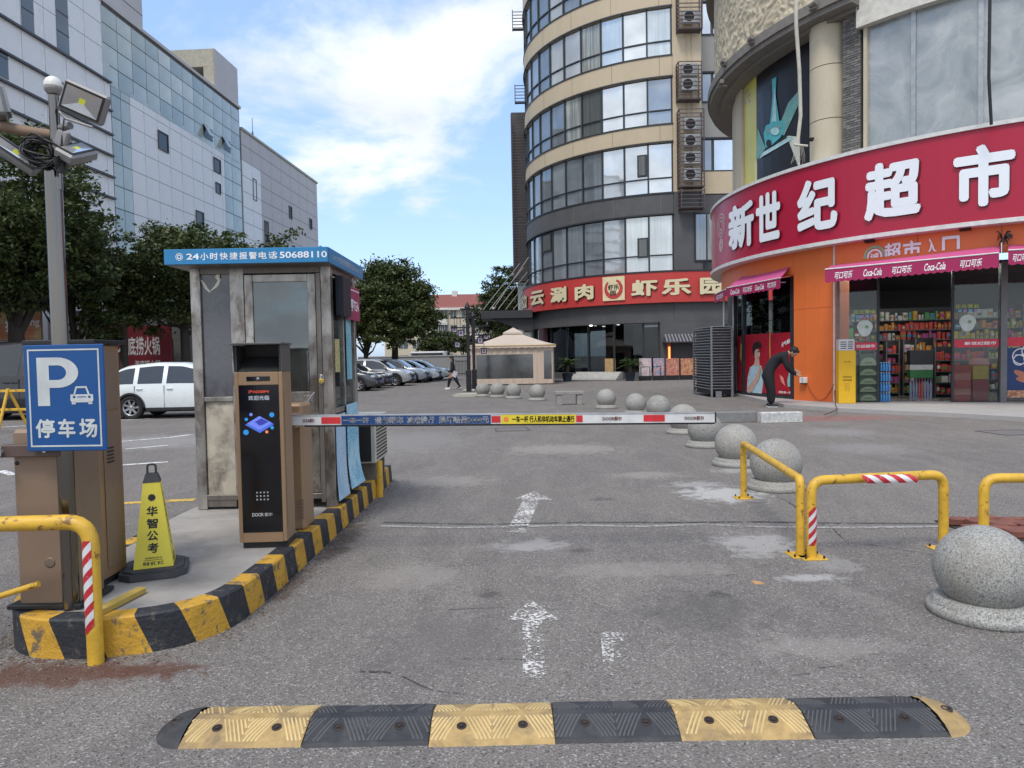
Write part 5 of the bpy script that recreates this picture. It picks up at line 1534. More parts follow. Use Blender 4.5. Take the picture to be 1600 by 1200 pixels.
def tree(x, y, h, cr, seed, label, trunk_h=None, n=14000, size=0.11, m=None, tr=0.16, lobes=9, squash=0.8, group='broadleaf trees', lean=0, nm='broadleaf_tree'):
    m = m or LF
    t_ = thing(nm, label, 'tree', (x, y, 0), 0, group)
    rr = random.Random(seed)
    th = trunk_h or h * 0.32
    top = Vector((lean, 0, h * 0.8))
    mb = MB()
    mb.tube([(0, 0, 0), (rr.uniform(-.05, .05), 0, th * 0.5), (lean * .3, 0, th), (lean * .6, 0, h * 0.6), top], [tr * 1.25, tr, tr * 0.85, tr * 0.5, tr * 0.15], 9)
    obj('trunk', mb, BARK, t_, local=True)
    blobs = [(lean, 0, h - cr * squash * 0.9, cr * 0.72, cr * 0.72, cr * squash * 0.85)]
    for i in range(lobes):
        a = 2 * pi * i / lobes + rr.uniform(-.3, .3)
        rad = cr * rr.uniform(0.40, 0.68)
        zc_ = th + (h - th) * rr.uniform(0.12, 0.72)
        k = rr.uniform(0.36, 0.52) * cr
        blobs.append((lean + rad * cos(a), rad * sin(a), zc_, k, k, k * squash))
        mb = MB()
        e = Vector((lean + rad * cos(a) * 0.9, rad * sin(a) * 0.9, zc_))
        s_ = Vector((lean * .3, 0, th * rr.uniform(0.75, 1.2)))
        mb.tube([s_, s_.lerp(e, 0.5) + Vector((0, 0, -0.1 * cr)), e], [tr * 0.5, tr * 0.3, tr * 0.1], 6)
        obj('limb', mb, BARK, t_, local=True)
    crown_mesh('crown', blobs, n, size, seed, m, t_)
    return t_
# left row in front of the mall, pixel positions turned into ground points at a chosen distance
def tp(px, d): q = P(px, 570, d); return q.x, q.y
x, y = tp(28, 27); tree(x, y, 10.7, 3.5, 3, 'big dark tree at the left edge behind the black van', n=40000, size=0.105, trunk_h=3.2, tr=0.3)
x, y = tp(118, 30); tree(x, y, 7.9, 2.7, 4, 'dark round tree between the floodlight pole and the mall', n=25000, size=0.10, trunk_h=2.2, m=LF2)
x, y = tp(-80, 24); tree(x, y, 8.5, 2.8, 5, 'dark tree cut off by the left edge of the photo', n=14000, size=0.10)
x, y = tp(290, 33.5); tree(x, y, 8.1, 3.4, 6, 'wide dark tree whose crown rises left of the booth roof above the red hoarding', n=42000, size=0.10, trunk_h=3.2, tr=0.22)
x, y = tp(196, 31.5); tree(x, y, 6.4, 1.8, 14, 'smaller dark tree in front of the red hoarding', n=11000, size=0.095, trunk_h=3.7)
x, y = tp(455, 45); tree(x, y, 9.7, 3.4, 7, 'dark tree behind the booth roof, its top just showing over the blue band', n=14000, size=0.13)
x, y = tp(375, 44); tree(x, y, 9.3, 2.6, 12, 'low tree between the mall wall and the booth roof', n=9000, size=0.13, m=LF2)
x, y = tp(618, 49); tree(x, y, 8.5, 3.6, 8, 'big rounded dark tree over the parked row right of the booth', n=46000, size=0.12, trunk_h=2.6, tr=0.24)
x, y = tp(572, 47); tree(x, y, 6.8, 2.6, 9, 'yellowish green tree squeezed between the booth and the big rounded tree', n=15000, size=0.12, m=LF2)
x, y = tp(805, 62); tree(x, y, 9.6, 3.0, 10, 'dark tree behind the cable-hung canopy left of the round building', n=18000, size=0.13)
x, y = tp(775, 66); tree(x, y, 8.0, 2.6, 13, 'dark tree behind the tent and the lamp poles', n=12000, size=0.13)
for i, (px, d, h, r, lab) in enumerate(((676, 78, 4.8, 2.0, 'small tree before the far apartment block, next to the big rounded tree'), (702, 84, 4.9, 1.8, 'small olive tree before the far apartment block, left of the walking person'),
                                         (724, 80, 4.3, 1.6, 'small olive tree before the far apartment block, just left of the lamp poles'))):
    x, y = tp(px, d); tree(x, y, h, r, 20 + i, lab, n=5000, size=0.15, m=LF2, lobes=5, tr=0.1, group='small far trees')

# red hoarding with white characters and other shopfront boards behind the trees
def board(nm, cat, lab, px0, px1, z0, z1, d, m, words=(), wm=None, depth=0.12, dz=0.0):
    a = P(px0, 550, d); b = P(px1, 550, d)
    t_ = thing(nm, lab, cat, ((a.x + b.x) / 2, d, z0))
    mb = MB(); mb.box(a.x, b.x, d, d + depth, z0, z1, 0.01); bo = obj('panel', mb, m, t_)
    for (s, pa, pb, za, zb, bold) in words:
        q = MB(); qa = P(pa, 550, d).x; qb = P(pb, 550, d).x
        letters(q, s, lambda x, dd, z: (x, d - 0.006 - dd, z), qa, qb, za, zb, bold); obj('lettering', q, wm or PW, t_)
    return t_
HR = mat('hoarding_red', (0.21, 0.018, 0.03), 0.5, dirt=0.2)
board('hoarding', 'hoarding', 'dark red restaurant hoarding with white characters between the trees and the white car', 160, 268, 0.9, 3.5, 36.0, HR,
      (('海底捞火锅', 188, 250, 2.0, 2.95, 0.02), ('海底捞火锅', 210, 250, 1.35, 1.75, 0.01)))
mb = MB(); q = P(176, 540, 35.9); mb.sm = False
cxh, czh = q.x, 2.6
vs = [(cxh + r * cos(a), 35.9, czh + r * sin(a)) for r in (0.42, 0.52) for a in [2 * pi * i / 28 for i in range(28)]]
mb.add(vs, [(i, (i + 1) % 28, 28 + (i + 1) % 28, 28 + i) for i in range(28)]); hb_ = obj('ring_logo', mb, PW, COL.objects['hoarding'])
board('shop_banner', 'banner', 'orange and cream poster with large characters on the shop at the left edge', -20, 66, 2.75, 4.05, 32, poster_mat('poster_orange', (0.45, 0.12, 0.05), (0.5, 0.36, 0.16), (0.5, 0.4, 0.25), 0.8),
      (('招', 10, 28, 3.1, 3.7, 0.03), ('ing', 46, 64, 3.3, 3.7, 0.02)))
board('shop_banner', 'banner', 'white and black banner between the floodlight pole and the dark red hoarding', 76, 132, 2.4, 3.9, 34, mat('banner_white', (0.5, 0.5, 0.5), 0.5), (('号召', 82, 130, 2.7, 3.6, 0.03),), PB)
board('shop_canopy', 'canopy', 'grey green shop awning over the orange poster at the left edge', -30, 66, 4.1, 4.9, 31.5, mat('canopy_green', (0.12, 0.16, 0.145), 0.6), depth=1.5)
gs = thing('shop_building', 'low grey shop building under the trees at the left edge', 'building', (-27, 40, 0))
mb = MB(); mb.box(-31, -16.8, 37.0, 41, 0, 4.4); obj('wall', mb, mat('shop_wall', (0.13, 0.135, 0.14), 0.8), gs)
for i in range(6):
    mb = MB(); mb.box(-30.4 + i * 2.2, -28.6 + i * 2.2, 36.9, 36.99, 0.3, 2.9); w_ = obj('window', mb, WDK, gs)

# ================================================================== CARS
TYRE = mat('tyre', (0.012, 0.012, 0.013), 0.8)
RIM = mat('rim', (0.38, 0.39, 0.40), 0.3, 0.8)
CGL = mat('car_glass', (0.02, 0.024, 0.028), 0.06, spec=0.8)
LAMP = mat('headlamp', (0.55, 0.57, 0.60), 0.12, 0.3)
TAIL = mat('tail_lamp', (0.35, 0.01, 0.01), 0.2)
def paint(name, c, metal=0.25): return mat(name, c, 0.28, metal, var=0.03, coat=0.9)
def interp(tab, x):
    for i in range(len(tab) - 1):
        if x <= tab[i + 1][0]:
            a, b = tab[i], tab[i + 1]
            t = (x - a[0]) / (b[0] - a[0]) if b[0] > a[0] else 0
            t = min(max(t, 0), 1)
            return a[1] + (b[1] - a[1]) * t
    return tab[-1][1]
def smooth_tab(tab, x, w=0.018):
    return (interp(tab, x - w) + 2 * interp(tab, x) + interp(tab, x + w)) / 4
def make_car(label, loc, rz, body, L=4.5, W=1.82, H=1.6, style='suv', group=None, detail=True, cat='car', nm='parked_car'):
    """front towards +x locally; lofted shell with cut wheel arches, glass, lamps, wheels"""
    t_ = thing(nm, label, cat, loc, rz, group)
    if style == 'suv':
        top = [(-0.5, .62), (-.495, .80), (-.47, 1.0), (-.40, 1.42), (-.33, 1.55), (-.15, H), (.02, H - .02), (.11, 1.50), (.26, 1.03), (.40, .93), (.47, .80), (.495, .66), (.5, .5)]
        gl0, gl1, ws0, ws1, rw0, rw1 = -.40, .235, .10, .262, -.475, -.385
    elif style == 'sedan':
        top = [(-0.5, .60), (-.495, .80), (-.47, .98), (-.36, 1.03), (-.20, 1.38), (-.05, H), (.03, H - .02), (.10, 1.36), (.25, .97), (.40, .86), (.47, .72), (.495, .6), (.5, .5)]
        gl0, gl1, ws0, ws1, rw0, rw1 = -.29, .235, .08, .262, -.36, -.19
    else:
        top = [(-0.5, .7), (-.495, 1.1), (-.48, 1.5), (-.46, H - .12), (-.42, H), (0, H), (.22, H - .05), (.28, H - .22), (.385, 1.28), (.46, 1.12), (.49, .9), (.5, .6)]
        gl0, gl1, ws0, ws1, rw0, rw1 = -.46, .345, .27, .39, -.495, -.46
    belt = (0.98 if style == 'suv' else 0.93) if style != 'van' else 1.22
    wb = 0.30 if style != 'van' else 0.31
    xw = (-wb * L + 0.02, wb * L + 0.05); Rw = 0.34 if style != 'van' else 0.36; Ra = Rw + 0.055
    NX = 72
    xs = [(-0.5 + i / NX) for i in range(NX + 1)]
    def halfw(u):
        e = 1 - max(0, (abs(u) - 0.36) / 0.14) ** 2 * 0.16
        return W / 2 * e
    def zlow(u):
        x = u * L; z = 0.24 + max(0, abs(u) - 0.42) * 1.2
        for c in xw:
            if abs(x - c) < Ra: z = max(z, Rw + sqrt(Ra * Ra - (x - c) ** 2))
        return z
    def tp_(u): return smooth_tab(top, u)
    def ring(u):
        hw = halfw(u); zt = tp_(u); zl = zlow(u)
        be = min(belt, zt - 0.035)
        gh = max(0, zt - belt)
        rw_ = hw - 0.05 - gh * 0.36
        zl2 = min(zl, be - 0.06)
        return [(hw * 0.965, zl2), (hw * 0.995, min(max(zl2 + 0.02, 0.42), be - 0.04)), (hw, min(max(zl2 + 0.04, 0.62), be - 0.02)), (hw * 0.975, be),
                (max(rw_, 0.1) + (0.03 if gh > 0.1 else 0), zt - min(0.075, max(gh, 0.02) * 0.5) if gh > 0.02 else zt - 0.012), (max(rw_, 0.1) - 0.10, zt - (0.012 if gh > 0.1 else 0.004)), (0, zt)]
    rings = [ring(u) for u in xs]
    K_ = 7
    mb = MB(); mb.sm = True
    for s in (1, -1):
        vs = []
        for i, u in enumerate(xs):
            for (yv, zv) in rings[i]: vs.append((u * L, s * yv, zv))
        fs = []
        for i in range(NX):
            for j in range(K_ - 1):
                q = (i * K_ + j, i * K_ + j + 1, (i + 1) * K_ + j + 1, (i + 1) * K_ + j)
                fs.append(q if s > 0 else q[::-1])
        mb.add(vs, fs)
        # close the ends
        for i, fl in ((0, s > 0), (NX, s < 0)):
            base = [(xs[i] * L, s * yv, zv) for (yv, zv) in rings[i]] + [(xs[i] * L, 0, rings[i][0][1])]
            mb.sm = False; mb.add(base, [tuple(range(len(base)))[::-1] if not fl else tuple(range(len(base)))]); mb.sm = True
    obj('body', mb, body, t_, local=True)
    mb = MB(); mb.box(-L / 2 + 0.12, L / 2 - 0.12, -W / 2 + 0.14, W / 2 - 0.14, 0.2, 0.62); obj('underbody', mb, BLKM, t_, local=True)
    # side glass
    def at(i, s, f, off=0.006):
        a = rings[i][3]; b = rings[i][4]
        return (xs[i] * L, s * (a[0] + (b[0] - a[0]) * f + off), a[1] + (b[1] - a[1]) * f + 0.002)
    pill = [gl0, -0.267, -0.082, gl1] if style == 'suv' else [gl0, gl0 + (gl1 - gl0) * 0.52, gl1]
    for s in (1, -1):
        for k in range(len(pill) - 1):
            ids = [i for i in range(NX + 1) if pill[k] + 0.008 <= xs[i] <= pill[k + 1] - 0.002]
            vs = []
            for i in ids:
                full = (rings[i][4][1] - rings[i][3][1])
                f1 = 0.93; f0 = 0.06
                if full < 0.10: f1 = f0 + 0.02
                vs += [at(i, s, f0), at(i, s, f1)]
            g_ = MB(); g_.sm = True
            fs = [(2 * i, 2 * i + 1, 2 * i + 3, 2 * i + 2) for i in range(len(ids) - 1)]
            g_.add(vs, [f if s > 0 else f[::-1] for f in fs]); obj('window', g_, CGL, t_, local=True)
    for (u0, u1, nm) in ((ws0, ws1, 'windscreen'), (rw0, rw1, 'rear_window')):
        ids = [i for i in range(NX + 1) if u0 - 1e-6 <= xs[i] <= u1 + 1e-6]
        g_ = MB(); g_.sm = True; vs = []
        up_ = 0.008
        for i in ids:
            w_ = max(rings[i][4][0] - 0.06, 0.2); z = rings[i][6][1]
            for f in (-1, -0.6, 0, 0.6, 1): vs.append((xs[i] * L + (0.006 if nm == 'windscreen' else -0.006), f * w_, z + up_ - (0.018 if abs(f) == 1 else 0.004 if abs(f) > .5 else 0) * (1 if True else 0)))
        n5 = 5
        fs = [(a * n5 + b, (a + 1) * n5 + b, (a + 1) * n5 + b + 1, a * n5 + b + 1) for a in range(len(ids) - 1) for b in range(4)]
        g_.add(vs, fs); obj(nm, g_, CGL, t_, local=True)
    # doors: seams and handles
    if detail:
        for s in (1, -1):
            for u in (pill[1] - 0.0, pill[-2] if len(pill) > 3 else -0.16, gl1 - 0.03):
                hw = halfw(u)
                mb = MB(); mb.box(u * L - 0.004, u * L + 0.004, s * (hw - 0.015), s * (hw + 0.002), 0.34, belt - 0.02); obj('door_seam', mb, BLKM, t_, local=True)
            for u in (pill[1] + 0.03, (pill[-2] if len(pill) > 3 else 0) + 0.035):
                hw = halfw(u)
                mb = MB(); mb.box(u * L - 0.09, u * L + 0.09, s * (hw - 0.01), s * (hw + 0.025), belt - 0.13, belt - 0.10, 0.01); obj('door_handle', mb, body, t_, local=True)
            mb = MB(); mb.box(-0.36 * L * .55, 0.36 * L * .6, s * (W / 2 - 0.035), s * (W / 2 + 0.006), 0.235, 0.33, 0.01); obj('sill_trim', mb, BLKM, t_, local=True)
    for s in (1, -1):
        hw = W / 2
        mb = MB(); mb.box(gl1 * L - 0.26, gl1 * L - 0.10, s * (hw + 0.02), s * (hw + 0.2), belt + 0.03, belt + 0.17, 0.04); mb.box(gl1 * L - 0.2, gl1 * L - 0.14, s * (hw - 0.08), s * (hw + 0.04), belt + 0.03, belt + 0.07); obj('mirror', mb, body, t_, local=True)
        hwf = halfw(0.47)
        mb = MB(); mb.box(0.44 * L, 0.489 * L, s * (hwf - 0.42), s * (hwf + 0.012), .66, .78, 0.03); obj('headlight', mb, LAMP, t_, local=True)
        mb = MB(); mb.box(-0.497 * L, -0.46 * L, s * (hwf - 0.36), s * (hwf + 0.012), .80, .94, 0.03); obj('tail_light', mb, TAIL, t_, local=True)
        # arch lips
        for c in xw:
            mb = MB(); vs = []; fs = []; n = 20
            for k in range(n + 1):
                a = pi * k / n
                for rr_ in (Ra - 0.03, Ra + 0.025):
                    u = (c + rr_ * cos(a)) / L
                    vs.append((c + rr_ * cos(a), s * (halfw(u) + 0.007), Rw + rr_ * sin(a)))
            fs = [(2 * k, 2 * k + 1, 2 * k + 3, 2 * k + 2) for k in range(n)]
            mb.add(vs, fs if s < 0 else [f[::-1] for f in fs]); obj('arch_trim', mb, BLKM if style != 'sedan' else body, t_, local=True)
    mb = MB(); mb.box(0.485 * L, 0.503 * L, -0.45, 0.45, 0.50, 0.66, 0.02); mb.box(0.485 * L, 0.503 * L, -0.6, 0.6, 0.28, 0.42, 0.03); obj('grille', mb, BLKM, t_, local=True)
    mb = MB(); mb.box(0.502 * L, 0.507 * L, -0.22, 0.22, 0.40, 0.53); obj('number_plate', mb, mat('plate_blue', (0.03, 0.12, 0.45), 0.4), t_, local=True)
    mb = MB(); mb.box(-0.503 * L, -0.498 * L, -0.22, 0.22, 0.60, 0.73); obj('number_plate', mb, MATS['plate_blue'], t_, local=True)
    for c in xw:
        for s in (1, -1):
            M_ = Matrix.Translation((c, s * (W / 2 - 0.115), Rw)) @ Matrix.Rotation(radians(-90 * s), 4, 'X')
            mb = MB(); mb.lathe([(Rw - 0.12, -0.10), (Rw - 0.02, -0.10), (Rw, -0.08), (Rw, 0.08), (Rw - 0.02, 0.10), (Rw - 0.11, 0.10), (Rw - 0.12, 0.06)], n=28, M=M_, caps=False); ty = obj('wheel', mb, TYRE, t_, local=True)
            mb = MB(); mb.lathe([(Rw - 0.14, 0.05), (Rw - 0.118, 0.095), (Rw - 0.112, 0.095)], n=28, M=M_, caps=False)
            mb.lathe([(0.05, 0.05), (0.05, 0.085), (0.02, 0.09)], n=14, M=M_)
            for k in range(7):
                Ms = M_ @ Matrix.Rotation(2 * pi * k / 7, 4, 'Z')
                mb.add([Ms @ Vector(p) for p in ((0.03, -0.03, 0.08), (Rw - 0.125, -0.02, 0.092), (Rw - 0.125, 0.035, 0.092), (0.03, 0.03, 0.08), (0.03, -0.03, 0.05), (Rw - 0.125, -0.02, 0.06), (Rw - 0.125, 0.035, 0.06), (0.03, 0.03, 0.05))],
                       [(0, 1, 2, 3), (4, 7, 6, 5), (0, 4, 5, 1), (2, 6, 7, 3), (1, 5, 6, 2)])
            obj('rim', mb, RIM, ty, local=True)
            mb = MB(); mb.lathe([(Rw - 0.13, 0.0), (Rw - 0.13, 0.02), (0.001, 0.02)], n=20, M=M_); obj('brake_disc', mb, BLKM, ty, local=True)
    return t_
# white crossover behind the cone and booth, tail to the left
WC = P(203, 600, 20.4)
make_car('white crossover parked broadside between the parking sign and the booth', (WC.x + 0.29 * 4.5 + 0.06, 21.2, 0), radians(2), paint('paint_white', (0.66, 0.70, 0.69), 0.0), L=4.5, H=1.63)
make_car('black van with a sloping windscreen behind the parking sign at the left edge', (P(-5, 600, 21).x + 0.7, 21.6, 0), radians(180), paint('paint_black', (0.012, 0.012, 0.014)), L=4.9, W=1.95, H=2.35, style='van', cat='van', nm='parked_van')
carc = [
    (590, 611, (0.06, 0.062, 0.065), 'sedan', 1.47, 'dark grey sedan, nearest of the parked row, half hidden by the booth', 'grey'),
    (606, 607, (0.010, 0.011, 0.014), 'sedan', 1.45, 'black car second in the parked row beside the dark grey sedan', 'black'),
    (643, 603, (0.33, 0.335, 0.34), 'suv', 1.64, 'silver crossover third in the parked row right of the booth', 'silver'),
    (667, 598.5, (0.22, 0.25, 0.30), 'suv', 1.60, 'blue grey crossover fourth in the parked row', 'bluegrey'),
    (687, 596, (0.64, 0.66, 0.66), 'sedan', 1.5, 'white car fifth in the parked row with its dark nose grille', 'white1'),
    (702, 593.5, (0.60, 0.66, 0.64), 'sedan', 1.5, 'pale white car farthest in the parked row near the walking person', 'white2')]
for (px, py, c, st, H_, lab, nmx) in carc:
    g = G(px, py)
    make_car(lab, (g.x - 2.3, g.y + 0.95, 0), radians(-4), paint('paint_' + nmx, c), L=4.6, H=H_, style=st, group='cars parked in a row', detail=False)

# ================================================================== FAR END OF THE CAR PARK
apt = thing('apartment_building', 'cream apartment block with a red tiled roof at the far end of the car park', 'building', (-9, 150, 0))
AW = mat('apt_cream', (0.50, 0.44, 0.33), 0.8, var=0.05, scale=0.3)
AW2 = mat('apt_white', (0.58, 0.56, 0.50), 0.8)
AR = mat('apt_roof', (0.22, 0.07, 0.055), 0.8)
ax0, ax1 = P(600, 500, 150).x, P(812, 500, 150).x
mb = MB(); mb.box(ax0, ax1, 150, 162, 0, 12.4); obj('wall', mb, AW, apt)
rz1 = P(700, 463, 150).z; rz0 = P(700, 475, 150).z
mb = MB(); mb.add([(ax0 - .5, 149.4, rz0 - 0.8), (ax1 + .5, 149.4, rz0 - 0.8), (ax1 + .5, 156, rz1 + 0.9), (ax0 - .5, 156, rz1 + 0.9), (ax0 - .5, 162.6, rz0 - 0.8), (ax1 + .5, 162.6, rz0 - 0.8)], [(0, 1, 2, 3), (3, 2, 5, 4), (0, 3, 4), (1, 5, 2), (0, 4, 5, 1)]); obj('roof', mb, AR, apt)
mb = MB(); mb.box(ax0 - .3, ax1 + .3, 149.3, 149.9, rz0 - 1.3, rz0 - 0.81); obj('eaves', mb, AW2, apt)
mb = MB(); mb.box(P(706, 460, 155).x, P(714, 460, 155).x, 155, 157, rz1 - 0.5, rz1 + 1.6); obj('chimney', mb, AW2, apt)
shutter = mat('apt_window', (0.09, 0.11, 0.12), 0.2)
for k, zt in enumerate((11.7, 8.6, 5.5, 2.4)):
    for j, (pa, pb, bay) in enumerate(((622, 636, 0), (644, 656, 0), (682, 698, 1), (704, 713, 0), (722, 732, 0), (738, 750, 1), (762, 772, 0), (780, 794, 1))):
        a = P(pa, 500, 149.9).x; b = P(pb, 500, 149.9).x
        if bay:
            mb = MB(); mb.box(a - 0.2, b + 0.2, 149.0, 149.99, zt - 2.9, zt - 2.0); mb.box(a - .2, b + .2, 149.0, 149.99, zt - 0.1, zt + 0.15)
            obj('balcony', mb, AW2, apt)
        mb = MB(); mb.box(a, b, 149.5 if bay else 149.93, 149.98, zt - 2.0 if bay else zt - 1.8, zt - 0.15); w_ = obj('window', mb, shutter, apt)
        mb = MB()
        yb = 149.46 if bay else 149.9
        for f in ((0.5,) if not bay else (0.2, 0.4, 0.6, 0.8)): x_ = a + (b - a) * f; mb.box(x_ - 0.04, x_ + 0.04, yb, yb + 0.03, zt - 1.8, zt - 0.15)
        obj('mullion', mb, AW2, w_)
for k in range(6):
    x_ = P((672, 700, 717, 735, 755, 776)[k], 500, 149.9).x
    mb = MB(); mb.cyl((x_, 149.8, 0), (x_, 149.8, 11.8), 0.07, n=6); obj('downpipe', mb, AW2, apt)
# grey boundary wall and a white coach behind it
fw = thing('boundary_wall', 'low grey boundary wall with an open gate at the end of the car park', 'wall', (-8, 66, 0))
mb = MB(); mb.box(P(560, 590, 68).x, P(737, 590, 68).x, 68, 68.25, 0, 1.75); obj('wall', mb, mat('wall_grey', (0.30, 0.30, 0.30), 0.85, dirt=0.3), fw)
mb = MB(); mb.box(P(560, 590, 68).x, P(737, 590, 68).x, 67.93, 68.32, 1.752, 1.85); obj('coping', mb, mat('coping', (0.42, 0.42, 0.40), 0.8), fw)
gt = thing('metal_fence', 'dark metal railing before the grey boundary wall right of the walking person', 'fence', (-4, 60, 0))
fx0, fx1 = P(712, 590, 60).x, P(730, 590, 60).x
for z in (0.2, 1.25):
    mb = MB(); mb.box(fx0, fx1, 60, 60.04, z, z + 0.05); obj('rail', mb, BLKM, gt)
for k in range(9):
    x_ = fx0 + (fx1 - fx0) * k / 8
    mb = MB(); mb.cyl((x_, 59.97, 0), (x_, 59.97, 1.4), 0.018, n=6); obj('bar', mb, BLKM, gt)
bus = thing('coach', 'white roofed coach passing beyond the boundary wall', 'bus', (P(665, 560, 74).x, 75, 0))
bx0_, bx1_ = P(640, 560, 74).x, P(695, 560, 74).x
mb = MB(); mb.box(bx0_, bx1_, 74, 76.4, 0.4, 2.3, 0.15); obj('body', mb, mat('coach_white', (0.5, 0.5, 0.5), 0.4), bus)
mb = MB(); mb.box(bx0_ + .2, bx1_ - .2, 73.97, 73.995, 1.75, 2.12, 0.0); obj('window', mb, CGL, bus)
for k in range(2):
    mb = MB(); mb.cyl((bx0_ + 0.8 + k * 2, 73.95, 0.4), (bx0_ + 0.8 + k * 2, 74.3, 0.4), 0.4, n=16); obj('wheel', mb, TYRE, bus)

# ================================================================== DARK LAMP POLES WITH HANGING PANELS
LPM = mat('pole_black', (0.018, 0.017, 0.022), 0.5, 0.3)
LAN = mat('lantern_paper', (0.40, 0.36, 0.44), 0.6)
def deco_pole(px, py_, h, label, side, k):
    g = G(px, py_)
    t_ = thing('lamp_post', label, 'lamp post', (g.x, g.y, 0), 0, 'dark decorative poles')
    mb = MB(); mb.box(-0.12, 0.12, -0.12, 0.12, 0, 1.0, 0.02); mb.box(-0.075, 0.075, -0.075, 0.075, 1.0, h, 0.01); mb.lathe([(0.14, h), (0.10, h + 0.1), (0.02, h + 0.25)], n=8); obj('post', mb, LPM, t_, local=True)
    mb = MB()
    for z in (h - 0.5, h - 0.95): mb.box(-0.8 if side < 0 else -0.1, 0.1 if side < 0 else 0.8, -0.03, 0.03, z, z + 0.06)
    mb.box(-0.35, 0.35, -0.03, 0.03, h - 0.1, h - 0.03)
    obj('cross_bar', mb, LPM, t_, local=True)
    for i, (dx, dz, w_, hh) in enumerate(((0.32, -1.35, 0.30, 0.34), (0.62, -1.15, 0.26, 0.30), (0.5, -1.85, 0.28, 0.3))):
        x_ = side * dx
        mb = MB()
        for (a, b, c, d) in ((x_ - w_/2, x_ + w_/2, h+dz, h+dz+.04), (x_ - w_/2, x_ + w_/2, h+dz+hh-.04, h+dz+hh), (x_ - w_/2, x_ - w_/2+.04, h+dz+.04, h+dz+hh-.04), (x_ + w_/2-.04, x_ + w_/2, h+dz+.04, h+dz+hh-.04)):
            mb.box(a, b, -0.05, 0.05, c, d)
        mb.cyl((x_, 0, h + dz + hh), (x_, 0, h - 0.5), 0.012, n=5)
        fr_ = obj('panel_frame', mb, LPM, t_, local=True)
        mb = MB(); mb.box(x_ - w_ / 2 + .041, x_ + w_ / 2 - .041, -0.02, 0.02, h + dz + .041, h + dz + hh - .041); obj('panel', mb, LAN, fr_, local=True)
        mb = MB(); mb.add([(x_ + 0.06 * cos(2 * pi * q / 12), -0.0215, h + dz + hh / 2 + 0.07 * sin(2 * pi * q / 12)) for q in range(12)], [tuple(range(12))]); obj('panel_sign', mb, mat('lantern_purple', (0.09, 0.05, 0.12), 0.6), fr_, local=True)
    if k:
        mb = MB(); mb.box(-0.28, 0.28, -0.1, 0.1, 0.0, 0.12, 0.03); obj('stone_foot', mb, mat('foot_stone', (0.4, 0.38, 0.33), 0.8), t_, local=True)
    return t_
deco_pole(733, 612, 3.9, 'dark lamp pole with framed panels, the left of two before the tent', -1, 1)
deco_pole(741.5, 609, 3.6, 'dark lamp pole with framed panels, the right of two touching the tent', 1, 0)
mb = MB(); g = G(737, 619)
mb.prism([(g.x - .75, g.y - .3), (g.x + .6, g.y - .5), (g.x + .9, g.y + .4), (g.x - .4, g.y + .6)], 0, 0.11)
struct(obj('kerb_corner', mb, mat('foot_stone2', (0.42, 0.40, 0.33), 0.85, dirt=0.4)))

# ================================================================== TENT
td = 40.0
a = P(739, 598, td); b = P(868, 598, td)
tw = b.x - a.x
tent = thing('gazebo_tent', 'beige square tent with clear plastic windows and yellow trim before the round building', 'tent', ((a.x + b.x) / 2, td + tw / 2, 0), radians(-2))
TB = mat('tent_beige', (0.50, 0.42, 0.35), 0.85, var=0.06, scale=1.0, bump=0.3, bscale=5)
TB2 = mat('tent_curtain', (0.54, 0.43, 0.34), 0.85, var=0.08, scale=3, stretch=(6, 6, 0.3), bump=0.4, bscale=5)
hw = tw / 2; eh = 2.25; ph = 3.12
mb = MB(); n = 8; vs = []
def tz(q): return eh + (ph - eh) * (1 - q) ** 1.25
segs = 10
for r in range(n + 1):
    q = 0.18 + 0.82 * r / n; rad = (hw + 0.12) * q
    for s_ in range(4):
        for k in range(segs):
            t = k / segs * 2 - 1
            p = [(t, -1), (1, t), (-t, 1), (-1, -t)][s_]
            sag = 0.06 * (1 - t * t) * r / n
            vs.append((p[0] * rad, p[1] * rad, tz(q) - sag * 0.5))
m_ = 4 * segs
mb.sm = False
mb.add(vs, [(r * m_ + k, (r + 1) * m_ + k, (r + 1) * m_ + (k + 1) % m_, r * m_ + (k + 1) % m_) for r in range(n) for k in range(m_)])
obj('roof', mb, TB, tent, local=True)
mb = MB(); q = (hw + .12) * 0.24
mb.add([(-q, -q, ph - 0.12), (q, -q, ph - 0.12), (q, q, ph - 0.12), (-q, q, ph - 0.12), (0, 0, ph + 0.2)], [(0, 1, 4), (1, 2, 4), (2, 3, 4), (3, 0, 4), (3, 2, 1, 0)])
mb.box(-q, q, -q, -q + 0.02, ph - 0.22, ph - 0.121); mb.box(-q, q, q - 0.02, q, ph - 0.22, ph - 0.121)
obj('top_cap', mb, TB, tent, local=True)
e_ = hw + 0.12
mb = MB(); 
for s_ in range(4):
    R4 = Matrix.Rotation(s_ * pi / 2, 4, 'Z'); vs = []; N = 26
    for k in range(N + 1):
        x_ = -e_ + 2 * e_ * k / N; dz = -0.15 - 0.035 * (k % 2)
        vs += [R4 @ Vector((x_, -e_ - 0.004, eh - 0.03)), R4 @ Vector((x_, -e_ - 0.02, eh + dz))]
    mb.add(vs, [(2 * k, 2 * k + 1, 2 * k + 3, 2 * k + 2) for k in range(N)])
obj('valance', mb, TB, tent, local=True)
mb = MB()
for s_ in range(4):
    R4 = Matrix.Rotation(s_ * pi / 2, 4, 'Z'); mb.box(-e_, e_, -e_ - 0.03, -e_ - 0.006, eh - 0.05, eh - 0.02, M=R4)
obj('yellow_trim', mb, mat('trim_yellow', (0.65, 0.42, 0.05), 0.6), tent, local=True)
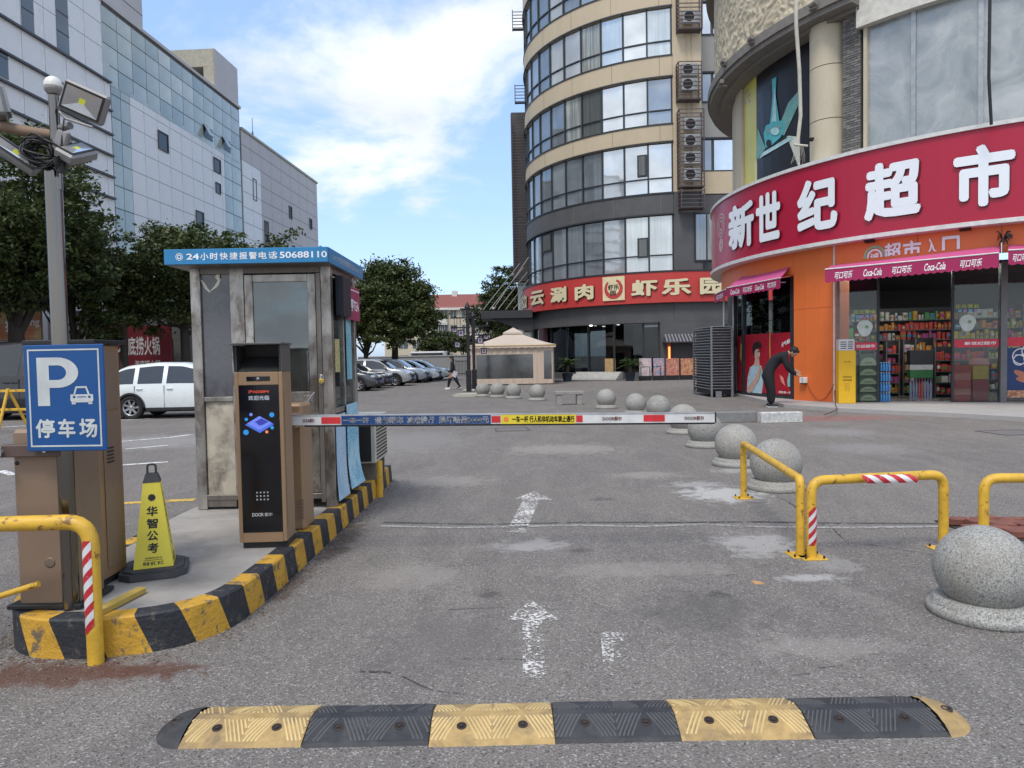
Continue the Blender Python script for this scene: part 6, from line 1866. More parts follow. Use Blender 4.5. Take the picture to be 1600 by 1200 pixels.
for (sx, sy) in ((-1, -1), (1, -1), (1, 1), (-1, 1)):
    mb = MB(); mb.cyl((sx * (hw - 0.03), sy * (hw - 0.03), 0), (sx * (hw - 0.03), sy * (hw - 0.03), eh), 0.03, n=8); obj('pole', mb, BSD, tent, local=True)
PLS = glass('clear_plastic', (0.10, 0.105, 0.11), 0.16, 0.10, dirt=0.25, dirtc=(0.3, 0.3, 0.3), dscale=2)
for s_, wins in ((0, [(-0.88, 0.50)]), (1, [(-0.7, 0.6)]), (2, [(-0.6, 0.6)]), (3, [(-0.6, 0.6)])):
    R4 = Matrix.Rotation(s_ * pi / 2, 4, 'Z')
    w0, w1 = wins[0]; w0 *= hw; w1 *= hw
    mb = MB(); yv = -hw
    def sheet4(x0, x1, z0, z1):
        N = max(2, int((x1 - x0) / 0.08)); vs = []
        for k in range(N + 1):
            x_ = x0 + (x1 - x0) * k / N
            o_ = 0.02 * sin(x_ * 14) + 0.012 * sin(x_ * 37)
            vs += [R4 @ Vector((x_, yv + o_, z0)), R4 @ Vector((x_, yv + o_ * 0.4, z1))]
        mb.add(vs, [(2 * k, 2 * k + 2, 2 * k + 3, 2 * k + 1) for k in range(N)])
    if s_ == 0: sheet4(w1, hw * 0.76, 0.05, eh - 0.05); sheet4(hw * 0.95, hw, 0.05, eh - 0.05); sheet4(hw * 0.76, hw * 0.95, 0.05, 0.3); sheet4(hw * 0.76, hw * 0.95, 1.9, eh - 0.05)
    else: sheet4(w1, hw, 0.05, eh - 0.05)
    sheet4(-hw, w0, 0.05, eh - 0.05)
    sheet4(w0, w1, 0.05, 0.36); sheet4(w0, w1, 1.72, eh - 0.05)
    cu = obj('side_curtain', mb, TB2, tent, local=True)
    mb = MB(); mb.box(w0, w1, yv + 0.004, yv + 0.007, 0.36, 1.72, M=R4); obj('clear_window', mb, PLS, cu, local=True)
    if s_ == 0: mb = MB(); mb.box(hw * 0.76, hw * 0.95, yv + 0.004, yv + 0.007, 0.3, 1.9, M=R4); obj('clear_window', mb, PLS, cu, local=True)
mb = MB()
for k in range(3): mb.box(-1.4 + k * 1.0, -0.7 + k * 1.0, -0.6, 0.6, 0.02, 0.75)
obj('table', mb, BSD, tent, local=True)

# ================================================================== PEOPLE
SKIN = mat('skin', (0.45, 0.26, 0.18), 0.55)
HAIR = mat('hair_black', (0.008, 0.007, 0.007), 0.6)
CBL = mat('cloth_black', (0.006, 0.006, 0.008), 0.8, bump=1.0, bscale=9)
CGR = mat('cloth_charcoal', (0.009, 0.009, 0.012), 0.85, bump=1.0, bscale=9)
SHO = mat('shoe_black', (0.012, 0.012, 0.012), 0.5); SOL = mat('sole_white', (0.7, 0.7, 0.7), 0.6)
def skin_body(name, J, E, parent, mats, assign, root=0, sub=2):
    """J: list of (pos, radius or (rx,ry)); E: edges; one continuous skinned mesh"""
    me = bpy.data.meshes.new(name)
    me.from_pydata([j[0] for j in J], E, [])
    o = bpy.data.objects.new(name, me); COL.objects.link(o)
    sk = o.modifiers.new('s', 'SKIN'); sk.use_smooth_shade = True
    me.skin_vertices[0].data.foreach_get
    for i, j in enumerate(J):
        r = j[1]; me.skin_vertices[0].data[i].radius = (r, r) if not isinstance(r, tuple) else r
        me.skin_vertices[0].data[i].use_root = (i == root)
    sb = o.modifiers.new('u', 'SUBSURF'); sb.levels = sub; sb.render_levels = sub
    dg = bpy.context.evaluated_depsgraph_get()
    m2 = bpy.data.meshes.new_from_object(o.evaluated_get(dg))
    bpy.data.objects.remove(o); bpy.data.meshes.remove(me)
    m2.name = name
    m2.materials.clear()
    for m in mats: m2.materials.append(m)
    for p in m2.polygons: p.material_index = assign(p.center); p.use_smooth = True
    o = bpy.data.objects.new(name, m2); COL.objects.link(o); o.parent = parent
    return o
def ellipsoid(mb, c, r, M=None, n=20, m=14):
    pr = [(max(cos(-pi / 2 + pi * i / m), 1e-4), sin(-pi / 2 + pi * i / m)) for i in range(m + 1)]
    S_ = Matrix.Diagonal((r[0], r[1], r[2], 1))
    mb.lathe(pr, n=n, M=Matrix.Translation(c) @ (M or Matrix.Identity(4)) @ S_)
def head(parent, c, Mh, s=1.0, hair_long=0.0):
    """Mh: local frame, +x face forward, +z up"""
    T = Matrix.Translation(c) @ Mh @ Matrix.Scale(s, 4)
    mb = MB(); ellipsoid(mb, (0.0, 0, 0), (0.095, 0.075, 0.118)); ellipsoid(mb, (0.03, 0, -0.06), (0.058, 0.05, 0.055))
    mb.v = [tuple(T @ Vector(p)) for p in mb.v]
    hd = obj('head', mb, SKIN, parent, local=True)
    mb = MB(); ellipsoid(mb, (0.098, 0, -0.012), (0.016, 0.012, 0.022)); mb.v = [tuple(T @ Vector(p)) for p in mb.v]; obj('nose', mb, SKIN, hd, local=True)
    for sy in (-1, 1):
        mb = MB(); ellipsoid(mb, (0.0, sy * 0.076, -0.01), (0.018, 0.008, 0.03)); mb.v = [tuple(T @ Vector(p)) for p in mb.v]; obj('ear', mb, SKIN, hd, local=True)
        mb = MB(); ellipsoid(mb, (0.084, sy * 0.03, 0.018), (0.01, 0.013, 0.006)); mb.v = [tuple(T @ Vector(p)) for p in mb.v]; obj('eye', mb, HAIR, hd, local=True)
    mb = MB(); ellipsoid(mb, (0.088, 0, -0.055), (0.008, 0.022, 0.005)); mb.v = [tuple(T @ Vector(p)) for p in mb.v]; obj('mouth', mb, mat('lips', (0.3, 0.1, 0.08), 0.5), hd, local=True)
    mb = MB(); ellipsoid(mb, (-0.018, 0, 0.030), (0.100, 0.086, 0.108)); ellipsoid(mb, (-0.055, 0, -0.02 - hair_long), (0.06, 0.075, 0.08 + hair_long)); ellipsoid(mb, (0.05, 0, 0.085), (0.052, 0.062, 0.032))
    mb.v = [tuple(T @ Vector(p)) for p in mb.v]; obj('hair', mb, HAIR, parent, local=True)
def shoe(parent, p, ang, s=1.0, m=None, pitch=0.0):
    T = Matrix.Translation(p) @ Matrix.Rotation(ang, 4, 'Z') @ Matrix.Rotation(pitch, 4, 'Y')
    mb = MB(); ellipsoid(mb, (0.05, 0, 0.045), (0.135, 0.047, 0.045)); ellipsoid(mb, (-0.03, 0, 0.06), (0.06, 0.045, 0.055))
    mb.v = [tuple(T @ Vector((q[0], q[1], max(q[2], 0.012)))) for q in mb.v]; sh = obj('shoe', mb, m or SHO, parent, local=True)
    mb = MB(); mb.box(-0.09, 0.175, -0.045, 0.045, 0.0, 0.022, 0.01, M=T); obj('sole', mb, SOL, sh, local=True)
def hand_joints(J, E, wrist_i, wp, d, palm_n, s=1.0, curl=0.5):
    """five short finger chains grown from the palm"""
    d = Vector(d).normalized(); n = Vector(palm_n).normalized(); side = d.cross(n).normalized()
    pc = Vector(wp) + d * 0.06 * s
    J.append((tuple(pc), (0.03 * s, 0.016 * s))); pi_ = len(J) - 1; E.append((wrist_i, pi_))
    for k, (off, ln) in enumerate(((-0.030, 0.062), (-0.010, 0.075), (0.010, 0.070), (0.030, 0.055))):
        b = pc + side * off * s + d * 0.035 * s
        m1 = b + d * ln * 0.5 * s + n * 0.008 * s * curl
        m2_ = m1 + (d * (1 - curl * 0.6) + n * curl).normalized() * ln * 0.5 * s
        i0 = len(J)
        J += [(tuple(b), 0.0095 * s), (tuple(m1), 0.0085 * s), (tuple(m2_), 0.007 * s)]
        E += [(pi_, i0), (i0, i0 + 1), (i0 + 1, i0 + 2)]
    b = pc - side * 0.036 * s - d * 0.015 * s
    i0 = len(J); J += [(tuple(b), 0.011 * s), (tuple(b - side * 0.018 * s + d * 0.035 * s + n * 0.012 * s), 0.009 * s)]
    E += [(pi_, i0), (i0, i0 + 1)]
# man bending forward at the wall socket (faces +x, the orange column)
def bending_man():
    g = G(1206, 636)
    t_ = thing('person', 'man in black clothes bent forward to a white socket box on the orange column', 'person', (g.x, g.y, 0.0), radians(-14))
    J = []; E = []
    def j(p, r): J.append((p, r)); return len(J) - 1
    pel = j((-0.12, 0, 0.95), (0.175, 0.15)); sp1 = j((-0.02, 0, 1.12), (0.165, 0.14)); sp2 = j((0.12, 0, 1.29), (0.175, 0.15)); ch = j((0.27, 0, 1.41), (0.175, 0.14)); nk = j((0.41, 0, 1.47), 0.065); hd = j((0.48, 0, 1.47), 0.055)
    E += [(pel, sp1), (sp1, sp2), (sp2, ch), (ch, nk), (nk, hd)]
    for s in (-1, 1):
        hp = j((-0.11, s * 0.10, 0.88), 0.14); th = j((-0.06, s * 0.12, 0.66), 0.12); kn = j((-0.02, s * 0.13, 0.48), 0.10); cf = j((-0.02, s * 0.13, 0.28), 0.092); an = j((-0.03, s * 0.13, 0.09), 0.078)
        E += [(pel, hp), (hp, th), (th, kn), (kn, cf), (cf, an)]
        sh = j((0.30, s * 0.19, 1.36), 0.09)
        if s < 0:
            el = j((0.38, s * 0.24, 1.08), 0.075); fm = j((0.52, s * 0.18, 0.94), 0.058); wr = j((0.62, s * 0.13, 0.87), 0.034)
            tgt = (0.9, 0.1, -0.2)
        else:
            el = j((0.44, s * 0.24, 1.10), 0.072); fm = j((0.55, s * 0.18, 1.03), 0.055); wr = j((0.62, s * 0.10, 0.99), 0.032)
            tgt = (0.6, -0.3, -0.5)
        E += [(ch, sh), (sh, el), (el, fm), (fm, wr)]
        hand_joints(J, E, wr, J[wr][0], tgt, (0, 0, -1) if s < 0 else (0, -1, 0), 1.05, 0.6)
    def asg(c):
        if c.x > 0.60 and c.z < 1.06: return 2
        if c.x > 0.42 and c.z > 1.40: return 2
        if c.z < 0.98 and c.x < 0.25: return 1
        return 0
    J = [(p, (r[0] * 1.12, r[1] * 1.16) if isinstance(r, tuple) and r[0] > 0.1 else (r * 1.18 if not isinstance(r, tuple) and r > 0.05 and p[0] < 0.6 else r)) for p, r in J]
    skin_body('body', J, E, t_, [CGR, CBL, SKIN], asg)
    head(t_, (0.56, 0.0, 1.49), Matrix.Rotation(radians(-25), 4, 'Z') @ Matrix.Rotation(radians(50), 4, 'Y'), 1.12)
    shoe(t_, (-0.03, -0.12, 0.0), radians(-8)); shoe(t_, (-0.05, 0.12, 0.0), radians(10))
    t_.scale = (1.06, 1.06, 1.06)
    return t_
man = bending_man()
def walking_person():
    g = G(708, 609)
    t_ = thing('person', 'person in a long dark coat walking across the car park with white paper', 'person', (g.x, g.y, 0.0), radians(170))
    J = []; E = []
    def j(p, r): J.append((p, r)); return len(J) - 1
    pel = j((0, 0, 0.92), (0.16, 0.12)); sp = j((0.0, 0, 1.12), (0.135, 0.105)); ch = j((0.01, 0, 1.28), (0.155, 0.11)); nk = j((0.02, 0, 1.42), 0.05); hd = j((0.03, 0, 1.48), 0.05)
    E += [(pel, sp), (sp, ch), (ch, nk), (nk, hd)]
    for s in (-1, 1):
        f = 0.18 * s
        hp = j((0.0, s * 0.08, 0.84), 0.12); th = j((f * 0.5, s * 0.09, 0.62), 0.115); kn = j((f * 0.9, s * 0.09, 0.44), 0.085); an = j((f * 1.3 - (0.1 if s < 0 else 0), s * 0.08, 0.10 + (0.05 if s < 0 else 0)), 0.045)
        E += [(pel, hp), (hp, th), (th, kn), (kn, an)]
        sh = j((0.0, s * 0.17, 1.31), 0.07); el = j((-0.05 * s, s * 0.22, 1.05), 0.055); wr = j((0.12 - 0.05 * s, s * 0.20, 0.86), 0.032)
        E += [(ch, sh), (sh, el), (el, wr)]
        hand_joints(J, E, wr, J[wr][0], (0.4, 0, -0.9), (1, 0, 0), 0.95, 0.5)
    def asg(c):
        if c.z > 1.43 or (abs(c.y) > 0.13 and c.z < 0.86 and c.z > 0.6): return 2
        return 0 if c.z > 0.45 else 1
    skin_body('body', J, E, t_, [mat('coat_dark', (0.012, 0.012, 0.02), 0.8), CBL, SKIN], asg)
    head(t_, (0.05, 0, 1.56), Matrix.Rotation(radians(0), 4, 'Z') @ Matrix.Rotation(radians(15), 4, 'Y'), 1.0, 0.05)
    shoe(t_, (0.22, 0.08, 0.02), 0, m=SOL); shoe(t_, (-0.34, -0.08, 0.08), 0, m=SHO, pitch=radians(25))
    return t_
wp = walking_person()
mb = MB(); g = G(708, 609)
M_ = Matrix.Translation((g.x + 0.12, g.y - 0.28, 0.78)) @ Matrix.Rotation(radians(25), 4, 'Y') @ Matrix.Rotation(radians(20), 4, 'X')
mb.box(-0.11, 0.11, -0.002, 0.002, -0.16, 0.16, M=M_)
tag(obj('paper_sheet', mb, mat('paper', (0.75, 0.73, 0.8), 0.6)), 'white paper folder held by the walking person', 'paper')

# yellow crowd barrier by the left edge
yb_ = thing('crowd_barrier', 'yellow A-frame barrier rail in front of the black van at the left edge', 'barrier', (P(5, 640, 17).x, 17, 0))
bx_ = P(14, 640, 17).x
for z in (0.55, 1.0):
    mb = MB(); mb.box(bx_ - 1.6, bx_ + 1.1, 16.98, 17.02, z - 0.03, z + 0.03, 0.005); obj('rail', mb, YP, yb_)
for dx in (-1.2, 0.0):
    for sy in (-1, 1):
        mb = MB(); mb.tube([(bx_ + dx, 17.0, 1.05), (bx_ + dx + 0.25 * sy * 0.6 + 0.1, 17 + sy * 0.35, 0.0)], 0.035, 8); obj('leg', mb, YP, yb_)
# ================================================================== ROUND OFFICE BUILDING (CENTRE RIGHT)
OC = (12.225, 54.62); OR_ = 10.84
PHI0 = radians(78.7)
STP = radians(7.9)
BEI = mat('stone_beige', (0.52, 0.43, 0.295), 0.75, var=0.05, scale=0.7, dirt=0.25, dirtc=(0.36, 0.29, 0.19), dirts=(0.5, 0.8), dscale=0.9, stretch=(1, 1, 0.4))
SDK = mat('stone_dark', (0.085, 0.085, 0.088), 0.6, var=0.15, scale=0.8, dirt=0.3, dirtc=(0.14, 0.14, 0.14))
FRM = mat('window_frame', (0.035, 0.04, 0.045), 0.45, 0.3)
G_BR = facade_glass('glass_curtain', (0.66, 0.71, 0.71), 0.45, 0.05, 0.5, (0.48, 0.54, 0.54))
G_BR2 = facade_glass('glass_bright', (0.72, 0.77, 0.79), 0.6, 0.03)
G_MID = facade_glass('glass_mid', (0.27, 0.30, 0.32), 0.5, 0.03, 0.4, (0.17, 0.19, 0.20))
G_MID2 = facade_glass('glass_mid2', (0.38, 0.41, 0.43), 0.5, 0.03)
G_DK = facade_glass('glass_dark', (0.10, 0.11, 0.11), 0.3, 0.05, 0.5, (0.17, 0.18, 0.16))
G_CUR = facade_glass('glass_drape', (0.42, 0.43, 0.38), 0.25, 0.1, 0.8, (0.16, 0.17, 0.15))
off = thing('office_building', 'round beige office building with curved bands of windows over a red restaurant sign', 'building', (12.05, 54.75, 0))
# (window bottom, window top) for each storey, lowest first
WROWS = [(6.65, 10.14), (11.5, 14.52), (15.68, 18.45), (19.8, 22.66), (24.05, 27.0)]
mb = MB(); mb.arc(OC, 3.0, OR_ - 0.16, radians(-60), PHI0 - 0.002, 3.7, 31.0); obj('inner_wall', mb, mat('inner_dark', (0.02, 0.02, 0.022), 0.9), off)
for i, (z0, z1) in enumerate(((10.14, 11.5), (14.52, 15.68), (18.45, 19.8), (22.66, 24.05), (27.0, 31.0))):
    mb = MB(); mb.arc(OC, OR_ - 0.15, OR_ + 0.05, radians(-60), PHI0, z0, z1, n=56)
    sp_ = obj('spandrel', mb, SDK if i == 0 else BEI, off)
    mb = MB(); mb.arc(OC, OR_ + 0.051, OR_ + 0.12, radians(-60), PHI0 + 0.004, z0 - 0.001, z0 + 0.09, n=56)
    mb.arc(OC, OR_ + 0.051, OR_ + 0.09, radians(-60), PHI0 + 0.004, z1 - 0.09, z1 + 0.0, n=56)
    obj('ledge', mb, FRM, off)
    for k in range(0, 16, 2):
        a_ = PHI0 - k * STP - STP * 0.5
        mb = MB(); mb.arc(OC, OR_ + 0.0505, OR_ + 0.053, a_ - 0.0012, a_ + 0.0012, z0 + 0.1, z1 - 0.1, n=1); obj('joint_line', mb, mat('joint_brown', (0.2, 0.16, 0.1), 0.9), sp_)
rg_ = random.Random(5)
SPEC = {  # per storey, from the right corner leftwards
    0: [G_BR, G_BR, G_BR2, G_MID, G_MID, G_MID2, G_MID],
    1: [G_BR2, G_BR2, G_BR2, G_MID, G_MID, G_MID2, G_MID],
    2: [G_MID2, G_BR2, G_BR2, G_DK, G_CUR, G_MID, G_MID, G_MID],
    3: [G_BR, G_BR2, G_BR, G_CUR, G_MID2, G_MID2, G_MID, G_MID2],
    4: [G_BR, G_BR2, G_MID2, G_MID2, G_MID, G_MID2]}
for r, (z0, z1) in enumerate(WROWS):
    zt = z0 + (z1 - z0) * 0.30
    for k in range(15):
        a1 = PHI0 - k * STP; a0 = a1 - STP
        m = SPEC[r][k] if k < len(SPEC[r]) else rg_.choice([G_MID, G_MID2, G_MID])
        tl = rg_.uniform(-0.004, 0.004)
        for (c, d) in ((z0 + 0.05, zt - 0.03), (zt + 0.03, z1 - 0.05)):
            mb = MB()
            pts = [(OC[0] - (OR_ - 0.06 + s * tl) * cos(a), OC[1] - (OR_ - 0.06 + s * tl) * sin(a)) for a, s in ((a0 + 0.004, 1), (a1 - 0.004, -1))]
            pin = [(OC[0] - (OR_ - 0.09) * cos(a), OC[1] - (OR_ - 0.09) * sin(a)) for a in (a0 + 0.004, a1 - 0.004)]
            mb.add([(*pts[0], c), (*pts[1], c), (*pts[1], d), (*pts[0], d), (*pin[0], c), (*pin[1], c), (*pin[1], d), (*pin[0], d)],
                   [(0, 1, 2, 3), (5, 4, 7, 6), (4, 0, 3, 7), (1, 5, 6, 2), (3, 2, 6, 7), (4, 5, 1, 0)])
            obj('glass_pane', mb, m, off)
        mb = MB(); mb.arc(OC, OR_ - 0.10, OR_ + 0.03, a0 - 0.0045, a0 + 0.0045, z0, z1, n=1); obj('mullion', mb, FRM, off)
    mb = MB(); mb.arc(OC, OR_ - 0.10, OR_ + 0.01, PHI0 - 15 * STP, PHI0, zt - 0.035, zt + 0.035, n=60); obj('transom', mb, FRM, off)
    mb = MB(); mb.arc(OC, OR_ - 0.10, OR_ + 0.02, PHI0 - 0.008, PHI0, z0, z1, n=1); obj('mullion', mb, FRM, off)
# a few opening casements standing out of the glazing
for (r, k, f0, f1, g0, g1) in ((1, 1, 0.05, 0.45, 0.36, 0.80), (0, 1, 0.02, 0.48, 0.27, 0.62), (0, 6, 0.1, 0.9, 0.62, 0.97)):
    z0, z1 = WROWS[r]; a1 = PHI0 - k * STP
    mb = MB(); mb.arc(OC, OR_ - 0.055, OR_ + 0.03, a1 - STP * f1, a1 - STP * f0, z0 + (z1 - z0) * g0, z0 + (z1 - z0) * g1, n=1)
    c_ = obj('casement', mb, FRM, off)
    mb = MB(); mb.arc(OC, OR_ + 0.031, OR_ + 0.036, a1 - STP * (f1 - .07), a1 - STP * (f0 + .07), z0 + (z1 - z0) * g0 + 0.09, z0 + (z1 - z0) * g1 - 0.09, n=1); obj('pane', mb, G_DK, c_)
# flat bay right of the corner, then the recessed grey bay
cx0, cy0 = OC[0] - OR_ * cos(PHI0), OC[1] - OR_ * sin(PHI0)
FX1 = P(1097, 300, cy0).x
mb = MB(); mb.box(cx0 + 0.01, FX1, cy0 - 0.05, cy0 + 3, 11.5, 31.0); obj('corner_wall', mb, BEI, off)
mb = MB(); mb.box(cx0 + 0.01, FX1, cy0 - 0.04, cy0 + 3, 0, 11.499); obj('corner_wall', mb, SDK, off)
for x_ in (cx0 + 0.9, cx0 + 1.2):
    mb = MB(); mb.cyl((x_, cy0 - 0.09, 11.6), (x_, cy0 - 0.09, 31), 0.035, n=6); obj('pipe', mb, BEI, off)
RYR = cy0 + 1.3
GW = mat('render_grey', (0.27, 0.27, 0.255), 0.8, var=0.05, scale=0.6)
mb = MB(); mb.box(FX1 + 0.001, 26, RYR, RYR + 4, 0, 31.0); obj('recessed_wall', mb, GW, off)
for i, (ya, yb2) in enumerate(((5, 55), (115, 160), (218, 268), (-95, -45))):
    z1 = P(1120, ya, RYR).z; z0 = P(1120, yb2, RYR).z
    for j, (pa, pb) in enumerate(((1097, 1113), (1114, 1150), (1152, 1190))):
        xa, xb = max(P(pa, 300, RYR).x, FX1 + 0.02), P(pb, 300, RYR).x
        mb = MB(); mb.box(xa, xb, RYR - 0.06, RYR - 0.002, z0, z1); w_ = obj('window', mb, FRM, off)
        mb = MB(); mb.box(xa + 0.07, xb - 0.07, RYR - 0.075, RYR - 0.061, z0 + 0.07, z1 - 0.07); obj('pane', mb, (G_BR2 if (i + j) % 3 == 0 else G_MID2 if j == 0 else G_BR if i != 2 else G_MID), w_)
    mb = MB(); mb.box(FX1 + 0.002, 20, RYR - 0.12, RYR - 0.001, z1 + 0.02, z1 + 0.12); obj('lintel', mb, FRM, off)
z1 = P(1120, 268, RYR).z; mb = MB(); mb.box(FX1 + 0.003, 20, RYR - 0.2, RYR - 0.0005, 11.6, z1 - 0.05); obj('band', mb, BEI, off)
mb = MB(); mb.box(FX1 + 0.003, 20, RYR - 0.25, RYR - 0.0008, 6.6, 11.5); obj('band', mb, SDK, off)
for (pa, pb) in ((1078, 1098), (1100, 1147), (1150, 1200)):
    xa, xb = P(pa, 380, RYR - 0.3).x, P(pb, 380, RYR - 0.3).x
    if pa < 1090: xa += 0; yv = cy0 - 0.10
    else: yv = RYR - 0.30
    z1, z0 = P(1120, 332, yv).z, P(1120, 408, yv).z
    mb = MB(); mb.box(xa, xb, yv, yv + 0.04, z0, z1); w_ = obj('window', mb, FRM, off)
    mb = MB(); mb.box(xa + 0.1, xb - 0.1, yv - 0.012, yv - 0.001, z0 + 0.1, z1 - 0.1); obj('pane', mb, G_CUR if pa > 1090 else G_MID, w_)
# ground floor of the restaurant
mb = MB(); mb.arc(OC, OR_ - 0.6, OR_ + 0.02, radians(-60), PHI0, 3.55, 4.95, n=50); mb.box(cx0, 26, cy0 - 0.06, cy0 + 1.0, 3.55, 4.95); obj('fascia', mb, SDK, off)
mb = MB(); mb.arc(OC, OR_ - 0.5, OR_ - 0.3, radians(-60), PHI0, 0, 0.45, n=50); obj('plinth', mb, SDK, off)
GFG = glass('restaurant_glass', (0.34, 0.36, 0.36), 0.05, 0.03)
for k in range(9):
    a1 = PHI0 - k * radians(10.5); a0 = a1 - radians(10.5)
    mb = MB(); mb.arc(OC, OR_ - 0.40, OR_ - 0.38, a0 + 0.006, a1 - 0.006, 0.451, 3.549, n=3); obj('shop_pane', mb, GFG, off)
    mb = MB(); mb.arc(OC, OR_ - 0.46, OR_ - 0.30, a0 - 0.0055, a0 + 0.0055, 0.451, 3.549, n=1); obj('shop_mullion', mb, FRM, off)
mb = MB(); mb.arc(OC, OR_ - 6, OR_ - 5.9, radians(-60), PHI0, 0, 3.5, n=20); mb.quad((0, 44, 0.02), (20, 44, 0.02), (20, 60, 0.02), (0, 60, 0.02)); obj('interior_wall', mb, mat('interior', (0.10, 0.095, 0.09), 0.9), off)
mb = MB(); mb.arc(OC, OR_ - 0.3, OR_ + 0.06, radians(20), radians(24), 0.0, 3.54, n=2); obj('column', mb, mat('column_red', (0.05, 0.02, 0.025), 0.5), off)
mb = MB(); mb.box(cx0 - 0.9, FX1 + 1.2, cy0 - 0.14, cy0 + 0.6, 0, 3.54); obj('column', mb, SDK, off)
mb = MB(); mb.box(FX1 + 1.21, 24, cy0 + 0.4, cy0 + 0.5, 0, 3.54); obj('entrance_glass', mb, G_DK, off)
for (px, d) in ((925, 45.9), (968, 45.4), (945, 47.5)):
    q = P(px, 500, d); mb = MB(); mb.lathe([(0.10, 3.50), (0.10, 3.54)], c=(q.x, q.y + 0.6, 0), n=12); obj('ceiling_light', mb, emis('downlight', (1.0, 0.95, 0.85), 5.0), off)
q0_, q1_ = P(943, 570, 45.2).x, P(961, 570, 45.2).x
ph_, _ = onarc(952, 570, OC, OR_ - 0.2)
mb = MB(); mb.arc(OC, OR_ - 0.34, OR_ - 0.30, ph_ - 0.035, ph_ + 0.035, 0.46, 1.35, n=1); obj('menu_board', mb, mat('menu_wood', (0.42, 0.28, 0.13), 0.6), off)
mb = MB()
for i in range(4):
    mb.arc(OC, OR_ - 0.1, OR_ + 1.25 - i * 0.30, onarc(893, 590, OC, OR_ + .8)[0], onarc(966, 590, OC, OR_ + .8)[0], 0.125 * i, 0.125 * (i + 1) - 0.001, n=4)
obj('entrance_steps', mb, mat('step_white', (0.50, 0.49, 0.46), 0.8, dirt=0.3), off)
# red restaurant sign
rs = thing('restaurant_sign', 'long curved red sign with cream characters and a square logo on the round building', 'sign', (8.0, 44.5, 5.7))
RSR = mat('restaurant_red', (0.50, 0.045, 0.038), 0.5, var=0.06, scale=0.5, dirt=0.1)
SZ0, SZ1 = 4.75, 6.60
SR = OR_ + 0.38
mb = MB(); mb.arc(OC, OR_ + 0.07, SR, radians(-30), PHI0, SZ0, SZ1, n=46); obj('panel', mb, RSR, rs)
sxc, syc = OC[0] - SR * cos(PHI0), OC[1] - SR * sin(PHI0)
mb = MB(); mb.box(sxc, 22.0, syc, cy0 - 0.06, SZ0, SZ1); obj('panel', mb, RSR, rs)
mb = MB(); mb.arc(OC, SR - 0.05, SR + 0.03, radians(-30), PHI0, SZ1 + 0.001, SZ1 + 0.10, n=46); mb.box(sxc, 22, syc - 0.03, syc + 0.05, SZ1 + 0.001, SZ1 + 0.10); obj('edge', mb, FRM, rs)
CRE = mat('letter_cream', (0.70, 0.62, 0.40), 0.5, var=0.02)
CSD = mat('letter_shade', (0.03, 0.015, 0.01), 0.6)  # offset letter copies in this colour paint a shadow on the sign
def sign_fn(px0, px1):
    """flat-ish patch facing outwards between two photo columns"""
    def at_(px):
        a, _ = onarc(px, 470, OC, SR)
        if a > PHI0 or P(px, 470, syc).x > sxc:
            q = P(px, 470, syc); return Vector((q.x, q.y, 0)), Vector((0, -1, 0))
        return Vector((OC[0] - SR * cos(a), OC[1] - SR * sin(a), 0)), Vector((-cos(a), -sin(a), 0))
    (A, na), (B, nb_) = at_(px0), at_(px1)
    def f(x, dd, z):
        n_ = na.lerp(nb_, x); p = A.lerp(B, x) + n_ * (0.075 + dd); return (p.x, p.y, z)
    return f
for ch, a, b in (('边', 813, 826), ('云', 831, 853), ('涮', 862, 888), ('肉', 900, 930), ('虾', 987, 1029), ('乐', 1034, 1081), ('园', 1093, 1131)):
    f = sign_fn(a, b)
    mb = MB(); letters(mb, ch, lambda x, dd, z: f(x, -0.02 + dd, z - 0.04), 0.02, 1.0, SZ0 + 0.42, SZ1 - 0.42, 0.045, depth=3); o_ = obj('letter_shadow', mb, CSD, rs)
    mb = MB(); letters(mb, ch, lambda x, dd, z: f(x, 0.05 + dd, z), 0, 0.97, SZ0 + 0.42, SZ1 - 0.42, 0.04, depth=3); obj('lettering', mb, CRE, rs)
f = sign_fn(943, 977)
mb = MB(); mb.add([f(0, 0.02, SZ0 + 0.25), f(1, 0.02, SZ0 + 0.25), f(1, 0.02, SZ1 - 0.1), f(0, 0.02, SZ1 - 0.1)], [(0, 1, 2, 3)]); lg = obj('logo_board', mb, mat('logo_cream', (0.72, 0.62, 0.38), 0.6), rs)
mb = MB(); vs = []; cz0 = (SZ0 + SZ1) / 2 + 0.05
N = 26
for i in range(N + 1):
    a = radians(70) - radians(300) * i / N; w_ = 0.06 + 0.10 * sin(pi * i / N) 
    for r in (0.40 - w_, 0.42): vs.append(f(0.5 + r * cos(a), 0.035, cz0 + r * 1.5 * sin(a)))
mb.add(vs, [(2 * i, 2 * i + 1, 2 * i + 3, 2 * i + 2) for i in range(N)]); obj('logo_ring', mb, mat('logo_red', (0.5, 0.05, 0.05), 0.5), lg)
mb = MB(); letters(mb, '虾乐', lambda x, dd, z: f(x, 0.045 + dd, z), 0.25, 0.75, cz0 - 0.05, cz0 + 0.28, 0.02); letters(mb, '园', lambda x, dd, z: f(x, 0.045 + dd, z), 0.35, 0.6, cz0 - 0.4, cz0 - 0.1, 0.02); obj('lettering', mb, PB, lg)

